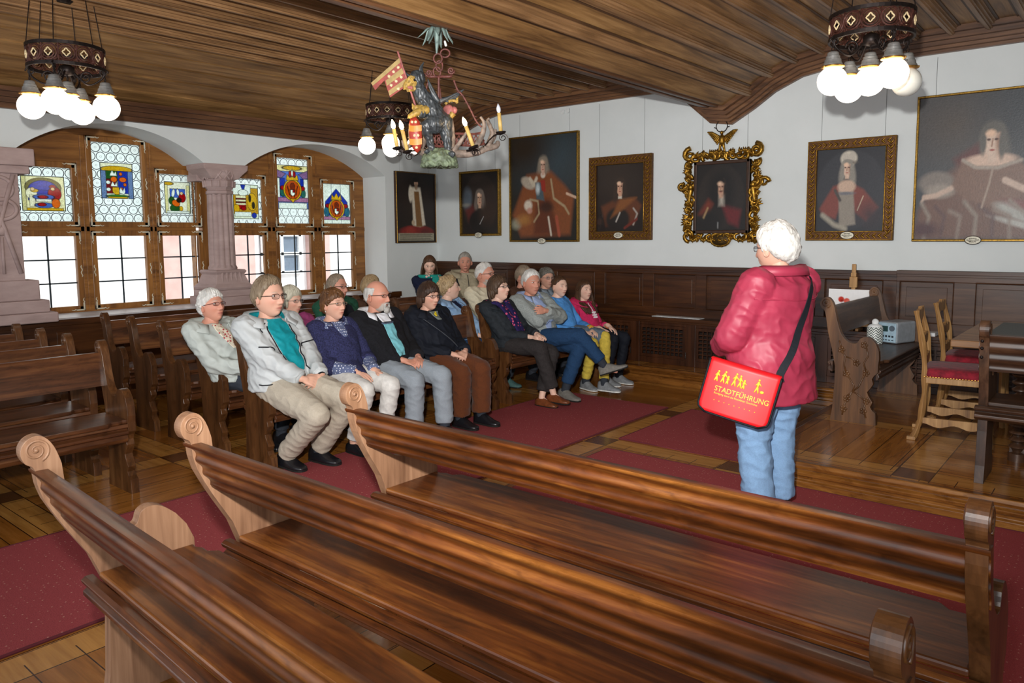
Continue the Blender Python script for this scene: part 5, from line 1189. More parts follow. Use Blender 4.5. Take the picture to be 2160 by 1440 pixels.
class Torso:
    def __init__(s, rings): s.r = rings    # (z-along t, centre Vector, rx, ry, yaw)
    def at(s, t):
        R = s.r; t = max(R[0][0], min(R[-1][0], t))
        for i in range(len(R)-1):
            if t <= R[i+1][0]:
                k = (t-R[i][0])/(R[i+1][0]-R[i][0]); k2 = k
                a, b = R[i], R[i+1]; return a[1].lerp(b[1], k2), a[2]+(b[2]-a[2])*k2, a[3]+(b[3]-a[3])*k2, a[4]+(b[4]-a[4])*k2
    def pt(s, phi, t, off=0):
        c, rx, ry, yw = s.at(t); x = (rx+off)*math.cos(phi); y = (ry+off)*math.sin(phi)
        x = math.copysign(abs(math.cos(phi))**.9, math.cos(phi))*(rx+off)
        return c+Vector((x*math.cos(yw)-y*math.sin(yw), x*math.sin(yw)+y*math.cos(yw), 0))
    bvh = None
    def snap(s, phi, t, off):
        p = s.pt(phi, t, 0); c = s.at(t)[0]; d = (p-c); d.z = 0
        if s.bvh is None or d.length < 1e-5: return s.pt(phi, t, off)
        d.normalize(); q = s.pt(phi, t, .13); h = s.bvh.ray_cast(q, -d, .3)
        if h[0] is None or (h[0]-s.pt(phi, t, s.bl)).length > .055: return s.pt(phi, t, s.bl+off)
        return h[0]+d*off
    def loft(s, mb, n=40, m=26, off=0, t0=None, t1=None):
        t0 = s.r[0][0] if t0 is None else t0; t1 = s.r[-1][0] if t1 is None else t1
        return mb.loft([[s.pt(2*PI*k/n, t0+(t1-t0)*j/m, off) for k in range(n)] for j in range(m+1)])
    def patch(s, bounds, off=.007, edge=-.012, nt=30, nu=14, soft=.08):
        """bounds(t)->(phi0, phi1); a garment panel hugging the torso, its edges dipping under the cloth"""
        mb = MB(); ts = bounds['t']; rows = []
        for j in range(nt+1):
            t = ts[0]+(ts[1]-ts[0])*j/nt; a, b = bounds['f'](j/nt); row = []
            for i in range(nu+1):
                u = i/nu; e = min(u, 1-u)/soft; ev = min(j/nt, 1-j/nt)/.06; k = min(1, e); k = k*k*(3-2*k)
                row.append(s.snap(a+(b-a)*u, t, off*k-.012*(1-k)))
            rows.append(row)
        mb.v = [tuple(p) for r in rows for p in r]; w_ = nu+1
        mb.f = [(j*w_+i, j*w_+i+1, (j+1)*w_+i+1, (j+1)*w_+i) for j in range(nt) for i in range(nu)]
        return mb
M_skin = colattr('skin', .5, .35, bmp=.12, bscale=160, sss=.06)
M_eye = plain('eye_white', 'dcd6cf', .2, bmp=0, var=.02, s=.6); M_iris = plain('iris', '3a2a22', .15, bmp=0, s=.7)
M_lens = glassmat('spectacle_lens', tint=(.93, .94, .95))
def cloth(name, c, rough=.8, var=.08, scale=40, bmp=.25, sheen=.0, s=.25, metal=0): return plain('cloth_'+name, c, rough, metal, var, scale, bmp, s, sheen)
def hairmat(name, lo, hi):
    if 'hair_'+name in MATS: return MATS['hair_'+name]
    m, nt, b = newmat('hair_'+name); spec(b, .5, .35)
    n = noise_tex(nt, coords(nt, (60, 60, 9)), 1.6, 3, .6, .5); n2 = noise_tex(nt, coords(nt), 9, 2)
    mx = nt.nodes.new('ShaderNodeMath'); mx.operation = 'ADD'; mx.inputs[1].default_value = 0; nt.links.new(n, mx.inputs[0])
    m2 = nt.nodes.new('ShaderNodeMath'); m2.operation = 'MULTIPLY_ADD'; m2.inputs[1].default_value = .5; nt.links.new(n2, m2.inputs[0])
    m3 = nt.nodes.new('ShaderNodeMath'); m3.operation = 'MULTIPLY'; m3.inputs[1].default_value = .5; nt.links.new(n, m3.inputs[0]); nt.links.new(m3.outputs[0], m2.inputs[2])
    nt.links.new(ramp(nt, m2.outputs[0], [(.35, lo), (.62, hi)]), b.inputs['Base Color']); bump(nt, b, n, .6, .006)
    MATS['hair_'+name] = m; return m
def shoe(par, ank, yaw, L=.27, mat=None, style='shoe', pitch=0, name='shoe'):
    R = Matrix.Rotation(yaw, 3, 'Z') @ Matrix.Rotation(pitch, 3, 'Y'); h0 = -.085; rings = []
    n = 20
    u_ = .0 if style in ('pump', 'loafer') else .022
    prof = [(-.07, .022, .05), (-.064, .033, .07+u_), (-.03, .041, .082+u_), (.0, .043, .084+u_), (.04, .043, .078+u_*.6), (.08, .046, .062+u_*.2), (.12, .047, .046), (.155, .043, .04), (.18, .034, .034), (.195, .018, .024)]
    k = L/.27
    for x, w_, h in prof:
        ring = []
        for j in range(n):
            a = 2*PI*j/n; yy = math.copysign(abs(math.cos(a))**.8, math.cos(a))*w_*k; zz = math.sin(a); zz = (max(zz, 0)**.8*(h-.02) if zz > 0 else max(zz, -.35)/.35*.014)+.02
            ring.append(Vector(ank)+R @ Vector((x*k, yy, h0+zz)))
        rings.append(ring)
    o = MB().loft(rings).build(name, mat, par, smooth=True)
    sl = MB(); rr = []
    for z in (.0, .012): rr.append([Vector(ank)+R @ Vector((x*k, y*k, h0+z)) for x, y in [(p[0], p[1]*1.07) for p in prof]+[(.198, 0)]+[(p[0], -p[1]*1.07) for p in prof[::-1]]])
    sl.loft(rr).build('sole', cloth('sole_light', 'd0d0cc') if style == 'sneaker' else cloth('sole_dark', '1c1a18'), o)
    if style in ('sneaker', 'lace'):
        la = MB()
        for t in range(4):
            x = .02+.025*t; z = h0+.088-.0095*t*1.15-.004*t
            la.tube([Vector(ank)+R @ Vector((x*k, .018, z-.004)), Vector(ank)+R @ Vector(((x+.006)*k, 0, z+.004)), Vector(ank)+R @ Vector(((x+.012)*k, -.018, z-.004))], .003, 5)
        la.build('laces', cloth('lace', 'e0e0dc' if style == 'sneaker' else '16161a'), o)
    return o
def person(S):
    """S: spec in world metres; builds one person under an Empty"""
    hip = Vector(S['hip']); yaw = S.get('yaw', 0); base = Vector((hip.x, hip.y, 0))
    root = empty('person', base, 0, S['label'], 'person', 'seated visitors' if not S.get('stand') else None)
    if S.get('floor'): root.location.z = S['floor']
    base.z = S.get('floor', 0)
    Lc = lambda p: Vector(p)-base
    hi = S.get('hi', 1); vx = .0075 if hi else .011
    H = Lc(S['head']); hp = Lc(hip); hs = S.get('hs', 1.); cy, sy = math.cos(yaw), math.sin(yaw)
    F, Lf = Vector((cy, sy, 0)), Vector((-sy, cy, 0)); w_ = S.get('w', 1.); b_ = S.get('bulk', 1.)
    hy, hpit, hroll = S.get('hyaw', yaw), S.get('hpitch', 0), S.get('hroll', 0)
    HR = Matrix.Rotation(hy, 3, 'Z') @ Matrix.Rotation(-hpit, 3, 'Y') @ Matrix.Rotation(hroll, 3, 'X')
    neck = H+HR @ Vector((-.025, 0, -.10))*hs; nb = Vector((H.x, H.y, H.z-.120*hs))-F*.038
    # torso rings
    sp = nb-hp; q = lambda k, f=0: hp+sp*k+F*f
    bel = S.get('belly', 0)
    T = Torso([(-.45, q(-.36), .165*b_, .205*w_*b_, yaw), (-.2, q(-.18), .155*b_, .195*w_*b_, yaw), (0, q(0), .135*b_, .175*w_*b_, yaw), (.12, q(.14, .02), (.14+.03*bel)*b_, .17*w_*b_, yaw), (.3, q(.32, .03+.025*bel), (.125+.04*bel)*b_, .155*w_*b_, yaw), (.55, q(.56, .02), .122*b_, .168*w_*b_, yaw), (.75, q(.77, .005), .112*b_, .182*w_, yaw),
               (.87, q(.885, -.005), .09*b_, .165*w_, yaw), (.94, q(.95, -.0), .07, .11*w_, yaw), (1.0, q(1.0, .0), .058, .064, yaw)])
    sh = {sg: q(.87, -.005)+Lf*sg*.168*w_ for sg in (-1, 1)}
    hd = {1: Lc(S['hL']), -1: Lc(S['hR'])}
    al = S.get('arm', (.29, .255)); el = {sg: ik(sh[sg], hd[sg], al[0], al[1], (S.get('elh') or {}).get(sg, Lf*sg*.7-F*.8-Vector((0, 0, .4)))) for sg in (-1, 1)}
    kn = {1: Lc(S['kL']), -1: Lc(S['kR'])}; an = {1: Lc(S['aL']), -1: Lc(S['aR'])}
    hj = {sg: hp+Lf*sg*.085*w_ for sg in (-1, 1)}
    # ---- skin body
    P = dict(S['face']); P['hi'] = hi
    hm_, cols, hair, beard = make_head(P, None)
    bd = MB(); bd.cone(neck, nb-Vector((0, 0, .02)), .052, .062, 14); bd.cone(H+HR @ Vector((-.02, 0, -.05)), neck, .05, .052, 14)
    T.loft(bd, 28, 14, -.014, t0=0)
    for sg in (-1, 1):
        ba = min(1, b_)*.88; bd.chain([sh[sg], el[sg], hd[sg]], [.05*ba, .04*ba, .026], 12)
        u = S.get('hdir', {}).get(sg); u = Vector(u) if u else (hd[sg]-el[sg]).normalized()+F*.2
        nn = S.get('hn', {}).get(sg, (0, 0, 1)); hand(bd, hd[sg], u, nn, sg, S.get('curl', .35), S.get('hands', 1.))
        bd.chain([hj[sg], kn[sg], an[sg]], [.07*ba, .05*ba, .034*ba], 12); fd = Vector((math.cos(S.get('fy', {}).get(sg, yaw)), math.sin(S.get('fy', {}).get(sg, yaw)), 0)); bd.cone(an[sg]-Vector((0, 0, .02)), an[sg]+fd*.11-Vector((0, 0, .058)), .03, .018, 8)
    body = remesh(bd, .006 if hi else .009, 3)
    nb0 = len(body.v); sk = lin(P['skin'])[:3]; body.c = [(*sk, 1)]*nb0
    body.v += [tuple(H+HR @ (Vector(v)*hs)) for v in hm_.v]; body.f += [tuple(i+nb0 for i in f) for f in hm_.f]; body.c += [(*c, 1) for c in cols]
    bo = body.build('body', M_skin, root, smooth=True)
    # eyes
    for sg in (-1, 1):
        e = MB(); c = Vector((.0735, sg*.0305, .0115)); e.ell(tuple(H+HR @ (c*hs)), (.0135*hs, .0135*hs, .0062*hs), 12, 8, HR); eo = e.build('eye', M_eye, root, smooth=True)
        g = S.get('gaze', (0, 0)); i_ = MB().ell(tuple(H+HR @ ((c+Vector((.0105, g[0]*.004, g[1]*.003)))*hs)), (.004*hs, .0056*hs, .0052*hs), 10, 6, HR); i_.build('iris', M_iris, eo, smooth=True)
    if hair: hair.v = [tuple(H+HR @ (Vector(v)*hs)) for v in hair.v]; hair.build('hair', hairmat(*P['hairm']), root, smooth=True)
    if beard:
        beard.v = [tuple(H+HR @ (Vector(v)*hs)) for v in beard.v]; beard = wrinkle(remesh(beard, .004, 2), .003, (60, 60, 30)); beard.build('beard', hairmat('beard', '8e8b86', 'c4c1bb'), root, smooth=True)
    if S.get('glasses'):
        gc, gh = S['glasses'][:2]; g = MB(); ln = MB(); W = lambda x, y, z: tuple(H+HR @ (Vector((x, y, z))*hs))
        for sg in (-1, 1):
            pts = [(.101-.0*abs(y_), sg*.031+y_, .008+z_) for y_, z_ in [(math.copysign(abs(math.cos(a))**.6, math.cos(a))*.0235, math.copysign(abs(math.sin(a))**.6, math.sin(a))*gh) for a in [2*PI*t/20 for t in range(20)]]]
            pts = [(x-.35*max(0, abs(y)-.03), y, z) for x, y, z in pts]
            g.tube([W(*p) for p in pts], .0017, 5, closed=True); ln.loft([[W(*p) for p in pts], [W(p[0]+.0012, p[1], p[2]) for p in pts]])
            g.tube([W(.093, sg*.056, .013), W(.06, sg*.077, .013), W(.0, sg*.083, .010), W(-.012, sg*.082, -.002)], .0024, 6)
        g.tube([W(.1015, -.0085, .010), W(.106, 0, .013), W(.1015, .0085, .010)], .0017, 5)
        go = g.build('glasses', plain('frame_'+gc, gc, .35, .4, bmp=0), root); ln.build('lens', M_lens, go)
    if S.get('earring'):
        e = MB().ell(tuple(H+HR @ (Vector((-.002, -.085, -.042))*hs)), (.004,)*3, 8, 6); e.build('earring', plain('pearl', 'e8e4dc', .2), root)
    # ---- legs, trousers
    tr = S['trousers']; m = MB(); R3 = tr.get('r', (.098, .073, .058))
    m.ell(tuple(hp+F*.01), (.145*b_, .175*w_*b_, .115), 20, 12)
    for sg in (-1, 1):
        hem = an[sg]+(kn[sg]-an[sg]).normalized()*tr.get('hem', .035)
        pts = [hj[sg], hj[sg].lerp(kn[sg], .5), kn[sg], kn[sg].lerp(hem, .5), hem]
        m.chain(pts[:3], [R3[0]*b_, (R3[0]*.52+R3[1]*.5)*b_, R3[1]], 14); 
        fd = (hem-kn[sg]).normalized(); pth = [kn[sg], pts[3], hem]; rr = [R3[1]*.98, (R3[1]*.5+R3[2]*.5), R3[2]]
        m.cone(pth[0], pth[1], rr[0], rr[1], 14); m.tube([pth[1]-fd*.04, pth[1], pth[2]], [rr[1]*.98, rr[1], rr[2]], 16)
    o = wrinkle(remesh(m, vx+.001, 5), tr.get('amp', .007), (11, 11, 17), 3).build('trousers', tr['m'], root, smooth=True)
    for sg in (-1, 1):
        if S.get('sock') or S.get('shoest') not in ('pump', 'loafer'): MB().cone(an[sg]+(kn[sg]-an[sg]).normalized()*.10, an[sg]-Vector((0, 0, .02)), .044, .041, 12).build('sock', S.get('sock') or cloth('dark_sock', '30343c', .9), root, smooth=True)
        fy = S.get('fy', {}).get(sg, yaw); shoe(root, an[sg], fy, S.get('shoeL', .27), S['shoe'], S.get('shoest', 'shoe'), S.get('fp', {}).get(sg, 0))
    # ---- top garment
    tp = S['top']; m = MB(); bl = tp.get('loose', .012)
    T.loft(m, 40, 22, bl, t0=tp.get('t0', -.0), t1=tp.get('t1', .985))
    if tp.get('skirt'):
        for a_, b2_, r1, r2 in tp['skirt']: m.cone(Lc(a_), Lc(b2_), r1, r2, 16)
    sr = tp.get('sl', (.066, .056, .044)); cut = tp.get('cuff', .0)
    for sg in (-1, 1):
        wr = hd[sg]-(hd[sg]-el[sg]).normalized()*(.012+cut); d1 = (wr-el[sg]).normalized()
        m.cone(sh[sg]-Lf*sg*.03, sh[sg], .075*w_, sr[0]*b_, 14); m.cone(sh[sg], el[sg], sr[0]*b_, sr[1]*b_, 14)
        if (wr-el[sg]).length > .05: m.cone(el[sg], el[sg].lerp(wr, .5), sr[1]*b_, (sr[1]+sr[2])/2, 14); m.tube([el[sg].lerp(wr, .45), wr], [(sr[1]+sr[2])/2, sr[2]], 14)
    g = wrinkle(remesh(m, vx, 5), tp.get('amp', .007), tp.get('wf', (13, 13, 20)), 5).build(tp['n'], tp['m'], root, smooth=True)
    from mathutils.bvhtree import BVHTree
    T.bl = bl; T.bvh = BVHTree.FromPolygons([tuple(v.co) for v in g.data.vertices], [tuple(p.vertices) for p in g.data.polygons])
    ctx = dict(T=T, root=root, sh=sh, el=el, hd=hd, H=H, HR=HR, nb=nb, hp=hp, F=F, Lf=Lf, Lc=Lc, bl=bl, kn=kn, an=an, top=g, neck=neck)
    for fn in S.get('extra', []): fn(ctx)
    return root
# ---- garment details
def collar(c, mat, name='collar', h=.05, spread=.03, open_=.35, off=.01, par=None, t=.955):
    T = c['T']; rows = []; n = 30
    for k, (dz, ro) in enumerate(((0, .0), (h*.6, .004), (h, .012), (h*.75, .024), (h*.1, .03+spread))):
        row = []
        for i in range(n+1):
            ph = open_+(2*PI-2*open_)*i/n; f = max(0, math.cos(ph)); p = T.pt(ph, t, off+ro-.004)
            p = p+Vector((0, 0, dz-.035*f*(1 if k < 3 else 1.6)+.012*(1-f)*(1 if k in (1, 2) else .3))); row.append(p)
        rows.append(row)
    mb = MB(); mb.loft(rows, caps=False, closed=False); o = mb.build(name, mat, par or c['root'], smooth=True, solid=.004); return o
def vpatch(c, mat, name, w0, w1, t0, t1, off=.010, wmid=None, par=None):
    """opening at the front: half-width w0 (radians) at the bottom, w1 at the top"""
    T = c['T']; f = lambda k: (-(w0+(w1-w0)*k), (w0+(w1-w0)*k))
    mb = T.patch({'t': (t0, t1), 'f': f}, off, 0, 40, 24); return mb.build(name, mat, par or c['root'], smooth=True)
def edgeline(c, mat, name, side, w0, w1, t0, t1, r=.004, off=.012, par=None):
    T = c['T']; pts = [T.snap(side*(w0+(w1-w0)*k/14), t0+(t1-t0)*k/14, off*.5) for k in range(15)]
    return MB().tube(pts, r, 6).build(name, mat, par or c['root'], smooth=True)
def surfline(c, mat, name, pts, r=.004, off=.012, par=None):
    T = c['T']; P_ = [T.snap(a, t, off*.5) for a, t in pts]
    return MB().tube(smoothpath(P_, 5), r, 6).build(name, mat, par or c['root'], smooth=True)
def cuffs(c, mat, r=.047, l_=.03, name='cuff', back=.0):
    for sg in (-1, 1):
        w = c['hd'][sg]; d = (w-c['el'][sg]).normalized(); w = w-d*back
        MB().tube([w-d*(l_+.01), w-d*.0], [r, r*.96], 16).build(name, mat, c['root'], smooth=True)
def longsl(c, mat, r=(.05, .042), a=.45, name='shirt_sleeve'):
    for sg in (-1, 1):
        w = c['hd'][sg]; e = c['el'][sg]; m = MB(); p = e.lerp(w, a); m.tube(smoothpath([p, p.lerp(w, .5)-Vector((0, 0, .006)), w], 4), [r[0]+(r[1]-r[0])*i/8 for i in range(9)], 16); wrinkle(m, .003, (40, 40, 40)).build(name, mat, c['root'], smooth=True)
def dotmat(name, base, dot, scale=60, rad=.28, pattern='dot'):
    if name in MATS: return MATS[name]
    m, nt, b = newmat(name); spec(b, .8, .25); v = coords(nt); vo = nt.nodes.new('ShaderNodeTexVoronoi'); vo.inputs['Scale'].default_value = scale; vo.inputs['Randomness'].default_value = .35 if pattern == 'dot' else 1
    nt.links.new(v, vo.inputs['Vector']); nt.links.new(ramp(nt, vo.outputs['Distance'], [(rad, dot), (rad+.05, base)]), b.inputs['Base Color']); MATS[name] = m; return m
# ================================================================ THE VISITORS
def seat(label, head, hx, **k):
    x, y, z = head; hy_ = k.pop('hipy', y); kd = k.pop('kd', .42 if hx > -4.8 else .27)
    S = dict(label=label, head=head, hip=(hx, hy_, .565), kR=(hx+kd, hy_-.12, .50), kL=(hx+kd, hy_+.12, .50), aR=(hx+kd-(.07 if hx > -4.8 else .16), hy_-.11, .09), aL=(hx+kd-(.07 if hx > -4.8 else .16), hy_+.11, .09),
             hR=(hx+.25, hy_-.045, .645), hL=(hx+.25, hy_+.05, .645), hdir={1: (.8, -.5, -.25), -1: (.8, .5, -.25)}, hn={1: (.2, .3, 1), -1: (.2, -.3, 1)})
    S.update(k); return S
def fc(skin, hair, hairm, style, **k): return dict(skin=skin, hair=hair, hairm=hairm, style=style, **k)
WH = ('white', 'a9a7a3', 'e6e4df'); GR = ('grey', '6e6a64', 'a8a49c'); BR = ('brown', '2e1d12', '5a3d26'); DK = ('dark', '1c1310', '3c2a20'); BL = ('blond', '6b553c', 'b59c76'); GB = ('greybrown', '6a5c4c', '9c8c7a')
SK = 'd4a48e'; SKL = 'deb6a2'; SKR = 'cb907a'
M_grey_j = cloth('pale_grey_shell', 'b3b7b8', .55, .04, 8, .12, s=.4); M_black = cloth('black_trim', '15171c', .5)
M_teal = cloth('teal_shirt', '0d8a95', .7, .06); M_chino = cloth('beige_chino', 'b0a696', .85, .03, 120, .3); M_shoeB = cloth('black_leather', '16161a', .35, s=.6); M_sockG = cloth('dark_sock', '30343c', .9)
def x_p1(c):
    vpatch(c, M_teal, 'shirt', .24, .75, .24, .985, .005); collar(c, M_teal, 'shirt_collar', .035, .01, .38, c['bl']-.012, t=.965)
    collar(c, M_grey_j, 'jacket_collar', .05, .045, .62, c['bl']+.014, t=.95)
    for s in (-1, 1):
        edgeline(c, M_black, 'zip', s, .27, .63, .24, .88, .0045, .006)
        surfline(c, M_black, 'chest_piping', [(s*.95, .62), (s*.75, .615), (s*.6, .6), (s*.56, .56)], .0045, .010)
    surfline(c, M_black, 'collar_piping', [(-.75, .93), (-.85, .86), (-.8, .80)], .004, .012); 
    cuffs(c, M_grey_j, .05, .04)
    surfline(c, M_black, 'waist_band_line', [(-.4, .1), (-1.2, .07), (-2.2, .1)], .004, .012)
    w = c['hd'][1]; MB().tube([w+Vector((-.01, 0, 0)), w+Vector((.012, 0, -.005))], .032, 16).build('wristwatch', M_black, c['root'], smooth=True)
person(seat('older man in pale grey jacket and teal shirt, nearest on the front bench', (-4.70, 2.99, 1.18), -4.62, hipy=3.03, hs=1.18, w=1.1, bulk=1.14, belly=.5, kR=(-4.05, 2.90, .45), kL=(-4.05, 3.17, .51), aR=(-4.50, 2.95, .095), aL=(-4.43, 3.17, .095),
       hR=(-4.33, 2.98, .645), hL=(-4.33, 3.14, .645), fy={1: .1, -1: 0}, yaw=.05, hyaw=.15, hpitch=.03, curl=.5, hdir={1: (.3, -.9, -.35), -1: (.35, .9, -.35)}, hn={1: (.8, .3, .5), -1: (.8, -.3, .5)},
       face=fc(SK, '8a7a68', ('oldbrown', '54402e', '94846e'), 'recede', ldz=-.012, thick=.016, jaw=1.12, chub=.6, seed=3, brow='a89484'), glasses=('3a2a26', .015), trousers=dict(m=M_chino, r=(.105, .082, .072)), top=dict(n='jacket', m=M_grey_j, loose=.028, sl=(.08, .07, .056), amp=.009, t0=-.04),
       shoe=M_shoeB, sock=M_sockG, shoest='plain', shoeL=.29, extra=[x_p1]))
M_knit = cloth('navy_knit', '2a2c4c', .95, .35, 110, .6); M_dots = dotmat('dotted_shirt', '5c6688', 'dfe3ee', 58, .26); M_white = cloth('white_trousers', 'd2d0cc', .85, .04)
def x_p2(c):
    vpatch(c, M_dots, 'shirt_front', .10, .8, .70, .985, .006); collar(c, M_dots, 'shirt_collar', .03, .012, .42, c['bl']+.002, t=.955); longsl(c, M_dots, (.056, .046), .2)
person(seat('brown-haired woman in navy knit and dotted shirt, second on the front bench', (-4.72, 3.56, 1.08), -4.64, hs=.98, w=.95, hyaw=.08, hpitch=.10, yaw=.0, hR=(-4.40, 3.50, .61), hL=(-4.38, 3.66, .60), hdir={1: (.7, .25, -.25), -1: (.7, .2, -.35)}, aR=(-4.40, 3.46, .09), aL=(-4.34, 3.70, .09),
       face=fc(SK, '5a3a24', ('auburn', '3a2214', '76502f'), 'curly', ldz=-.008, thick=.017, seed=5), glasses=('8c7a60', .011), earring=1, trousers=dict(m=M_white, r=(.09, .07, .055)), top=dict(n='sweater', m=M_knit, loose=.014, sl=(.068, .066, .066), cuff=.15, amp=.005, t0=-.1, skirt=[((-4.6, 3.56, .6), (-4.42, 3.53, .57), .12, .075)]),
       shoe=M_shoeB, shoest='pump', shoeL=.25, extra=[x_p2]))
M_blackc = cloth('black_cardigan', '17171b', .95, .2, 90, .4); M_polo = cloth('pale_turquoise', '72b3bd', .8, .05); M_whs = cloth('white_collar', 'dcdde2', .7, .03); M_gcord = cloth('grey_denim', '8a929a', .9, .05, 220, .3)
def x_p3(c):
    vpatch(c, M_polo, 'polo_shirt', .24, .38, .22, .80, .004); vpatch(c, M_whs, 'shirt_yoke', .36, .8, .82, .985, .006); surfline(c, cloth('slate_stripe', '4a5468'), 'chest_stripe', [(-.40, .80), (-.2, .79), (0, .788), (.2, .79), (.4, .80)], .009, .004)
    collar(c, M_whs, 'shirt_collar', .04, .014, .45, c['bl']+.004, t=.955)
person(seat('bald man with white goatee in black cardigan over a pale turquoise shirt', (-4.72, 3.99, 1.12), -4.62, hs=1.06, w=1.08, bulk=1.06, belly=.5, yaw=.0, hyaw=.20, hpitch=0, kR=(-4.22, 3.92, .50), kL=(-4.17, 4.16, .51), aR=(-4.27, 3.95, .10), aL=(-4.17, 4.19, .10),
       hR=(-4.42, 3.98, .63), hL=(-4.40, 4.13, .64), face=fc(SKR, 'a8a49c', WH, 'bald', thick=.008, beard='goatee', jaw=1.05, seed=2, brow='98887c'), glasses=('2a1c1c', .010), trousers=dict(m=M_gcord, r=(.10, .078, .07)), top=dict(n='cardigan', m=M_blackc, loose=.022, sl=(.078, .068, .055), amp=.009, t0=-.05),
       shoe=M_shoeB, sock=M_sockG, extra=[x_p3]))
M_navyj = cloth('midnight_jacket', '121620', .8, .1, 20, .2, s=.25); M_brc = cloth('brown_corduroy', '5a3018', .95, .08, 160, .4, sheen=.1); M_grc = cloth('grey_lapel', '6f7672', .9); M_yel = cloth('yellow_beads', 'c8b020', .5)
def strap(c, mat, name, pts, r=.012, off=.016):
    T = c['T']; P_ = smoothpath([T.pt(a, t, c['bl']+off) for a, t in pts], 6); return MB().tube(P_, r, 8, flat=.3).build(name, mat, c['root'], smooth=True)
def x_p4(c):
    vpatch(c, M_grc, 'scarf_collar', .12, .65, .80, .985, .008); collar(c, M_navyj, 'jacket_collar', .055, .035, .6, c['bl']+.006, t=.93); surfline(c, M_yel, 'beads', [(.12, .97), (.05, .90), (-.02, .88), (-.1, .93)], .008, .02)
    strap(c, cloth('grey_strap', '50545c', .5), 'bag_strap', [(-.9, .88), (-.4, .65), (.1, .38), (.5, .16)], .009)
    p = c['T'].pt(.45, .10, .07); MB().box(p, (.05, .08, .07)).build('camera_pouch', M_black, c['root'], bevel=.015, seg=3)
person(seat('dark-haired woman in midnight jacket and brown corduroys on the front bench', (-4.72, 4.57, 1.08), -4.62, hs=1.0, w=1.0, bulk=1.04, yaw=.0, hyaw=-.08, hpitch=-.02, kR=(-4.24, 4.46, .47), kL=(-4.22, 4.68, .48), aR=(-4.28, 4.48, .10), aL=(-4.22, 4.68, .10), hR=(-4.40, 4.52, .61), hL=(-4.40, 4.68, .62), curl=.5,
       hdir={1: (.5, -.8, -.2), -1: (.5, .8, -.2)}, face=fc(SK, '2a1c14', ('darkbrown', '20140f', '4c3527'), 'fringe', thick=.016, seed=6), glasses=('3a3838', .012), trousers=dict(m=M_brc, r=(.10, .085, .082), hem=.02), top=dict(n='jacket', m=M_navyj, loose=.026, sl=(.078, .068, .056), amp=.01, t0=-.05), shoe=M_shoeB, shoest='lace', extra=[x_p4]))
M_pale = cloth('pale_sage_jacket', 'adb3ae', .6, .05, 9, .15, s=.35); M_flor = dotmat('red_print_blouse', 'd8cdb8', 'a82838', 45, .3, 'x')
def x_p5(c):
    vpatch(c, M_flor, 'blouse', .12, .6, .55, .985, .005); collar(c, M_pale, 'jacket_collar', .045, .035, .55, c['bl']+.006, t=.93)
person(seat('white-haired woman with glasses in pale jacket, second row behind the grey-jacket man', (-5.3, 2.89, 1.09), -5.22, hipy=3.02, hs=1.0, w=1.0, bulk=1.0, yaw=.1, kR=(-4.97, 3.10, .5), kL=(-4.97, 3.28, .5), aR=(-5.06, 3.12, .09), aL=(-5.06, 3.28, .09), hyaw=.15, hpitch=.2, face=fc(SKR, 'b0aca6', WH, 'curly', thick=.018, seed=8, tex=.006), glasses=('6a3a38', .012),
       trousers=dict(m=M_sockG), top=dict(n='jacket', m=M_pale, loose=.024, sl=(.075, .066, .054), amp=.01, t0=-.06), shoe=M_shoeB, extra=[x_p5]))
person(seat('pale-haired woman in magenta top half hidden behind the grey-jacket man', (-5.3, 3.57, 1.08), -5.22, hs=.98, hi=0, hyaw=.2, face=fc(SK, 'b0a894', ('ash', '98927e', 'cfcab8'), 'bob', thick=.018, seed=9), glasses=('8a8078', .012),
       trousers=dict(m=M_sockG), top=dict(n='sweater', m=cloth('magenta_top', '8e3a68', .9), loose=.016), shoe=M_shoeB))
def x_p7(c): vpatch(c, M_navyj, 'vest_front', .5, .9, .05, .93, .004); collar(c, cloth('green_fleece', '1f4a38', .95, .1), 'fleece_collar', .04, .02, .4, c['bl']+.004)
person(seat('man with dark-rimmed glasses in green fleece, third row behind the navy-knit woman', (-5.88, 4.48, 1.12), -5.8, hs=1.04, w=1.08, bulk=1.08, hi=0, hyaw=.25, face=fc(SKR, '4c3c30', GB, 'recede', ldz=-.01, thick=.009, seed=10, jaw=1.1, chub=.5), glasses=('1c1c20', .011),
       trousers=dict(m=M_sockG), top=dict(n='fleece', m=cloth('green_fleece', '1f4a38', .95, .1), loose=.02), shoe=M_shoeB, extra=[x_p7]))
person(seat('fair-haired visitor in brown jacket, mostly hidden behind the bearded man', (-5.88, 4.90, 1.09), -5.8, hi=0, hyaw=1.5, hs=1.0, face=fc(SK, '8a7450', BL, 'short', thick=.016, seed=11, tex=.005), trousers=dict(m=M_sockG), top=dict(n='jacket', m=cloth('brown_tweed', '4a3226', .9), loose=.02), shoe=M_shoeB))
M_sky = cloth('sky_jacket', '8fb0d4', .65, .05, 10, .15, s=.35); M_jean = cloth('blue_jeans', '1f3b5c', .9, .1, 120, .3); M_navy = cloth('navy_top', '141c3a', .85)
def x_p9(c):
    vpatch(c, M_navy, 'tee_shirt', .06, .55, .70, .985, .005); collar(c, M_sky, 'jacket_collar', .05, .045, .5, c['bl']+.006, t=.93); surfline(c, cloth('white_cord', 'e0e2e6'), 'toggle_cord', [(.1, .80), (.16, .72), (.2, .66)], .003, .012)
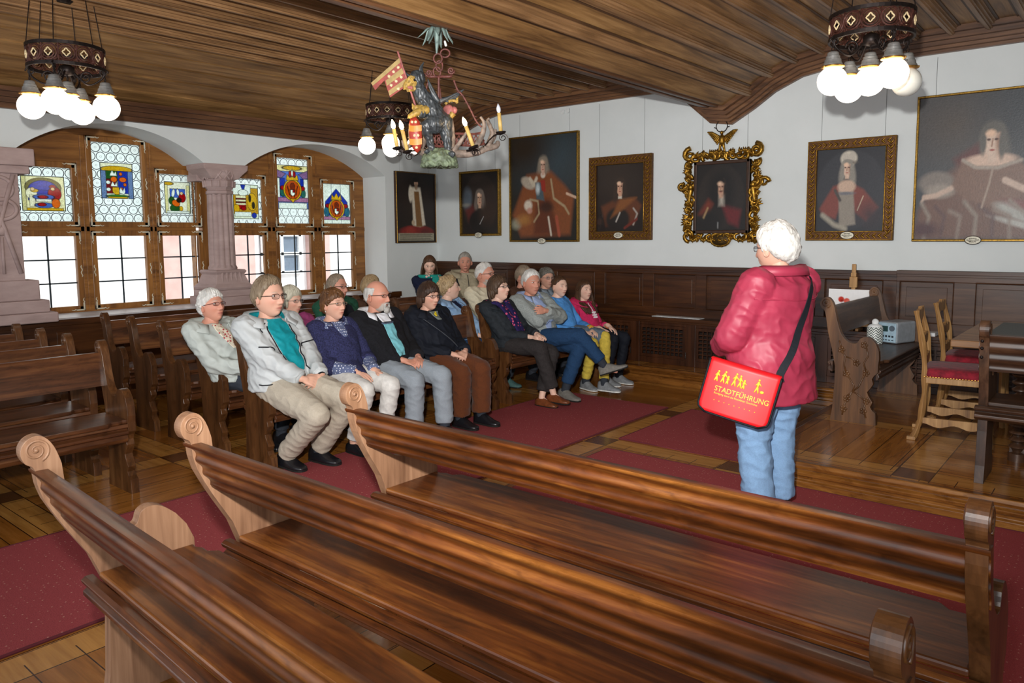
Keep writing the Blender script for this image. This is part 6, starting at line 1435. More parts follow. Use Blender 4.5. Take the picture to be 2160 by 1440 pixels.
person(seat('fair short-haired woman in sky blue jacket and jeans behind the corduroy woman', (-5.3, 5.41, 1.08), -5.22, hipy=5.50, hs=1.0, w=1.05, bulk=1.08, yaw=.3, hyaw=.85, hpitch=.12, hL=(-4.92, 5.56, .62), hR=(-4.95, 5.46, .63), face=fc(SKL, '9a8468', BL, 'curly', thick=.014, seed=12, tex=.006), trousers=dict(m=M_jean),
       top=dict(n='jacket', m=M_sky, loose=.024, sl=(.078, .068, .054), amp=.009, t0=-.04), shoe=M_shoeB, extra=[x_p9]))
M_char = cloth('charcoal_blazer', '22272c', .8, .15, 40, .3); M_gt = cloth('charcoal_trousers', '2e2a2a', .9, .12, 80); M_scf = dotmat('floral_scarf', '231a4a', 'c85070', 30, .30, 'x'); M_tan = cloth('tan_leather', '6b3a1e', .4, .15, s=.5); M_olive = cloth('olive_top', '3a4436', .9)
def x_p10(c):
    vpatch(c, M_olive, 'blouse', .10, .35, .1, .9, .004); T = c['T']; bl = c['bl']
    m = MB(); m.tube(smoothpath([T.pt(PI*k/6-.2, .965, bl+.012) for k in range(1, 12)]+[T.pt(-.35, .9, bl+.02)], 4), .028, 10, flat=.75); m.tube(smoothpath([T.pt(-.35, .93, bl+.018), T.pt(-.22, .7, bl+.022), T.pt(-.12, .45, bl+.024), T.pt(-.05, .2, bl+.03)], 6), .045, 12, flat=.35); m.tube(smoothpath([T.pt(.3, .93, bl+.018), T.pt(.16, .72, bl+.02), T.pt(.1, .5, bl+.022), T.pt(.12, .28, bl+.024)], 6), .04, 12, flat=.35)
    wrinkle(m, .006, (30, 30, 12)).build('scarf', M_scf, c['root'], smooth=True)
    collar(c, M_char, 'blazer_collar', .03, .04, .6, c['bl']+.004, t=.92)
person(seat('woman in charcoal blazer and flowered scarf at the near end of the far bench', (-4.72, 5.50, 1.09), -4.64, hipy=5.56, hs=1.0, w=.96, yaw=0, hyaw=.1, hpitch=.2, kR=(-4.22, 5.50, .56), kL=(-4.20, 5.66, .50), aR=(-4.14, 5.60, .13), aL=(-4.24, 5.55, .09), hR=(-4.40, 5.56, .645), hL=(-4.38, 5.66, .66), hdir={1: (.9, -.3, -.1), -1: (.9, .2, -.15)},
       face=fc(SKL, '2e2018', ('darkchoc', '251812', '55402f'), 'bob', thick=.019, ldz=-.004, seed=13), glasses=('3a3434', .011), trousers=dict(m=M_gt, r=(.09, .07, .066), hem=.06), top=dict(n='blazer', m=M_char, loose=.016, sl=(.066, .058, .046), amp=.006, t0=-.06), shoe=M_tan, shoest='loafer', shoeL=.25, extra=[x_p10]))
M_cardi = cloth('grey_knit_cardigan', '929896', .95, .12, 150, .6); M_bsh = cloth('pale_blue_shirt', '9db0d8', .75, .04); M_gsh = cloth('grey_suede', '77746e', .85, .1)
def x_p11(c): vpatch(c, M_bsh, 'shirt', .16, .6, .1, .985, .005); collar(c, M_bsh, 'shirt_collar', .04, .02, .4, c['bl']+.002, t=.965)
person(seat('white-haired man with folded arms in grey knit cardigan, legs crossed', (-4.72, 6.01, 1.12), -4.64, hipy=6.02, hs=1.06, w=1.1, bulk=1.08, yaw=-.1, hyaw=-.35, kL=(-4.15, 6.04, .51), kR=(-4.13, 6.02, .63), aL=(-4.24, 5.92, .095), aR=(-3.93, 6.16, .34), fp={-1: -.35}, fy={-1: .35, 1: -.2}, hR=(-4.50, 6.12, .82), hL=(-4.47, 5.93, .86),
       hdir={1: (-.1, -1, .1), -1: (0, 1, -.1)}, hn={1: (1, 0, .2), -1: (1, 0, .2)}, elh={1: (.4, .9, -.6), -1: (.4, -.9, -.6)}, curl=.25, arm=(.29, .26), face=fc(SKR, 'b0aaa0', WH, 'short', thick=.015, ldz=.01, seed=14, chub=.7, jaw=1.1), trousers=dict(m=M_jean, r=(.095, .075, .062), hem=.07),
       top=dict(n='cardigan', m=M_cardi, loose=.022, sl=(.076, .07, .054), amp=.008, t0=-.08), shoe=M_gsh, sock=M_sockG, shoest='lace', shoeL=.29, extra=[x_p11]))
M_blu = cloth('bright_blue_top', '4f8ed0', .85, .06); M_ylw = cloth('yellow_leggings', 'c8b048', .9, .08); M_mus = cloth('mustard_cuff', 'c8922c', .9); M_gsk = cloth('slate_skirt', '5a6672', .9); M_snk = cloth('grey_sneaker', '7c7f82', .8)
def x_p12(c): cuffs(c, M_mus, .040, .08, 'mustard_cuff')
person(seat('girl with pulled-back hair in bright blue top and yellow leggings', (-4.70, 6.47, 1.06), -4.64, hipy=6.50, hs=.94, w=.82, bulk=.84, hyaw=-.28, kR=(-4.24, 6.42, .49), kL=(-4.20, 6.58, .55), aR=(-4.36, 6.46, .09), aL=(-4.08, 6.38, .12), fy={1: .1, -1: -.3}, hR=(-4.38, 6.44, .60), hL=(-4.34, 6.55, .62), face=fc(SKL, '3a2a1e', BR, 'bun', thick=.006, seed=15, old=.2, brow='4a3424'),
       trousers=dict(m=M_ylw, r=(.078, .06, .05)), top=dict(n='tee_shirt', m=M_blu, loose=.01, sl=(.054, .046, .038), amp=.005, t0=-.05, skirt=[]), shoe=M_snk, shoest='sneaker', shoeL=.25, extra=[x_p12, lambda c: wrinkle(remesh(MB().ell(tuple(c['hp']), (.16, .16, .11)).cone(c['hp'], c['kn'][-1]-Vector((.07, 0, 0)), .11, .088).cone(c['hp'], c['kn'][1]-Vector((.07, 0, 0)), .11, .088), .009, 5), .006, (20, 20, 20)).build('skirt', M_gsk, c['root'], smooth=True)]))
M_pink = cloth('hot_pink_hoodie', 'c42b5c', .9, .06); M_wht = cloth('white_print', 'e6dfe2', .8)
def x_p13(c):
    T = c['T']; bl = c['bl']; vpatch(c, M_wht, 'printed_panel', .09, .09, .45, .93, .004); collar(c, M_pink, 'hood', .04, .05, .45, c['bl']+.006, t=.93)
    for k, (z, a) in enumerate(((.60, .30), (.52, .34), (.44, .30))):
        surfline(c, M_wht, 'script_print', [(-a+a*2*i/9, z+.022*((i % 2)*2-1)) for i in range(10)], .005, .012)
    for sg in (-1, 1):
        m = MB(); q = random.Random(4)
        for k in range(10):
            a = sg*(.45+.07*k); m.tube(smoothpath([c['H']+c['HR'] @ Vector((-.02, sg*.08, -.02)), c['H']+c['HR'] @ Vector((.01, sg*.095, -.1)), T.pt(a*.8, .86, bl+.02+q.uniform(0, .01)), T.pt(a*.75, .68, bl+.018), T.pt(a*.7+q.uniform(-.05, .05), .56+q.uniform(-.03, .05), bl+.012)], 5), [.012]*15+[.010, .008, .007, .006, .004, .002], 6)
        m.build('hair_lock', hairmat(*BR), c['root'], smooth=True)
    w = c['hd'][1]; MB().tube([w-(w-c['el'][1]).normalized()*.01, w-(w-c['el'][1]).normalized()*.018], .031, 14).build('wristband', cloth('orange_band', 'd86a28'), c['root'])
person(seat('girl with long dark hair in a hot pink hooded top', (-4.70, 6.93, .99), -4.64, hipy=6.90, hs=.94, w=.84, bulk=.86, hyaw=-.32, hpitch=.08, kR=(-4.22, 6.78, .50), kL=(-4.20, 6.98, .50), aR=(-4.30, 6.76, .09), aL=(-4.26, 6.95, .09), hR=(-4.40, 6.80, .60), hL=(-4.38, 6.93, .62),
       hdir={1: (1, -.1, -.5), -1: (1, 0, -.5)}, face=fc(SKL, '33231a', BR, 'long', thick=.010, seed=16, old=.2, len=.2, brow='3a281c'), trousers=dict(m=M_navyj, r=(.078, .058, .045)), top=dict(n='hooded_top', m=M_pink, loose=.014, sl=(.058, .05, .042), cuff=.08, amp=.006, t0=-.04), shoe=M_snk, shoest='sneaker', shoeL=.25, extra=[x_p13]))
M_crm = cloth('cream_pullover', 'c9c0a8', .9, .05)
person(seat('white-haired bearded man in a cream pullover, second row of the far block', (-5.3, 5.96, 1.19), -5.22, hs=1.05, w=1.08, bulk=1.05, hi=1, hyaw=.15, hpitch=.05, face=fc(SKR, 'b0aca4', WH, 'short', thick=.010, ldz=.012, beard='full', seed=17, brow='a09890'), glasses=('4a3a34', .013),
       trousers=dict(m=M_sockG), top=dict(n='pullover', m=M_crm, loose=.02, sl=(.076, .068, .05), amp=.009), shoe=cloth('teal_canvas', '4a6a68', .85)))
def x_p15(c): vpatch(c, M_whs, 'shirt', .08, .25, .6, .95, .004)
person(seat('man in brown jacket hidden behind the man with folded arms', (-5.3, 6.62, 1.14), -5.22, hi=0, hyaw=.1, hs=1.02, w=1.05, face=fc(SKR, '7a6858', GB, 'recede', thick=.011, seed=18), trousers=dict(m=M_sockG), top=dict(n='jacket', m=cloth('brown_tweed', '4a3226', .9), loose=.02), shoe=M_shoeB, extra=[x_p15]))
def x_p16(c): vpatch(c, cloth('grey_blue_blouse', '8494a4'), 'blouse', .1, .35, .6, .95, .004); collar(c, cloth('grey_blue_blouse', '8494a4'), 'blouse_collar', .035, .02, .35, c['bl']+.003)
person(seat('grey curly-haired woman with glasses in grey-blue, behind the blue-top girl', (-5.3, 7.04, 1.10), -5.22, hipy=7.0, hi=0, hyaw=-.45, hs=1.0, face=fc(SK, '5c5850', ('greydark', '3a3732', '7c7870'), 'curly', thick=.014, seed=19, tex=.006), glasses=('6a6460', .014), trousers=dict(m=M_sockG), top=dict(n='jacket', m=cloth('slate_knit', '7c8894', .9), loose=.016), shoe=M_shoeB, extra=[x_p16]))
M_tq = dotmat('turquoise_scarf', '1f8f84', 'd8b0a8', 16, .2, 'x')
def x_p17(c):
    T = c['T']; bl = c['bl']; m = MB(); m.tube(smoothpath([T.pt(2*PI*k/10, .96, bl+.012) for k in range(11)], 4), .03, 10, flat=.8); m.tube(smoothpath([T.pt(.5, .95, bl+.015), T.pt(.2, .78, bl+.02), T.pt(-.15, .6, bl+.02), T.pt(-.2, .4, bl+.02)], 5), .045, 10, flat=.4); m.build('scarf', M_tq, c['root'], smooth=True)
person(seat('young woman with brown hair and turquoise scarf looking down in the far corner', (-6.72, 6.53, 1.245), -6.68, hi=1, yaw=-.6, hyaw=-.72, hpitch=-.3, hs=.98, w=.95, face=fc(SKL, '33241a', BR, 'long', thick=.010, seed=20, old=.1, len=.17, brow='3a281c'), trousers=dict(m=M_sockG), top=dict(n='coat', m=cloth('navy_coat', '151c34', .85), loose=.02), shoe=M_shoeB, extra=[x_p17]))
M_bge = cloth('beige_hoodie', 'a49a82', .9, .05)
def x_p18(c): collar(c, M_bge, 'hood', .05, .05, .4, c['bl']+.008, t=.94); edgeline(c, M_black, 'zip', 1, .05, .12, .5, .93, .004); surfline(c, M_navyj, 'chest_logo', [(.5, .55), (.62, .56), (.7, .545)], .008, .010); strap(c, M_navyj, 'bag_strap', [(-.75, .9), (-.6, .8), (-.5, .7)], .02)
person(seat('grey-haired man in beige hooded jacket facing the camera in the far corner', (-6.6, 7.04, 1.265), -6.6, hi=1, yaw=-.6, hyaw=-.75, hpitch=-.08, hs=1.04, w=1.1, bulk=1.08, face=fc(SKR, '6a6660', GR, 'short', thick=.010, ldz=.008, seed=21, chub=.7, jaw=1.1), trousers=dict(m=M_sockG), top=dict(n='hooded_jacket', m=M_bge, loose=.03, sl=(.08, .07, .055)), shoe=M_shoeB, extra=[x_p18]))
# ================================================================ THE GUIDE
M_redj = cloth('raspberry_rain_jacket', 'a2324a', .5, .05, 8, .1, s=.45); M_lj = cloth('light_blue_jeans', '7b9cc0', .9, .04, 150, .2)
GY = 2.85; GUIDE = {}
def x_guide(c):
    T = c['T']; bl = c['bl']; collar(c, M_redj, 'jacket_collar', .05, .0, .3, bl+.002, t=.955)
    surfline(c, M_redj, 'yoke_seam', [(PI-1.3, .74), (PI-.6, .72), (PI, .71), (PI+.6, .72), (PI+1.3, .74)], .0035, .006)
    GUIDE['T'] = T; GUIDE['base'] = c['root'].location.copy()
gl = person(dict(label='white-haired guide standing in a raspberry red jacket and light jeans', stand=1, hip=(-1.545, 4.15, .86), head=(-1.545, 4.15, 1.512), hyaw=GY+.05, yaw=GY, hpitch=-.05, hs=1.04, w=1.16, bulk=1.12, belly=.9, hi=1,
       kL=(-1.60, 4.05, .47), kR=(-1.54, 4.25, .47), aL=(-1.56, 4.05, .085), aR=(-1.52, 4.24, .085), hL=(-1.83, 4.10, .955), hR=(-1.80, 4.24, .96), hdir={1: (-.5, .7, 0), -1: (-.5, -.7, 0)}, hn={1: (-.6, -.4, .3), -1: (-.6, .4, .3)}, arm=(.30, .25), elh={1: (.3, -1, -.5), -1: (.3, 1, -.5)},
       face=fc(SK, 'c0bab0', ('guidewhite', 'b4b0aa', 'f0eee8'), 'short', thick=.026, ldz=-.012, volback=.35, seed=30, tex=.007, texf=6, texz=6, chub=.5), glasses=('2a2830', .013), earring=0, trousers=dict(m=M_lj, r=(.108, .092, .086), hem=.01, amp=.010),
       top=dict(n='jacket', m=M_redj, loose=.036, sl=(.092, .082, .064), amp=.0075, wf=(11, 11, 16), t0=-.42), shoe=M_shoeB, extra=[x_guide]))
# ================================================================ THE BEAST CHANDELIER ON ANTLERS
def chandelier():
    root = empty('beast_chandelier', (-3.47, 3.47, 2.04), label='painted carved beast chandelier with flag, shield, antlers and candles under the ceiling beam', cat='chandelier')
    Ri, Aw = Vector((_r.x, _r.y, 0)).normalized(), Vector((_f.x, _f.y, 0)).normalized()
    W = lambda a, c, b=0: Ri*a + Aw*b + Vector((0, 0, c))
    Q = lambda x, y, b=0: W((x/4+700-918)/339, (335-y/4)/339, b)     # layout sketch units -> metres in the chandelier's own plane
    Mb = plain('beast_slate_paint', '33373a', .4, var=.3, scale=40, bmp=.4, s=.6); Mo = plain('beast_ochre_paint', '9a7c3c', .5, var=.25, scale=60, bmp=.3); Mr = plain('red_paint_iron', '5c332d', .55, var=.25, scale=60)
    Mrock = plain('painted_rock', '56604c', .6, var=.35, scale=30, bmp=.5); Mant = plain('antler', '74665c', .6, var=.3, scale=25, bmp=.4); Mwax = plain('candle_wax', 'c4a460', .5, var=.08); Mpk = plain('pink_paint', '9a5c58', .55, var=.2)
    Mg = plain('grey_green_leaf', '6c7d78', .5, .2, var=.2)
    # rock
    m = MB(); m.loft([[W(k*.115*math.cos(t*PI/12)+.003, h, k*.085*math.sin(t*PI/12)) for t in range(24)] for k, h in ((.96, 0), (1.02, .008), (.98, .025), (.9, .06), (.75, .09), (.4, .11))]); m.cone(W(.04, .02), W(.115, .006), .03, .01)
    wrinkle(remesh(m, .005, 2), .012, (30, 30, 30)).build('rock_base', Mrock, root, smooth=True)
    # beast
    m = MB(); C = m.cone
    C(Q(880, 960), Q(800, 820), .062, .06); m.ell(Q(850, 985, -.03), (.058, .058, .058)); m.ell(Q(920, 960, .03), (.055, .055, .06))
    m.chain([Q(850, 985, -.03), Q(770, 1010, -.06), Q(800, 1110, -.03), Q(815, 1200, -.02)], [.05, .034, .022, .02]); C(Q(815, 1200, -.02), Q(775, 1215, -.05), .02, .014)
    m.chain([Q(925, 970, .0), Q(940, 1060, .0), Q(955, 1150, -.01), Q(960, 1225, -.01)], [.05, .035, .024, .022]); C(Q(960, 1225, -.01), Q(1000, 1240, -.05), .022, .016)
    m.chain([Q(800, 820), Q(740, 740, -.02), Q(705, 660, -.03)], [.058, .044, .036]); m.ell(Q(705, 600, -.02), (.045, .05, .05))
    for sg in (-1, 1): m.cone(Q(800, 830, .0), Q(760+20*sg, 900, sg*.03-.03), .04, .03)
    body = wrinkle(remesh(m, .005, 2), .007, (50, 50, 22)).build('beast_body', Mb, root, smooth=True)
    m = MB(); m.tube(smoothpath([Q(745, 580, .0), Q(735, 520, -.01), Q(762, 460, -.01)], 5), [.016, .019, .02, .02, .02, .018, .015, .012, .008, .005, .002], 8, flat=.45)
    m.tube(smoothpath([Q(665, 590, -.01), Q(612, 560, -.01), Q(590, 515, -.01)], 5), [.014, .018, .019, .019, .018, .016, .013, .01, .007, .004, .002], 8, flat=.45); m.build('ears', Mb, body, smooth=True)
    m = MB(); m.ell(Q(668, 640, -.04), (.036, .04, .045)); m.cone(Q(650, 640, -.06), Q(618, 675, -.07), .03, .022); m.cone(Q(640, 660, -.06), Q(602, 700, -.075), .016, .006); m.cone(Q(680, 690, -.05), Q(628, 712, -.07), .018, .008)
    m.tube([Q(690, 610, -.075), Q(665, 600, -.085), Q(640, 615, -.085)], .007, 6)
    fo = wrinkle(remesh(m, .004, 1), .004, (60, 60, 60)).build('face_mask', Mo, body, smooth=True)
    MB().cone(Q(660, 690, -.075), Q(640, 690, -.085), .012, .008).build('tongue', Mpk, fo, smooth=True); MB().ell(Q(690, 628, -.075), (.008,)*3, 8, 6).build('eye', plain('beast_eye', '1a1412', .2), fo, smooth=True)
    m = MB(); m.chain([Q(775, 870, -.05), Q(700, 900, -.08), Q(650, 925, -.08)], [.03, .022, .018])
    for k in range(4): m.cone(Q(650, 920, -.08), Q(625+14*k, 945, -.09), .009, .004, 6)
    m.cone(Q(740, 850, -.04), Q(690, 850, -.06), .022, .016)
    for k in range(4): m.cone(Q(690, 850, -.06), Q(668, 825+14*k, -.085), .008, .005, 6)
    remesh(m, .004, 2).build('forelegs', Mo, body, smooth=True)
    m = MB()
    for sg, pts in ((1, [(890, 770), (1090, 680)]), (-1, [(830, 720), (800, 660)])):
        for k in range(8 if sg > 0 else 5):
            a = Q(880-8*k, 790-6*k, .03*sg); L_ = (1.0-.07*k)
            e = Q(pts[0][0]+(pts[1][0]-pts[0][0])*L_, pts[0][1]+(pts[1][1]-pts[0][1])*L_+k*9-(0 if sg > 0 else 40), .05*sg); m.cone(a, e, .014, .005, 6)
    m.build('wing', Mb, root, smooth=True)
    m = MB()
    m.tube(smoothpath([Q(930, 800, .05), Q(990, 740, .06), Q(1030, 720, .06), Q(1035, 790, .05)], 5), .009, 6); m.tube(smoothpath([Q(960, 780, .04), Q(1010, 770, .05), Q(1040, 790, .05)], 5), .01, 6); m.tube(smoothpath([Q(1000, 880, .03), Q(975, 920, .03), Q(962, 970, .03)], 4), [.022-.002*i for i in range(9)], 8)
    m.build('yellow_tail', Mo, root, smooth=True); MB().ell(Q(955, 860, .06), (.045, .03, .045)).ell(Q(1000, 850, .06), (.03, .02, .025)).build('pink_leaf', Mpk, root, smooth=True)
    # flag
    fr = MB().cone(Q(543, 378, -.02), Q(690, 830, -.07), .006, .006, 8).build('flag_staff', Mpk, root, smooth=True)
    po = [(556, 432), (310, 636), (345, 696), (425, 615), (470, 757), (625, 655)]
    cen = Q(480, 590, -.03)
    def fl(mb, P_, b0, b1): n = len(P_); mb.loft([[Q(x, y, b0) for x, y in P_], [Q(x, y, b1) for x, y in P_]])
    m = MB(); m.v = []; 
    from mathutils.geometry import tessellate_polygon
    T_ = tessellate_polygon([[Vector((x, y, 0)) for x, y in po]]); n = len(po)
    m.add([Q(x, y, -.028) for x, y in po]+[Q(x, y, -.022) for x, y in po], [tuple(t) for t in T_]+[tuple(i+n for i in t)[::-1] for t in T_]+[(i, (i+1) % n, (i+1) % n+n, i+n) for i in range(n)])
    fo = m.build('flag', plain('flag_red', '8c3a32', .6, var=.12), root)
    m = MB()
    def lerp2(a, b, k): return (a[0]+(b[0]-a[0])*k, a[1]+(b[1]-a[1])*k)
    for k0, k1, far in ((0, .16, (310, 636, 325, 660)), (.36, .56, None), (.76, .94, None)):
        a, b = lerp2((556, 432), (625, 655), k0), lerp2((556, 432), (625, 655), k1)
        if far: c, d = (far[0]+2, far[1]), (far[2]+2, far[3])
        else: c, d = lerp2((418, 540), (470, 757), k0), lerp2((418, 540), (470, 757), k1)
        fl(m, [a, b, d, c], -.0285, -.0315)
    m.build('tan_stripe', plain('flag_tan', '98804e', .6, var=.1), fo)
    m = MB()
    for k in (.26, .66, .99):
        for s_ in (.2, .5, .8):
            if k > .9 and s_ != .5: continue
            x, y = lerp2(lerp2((430, 560), (470, 757), k*.92), lerp2((556, 432), (625, 655), k*.92), s_)
            for t in range(3): a = t*PI/3+.3; m.tube([Q(x-13*math.cos(a), y-13*math.sin(a), -.031), Q(x+13*math.cos(a), y+13*math.sin(a), -.031)], .0028, 4)
    m.build('star', plain('star_cream', 'd8c8a0', .6), fo)
    # shield
    sp = [(655, 950), (700, 935), (730, 975), (748, 1060), (748, 1150), (730, 1215), (705, 1237), (672, 1205), (650, 1150), (638, 1070), (640, 1000)]
    def shape(mb, P_, b): n = len(P_); c = (sum(p[0] for p in P_)/n, sum(p[1] for p in P_)/n); mb.loft([[Q(c[0]+(x-c[0])*k, c[1]+(y-c[1])*k, b-d) for x, y in P_] for k, d in ((1, -.01), (1, 0), (.85, .012), (.5, .02))])
    m = MB(); shape(m, sp, -.11); sh_ = m.build('shield', plain('shield_red', '9c3426', .4), root, smooth=True)
    m = MB()
    for y0, y1 in ((1010, 1060), (1120, 1170)):
        m.loft([[Q(645+k, y0+6*math.sin(k/30), -.128-.006*math.sin(k/105*PI)) for k in range(0, 106, 15)], [Q(645+k, y1+6*math.sin(k/30), -.128-.006*math.sin(k/105*PI)) for k in range(0, 106, 15)]], caps=False, closed=False)
    m.build('orange_band', plain('shield_orange', 'c87c26', .4), sh_, solid=.003)
    m = MB()
    for x, y in ((690, 1095), (720, 1095), (672, 985), (702, 985), (705, 1195)):
        for t in range(3): a = t*PI/3+.2; m.tube([Q(x-12*math.cos(a), y-12*math.sin(a), -.135), Q(x+12*math.cos(a), y+12*math.sin(a), -.135)], .0028, 4)
    m.build('shield_star', MATS['star_cream'], sh_)
    # antlers
    for side in (1, -1):
        m = MB()
        def A(pts, r0, r1):
            P_ = smoothpath([Q(x if side > 0 else 1820-x*1.0-40, y, b*side) for x, y, b in pts], 5); n = len(P_); m.tube(P_, [r0+(r1-r0)*i/(n-1) for i in range(n)], 10)
        A([(985, 1225, .0), (1120, 1225, .03), (1250, 1190, .06), (1340, 1090, .08), (1355, 1010, .08)], .028, .014)
        A([(1260, 1180, .06), (1370, 1150, .09), (1380, 1110, .1)], .024, .012)
        A([(1310, 1130, .06), (1335, 1040, .05), (1300, 950, .02), (1312, 935, .0)], .02, .006)
        A([(1160, 1215, .03), (1250, 1080, -.02), (1270, 980, -.03), (1238, 925, -.03)], .022, .006)
        A([(1010, 1200, .0), (1060, 1140, -.03), (1120, 1060, -.05)], .018, .007)
        A([(990, 1190, .02), (995, 1060, .04), (985, 920, .05)], .018, .007)
        if side > 0: wrinkle(m, .003, (40, 40, 40)).build('antler', Mant, root, smooth=True)
        else:
            m2 = MB(); m2.tube(smoothpath([Q(760, 1220, .05), Q(680, 1180, .08), Q(620, 1090, .1), Q(612, 1000, .1)], 5), [.026-.001*i for i in range(16)], 10); m2.tube(smoothpath([Q(700, 1190, .08), Q(740, 1060, .12), Q(690, 930, .12)], 5), [.02-.0013*i for i in range(11)], 8); m2.tube(smoothpath([Q(640, 1120, .1), Q(560, 1150, .16), Q(520, 1080, .2)], 5), [.018-.0011*i for i in range(11)], 8)
            m2.build('antler', Mant, root, smooth=True)
    # red openwork band behind
    m = MB(); P0, P1 = (810, 1100), (1270, 1090)
    for dy in (-50, 50): m.tube([Q(810+46*t, 1100+dy-1*t+6*math.sin(t), .06+.05*math.sin(t/10*PI)) for t in range(11)], .008, 6)
    for t in range(12):
        x = 830+38*t; b = .06+.05*math.sin(t/12*PI)
        m.tube([Q(x+16*math.cos(k*.7)*(1-k/16), 1100+30*math.sin(k*.7)*(1-k/16), b) for k in range(12)], .0045, 5); m.tube([Q(x-18, 1055, b), Q(x+18, 1145, b)], .004, 5); m.tube([Q(x+18, 1055, b), Q(x-18, 1145, b)], .004, 5)
    m.build('openwork_band', Mr, root)
    # candles
    Mfl = emit('candle_bulb_lit', 'ffd9a0', 22); Mfo = plain('candle_bulb_unlit', 'c8ccd8', .1, s=.7, bmp=0)
    for i, (x0, y0, x1, y1, b, lit) in enumerate(((517, 1180, 490, 1015, .0, 1), (622, 1225, 582, 1042, -.10, 1), (1180, 1190, 1118, 1012, -.08, 1), (1412, 1048, 1396, 880, .04, 0), (700, 1140, 650, 1000, .14, 1))):
        cn = empty('candle'); cn.parent = root
        a, e = Q(x0, y0, b), Q(x1, y1, b); u = (e-a).normalized()
        MB().tube([a, e], .0125, 12).build('wax_sleeve', Mwax, cn, smooth=True)
        m = MB(); m.tube([e, e+u*.004, e+u*.012, e+u*.026, e+u*.04, e+u*.052, e+u*.06], [.007, .009, .013, .0145, .011, .005, .0015], 12); m.build('flame_bulb', Mfl if lit else Mfo, cn, smooth=True)
        m = MB(); x_, y_ = frame_from(u); m.loft([[a+(x_*math.cos(t*PI/10)+y_*math.sin(t*PI/10))*r_+u*h for t in range(20)] for r_, h in ((.008, -.012), (.028, -.004), (.034, .006), (.03, .008), (.012, .002))])
        m.tube([a+Ri*(.03*math.cos(k*.6)*(1-k/22)+.012)-Vector((0, 0, .03))+Vector((0, 0, .028*math.sin(k*.6)*(1-k/22))) for k in range(18)], .0028, 5)
        m.tube(smoothpath([a-u*.01, a-u*.02+Ri*(.05 if x0 < 700 else -.05), Q(700 if x0 < 800 else 1240, 1190, .05)], 5), .005, 5); m.build('drip_pan', M_iron, cn)
    # hanging chain, leaf crown
    m = MB()
    for k in range(9):
        a = k*2*PI/9; d = Ri*math.cos(a)+Aw*math.sin(a); t0 = Q(875, 205); h = 1 if k % 2 else .62
        m.tube(smoothpath([t0, t0+d*.05+Vector((0, 0, .015)), t0+d*(.09*(.6+.4*h))-Vector((0, 0, .02+.05*(1-h))), t0+d*(.125*(.5+.5*h))-Vector((0, 0, .05+.08*(1-h)))], 4), [.006, .01, .013, .015, .016, .017, .017, .016, .014, .011, .008, .005, .002], 6, flat=.4)
    m.cone(Q(875, 190), Q(875, 290), .02, .014, 10); m.cone(Q(875, 300), Q(870, 390), .014, .005, 8)
    m.tube([Q(880, 200), W(-.12+.006, .88)], .01, 8)
    m.build('leaf_crown', Mg, root, smooth=True)
    m = MB()
    for cx, cy, rx, ry, b in ((880, 430, 36, 40, 0), (890, 490, 28, 46, .01), (870, 540, 32, 40, 0), (940, 380, 40, 34, .02)):
        m.tube([Q(cx+rx*math.cos(t*PI/8), cy+ry*math.sin(t*PI/8), b) for t in range(16)], .006, 6, closed=True)
    for c, sg in (((990, 540), 1), ((800, 560), -1)):
        m.tube([Q(c[0]+sg*(32*math.cos(k*.6)*(1-k/20)), c[1]-10+32*math.sin(k*.6)*(1-k/20), 0) for k in range(18)], .006, 6); m.tube([Q(890, 580), Q(c[0]-sg*20, 580), Q(c[0]+sg*10, 575)], .009, 6)
    for run in ([(1010, 600), (1040, 680), (1090, 740), (1150, 850), (1200, 950), (1245, 1000)], [(790, 610), (770, 680), (760, 760)], [(880, 600), (890, 700), (900, 800)]):
        P_ = smoothpath([Q(x, y, .03) for x, y in run], 6); m.tube(P_, [.005+.003*(i % 2) for i in range(len(P_))], 6)
        for i in range(1, len(P_)-1, 2): m.cone(P_[i], P_[i]+Ri*random.uniform(-.025, .025)+Vector((0, 0, random.uniform(-.01, .025))), .003, .001, 5)
    m.build('chain', Mr, root, smooth=True)
    MB().cone(Q(950, 320), Q(942, 290), .009, .007, 8).build('porcelain_connector', plain('porcelain', 'd8d8d4', .3), root, smooth=True)
    MB().cone(Q(885, 590), Q(878, 760, .02), .007, .009, 8).build('stem', Mr, root, smooth=True)
chandelier()
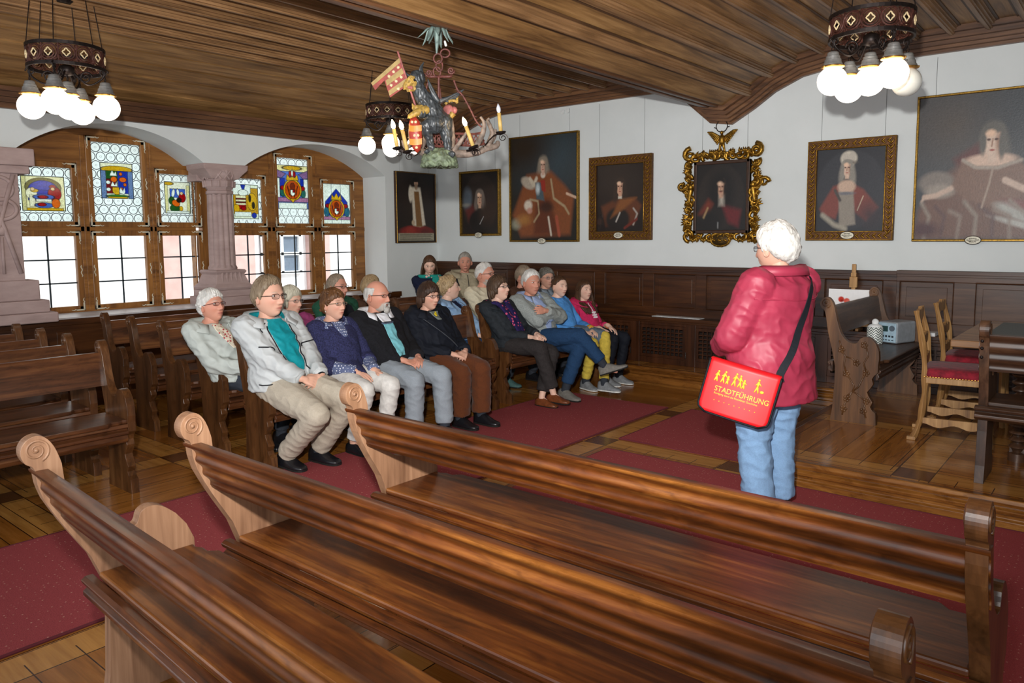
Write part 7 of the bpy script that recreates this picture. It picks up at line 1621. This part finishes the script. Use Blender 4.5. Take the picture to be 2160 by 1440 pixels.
# ================================================================ THE GUIDE'S SHOULDER BAG
def bag():
    root = empty('messenger_bag', (-1.625, 3.80, .625), label='bright red messenger bag printed STADTFÜHRUNG hanging at the guide\'s hip', cat='bag')
    yw, rl, pt_ = .28, -.24, -.12
    R = Matrix.Rotation(yw, 3, 'Z') @ Matrix.Rotation(rl*-1, 3, 'Y') @ Matrix.Rotation(pt_, 3, 'X')   # local x right, y away, z up
    W = lambda x, y, z: R @ Vector((x, y, z))
    Mred = plain('bag_red', 'd8141c', .45, var=.04, scale=8, bmp=.05, s=.5); Mblk = cloth('bag_trim', '15151a', .6); Mye = plain('bag_print', 'e8d040', .55, var=.03, bmp=0)
    w_, h_, d_ = .36, .27, .10
    def rr(x0, x1, z0, z1, r, n=6):
        o = []
        for cx, cz, a0 in ((x1-r, z1-r*.4, 0), (x0+r, z1-r*.4, 90), (x0+r, z0+r, 180), (x1-r, z0+r, 270)):
            for i in range(n+1):
                a = math.radians(a0+90*i/n); ry = r*.4 if a0 in (0, 90) else r; o.append((cx+r*math.cos(a), cz+ry*math.sin(a)))
        return o
    O = rr(-w_/2, w_/2, 0, h_, .04)
    m = MB(); m.loft([[W(x*k, y, .0+z*k+(1-k)*h_/2) for x, z in O] for k, y in ((.96, d_), (1, d_-.012), (1, .012), (.97, 0))]); m.build('bag_body', Mred, root, smooth=False, bevel=.003)
    F = rr(-w_/2-.008, w_/2+.008, -.012, h_+.006, .045)
    bow = lambda x: -.018*(1-(x/(w_/2))**2)
    m = MB(); nx, nz = 18, 14; rows = []
    for j in range(nz+1):
        z = -.012+(h_+.018)*j/nz; zz = z; hw = w_/2+.008
        if z < .033: hw -= .045*(1-math.sqrt(max(0, 1-((.033-z)/.045)**2)))
        rows.append([W(-hw+2*hw*i/nx, -.008+bow(-hw+2*hw*i/nx)*.8, z) for i in range(nx+1)])
    rows.append([W(-w_/2-.004+(w_+.008)*i/nx, .02, h_+.014) for i in range(nx+1)]); rows.append([W(-w_/2-.002+(w_+.004)*i/nx, d_-.01, h_+.008) for i in range(nx+1)])
    m.loft(rows, caps=False, closed=False); fp = m.build('flap', Mred, root, smooth=True, solid=.004)
    m = MB(); m.tube([rows[j][0] for j in range(nz, -1, -1)]+rows[0]+[rows[j][-1] for j in range(nz+1)], .0065, 6); m.build('flap_trim', Mblk, root, smooth=True)
    def txt(s, size, x, z, ext=.0008, sx=1):
        cu = bpy.data.curves.new('lettering', 'FONT'); cu.body = s; cu.size = size; cu.extrude = ext; cu.align_x = 'LEFT'
        o = bpy.data.objects.new('t', cu); COL.objects.link(o); dg = bpy.context.evaluated_depsgraph_get(); dg.update()
        me = bpy.data.meshes.new_from_object(o.evaluated_get(dg)); bpy.data.objects.remove(o)
        for v in me.vertices:
            X = x+v.co.x*sx; v.co = W(X, -.0125+bow(X)*.8-v.co.z, z+v.co.y)
        q = bpy.data.objects.new('lettering', me); COL.objects.link(q); q.parent = fp; me.materials.append(Mye); return q
    txt('STADTFÜHRUNG', .040, -.125, .115, sx=.92); txt('Rundgang durch die Rheinfelder Geschichte', .0145, -.122, .098, sx=.90)
    m = MB()
    for i in range(9): X = -.11+.027*i; m.box(W(X, -.014+bow(X)*.8, .065), (.004, .004, .004))
    m.build('dot_row', Mye, fp)
    def fig(x, z, s, lean=0, arm=0):
        m = MB()
        B = lambda a, b: W(x+a*s, -.0135+bow(x+a*s)*.8, z+b*s)
        m.ell(B(lean*.5, .88), (.0085*s*10*.6,)*3 if 0 else (.006, .003, .006), 8, 6)
        for a, b, r0, r1 in (((lean*.4, .78), (0, .42), .007, .0065), ((0, .42), (-.13, 0), .005, .0035), ((0, .42), (.12, 0), .005, .0035), ((lean*.3, .72), (.18+arm, .5), .0035, .0025), ((lean*.3, .72), (-.15, .5), .0035, .0025)): m.tube([B(*a), B(*b)], [r0, r1], 6)
        m.build('printed_figure', Mye, fp, smooth=True)
    for x, s_, l_, a_ in ((-.13, .062, .15, .05), (-.095, .068, .2, .1), (-.07, .045, 0, 0), (-.035, .075, .1, .15), (-.005, .07, -.1, 0), (.015, .05, 0, .1), (.085, .078, 0, .05)): fig(x, .165+.0*s_, s_, l_, a_)
    MB().ell(W(.112, -.014+bow(.112)*.8, .175), (.012, .003, .008), 8, 6).build('printed_figure', Mye, fp, smooth=True)
    return root, W
bag_root, bagW = bag()
# shoulder strap: over the guide's right shoulder, down across the back to the bag at the left hip
def strap_over():
    T = GUIDE['T']; off = GUIDE['base']; up = lambda p: p+off-bag_root.location
    sg = [(-.45, .50), (-.62, .72), (-.95, .90), (-1.5, .93), (-2.2, .905), (-2.75, .80), (-3.0, .62), (-3.25, .42), (-3.5, .2), (-3.8, 0)]
    P_ = [up(T.snap(a, t, .006)) for a, t in sg]+[bagW(.185, .05, .25)]
    pts = smoothpath(P_, 6); m = MB(); L_ = []; cx = up(T.at(.5)[0])
    for i, p in enumerate(pts):
        t_ = (pts[min(i+1, len(pts)-1)]-pts[max(i-1, 0)]).normalized(); n = p-Vector((cx.x, cx.y, p.z-.05)); n = (n-t_*n.dot(t_)).normalized(); sd = t_.cross(n).normalized()
        L_.append([p+sd*.02, p-sd*.02, p-sd*.02+n*.004, p+sd*.02+n*.004])
    m.loft(L_); m.build('shoulder_strap', cloth('black_webbing', '1c1e24', .7), bag_root, smooth=False)
strap_over()
for o in list(bpy.data.objects):
    if o.parent is None and o.type == 'MESH' and 'kind' not in o.keys() and 'label' not in o.keys(): print('UNTAGGED', o.name)
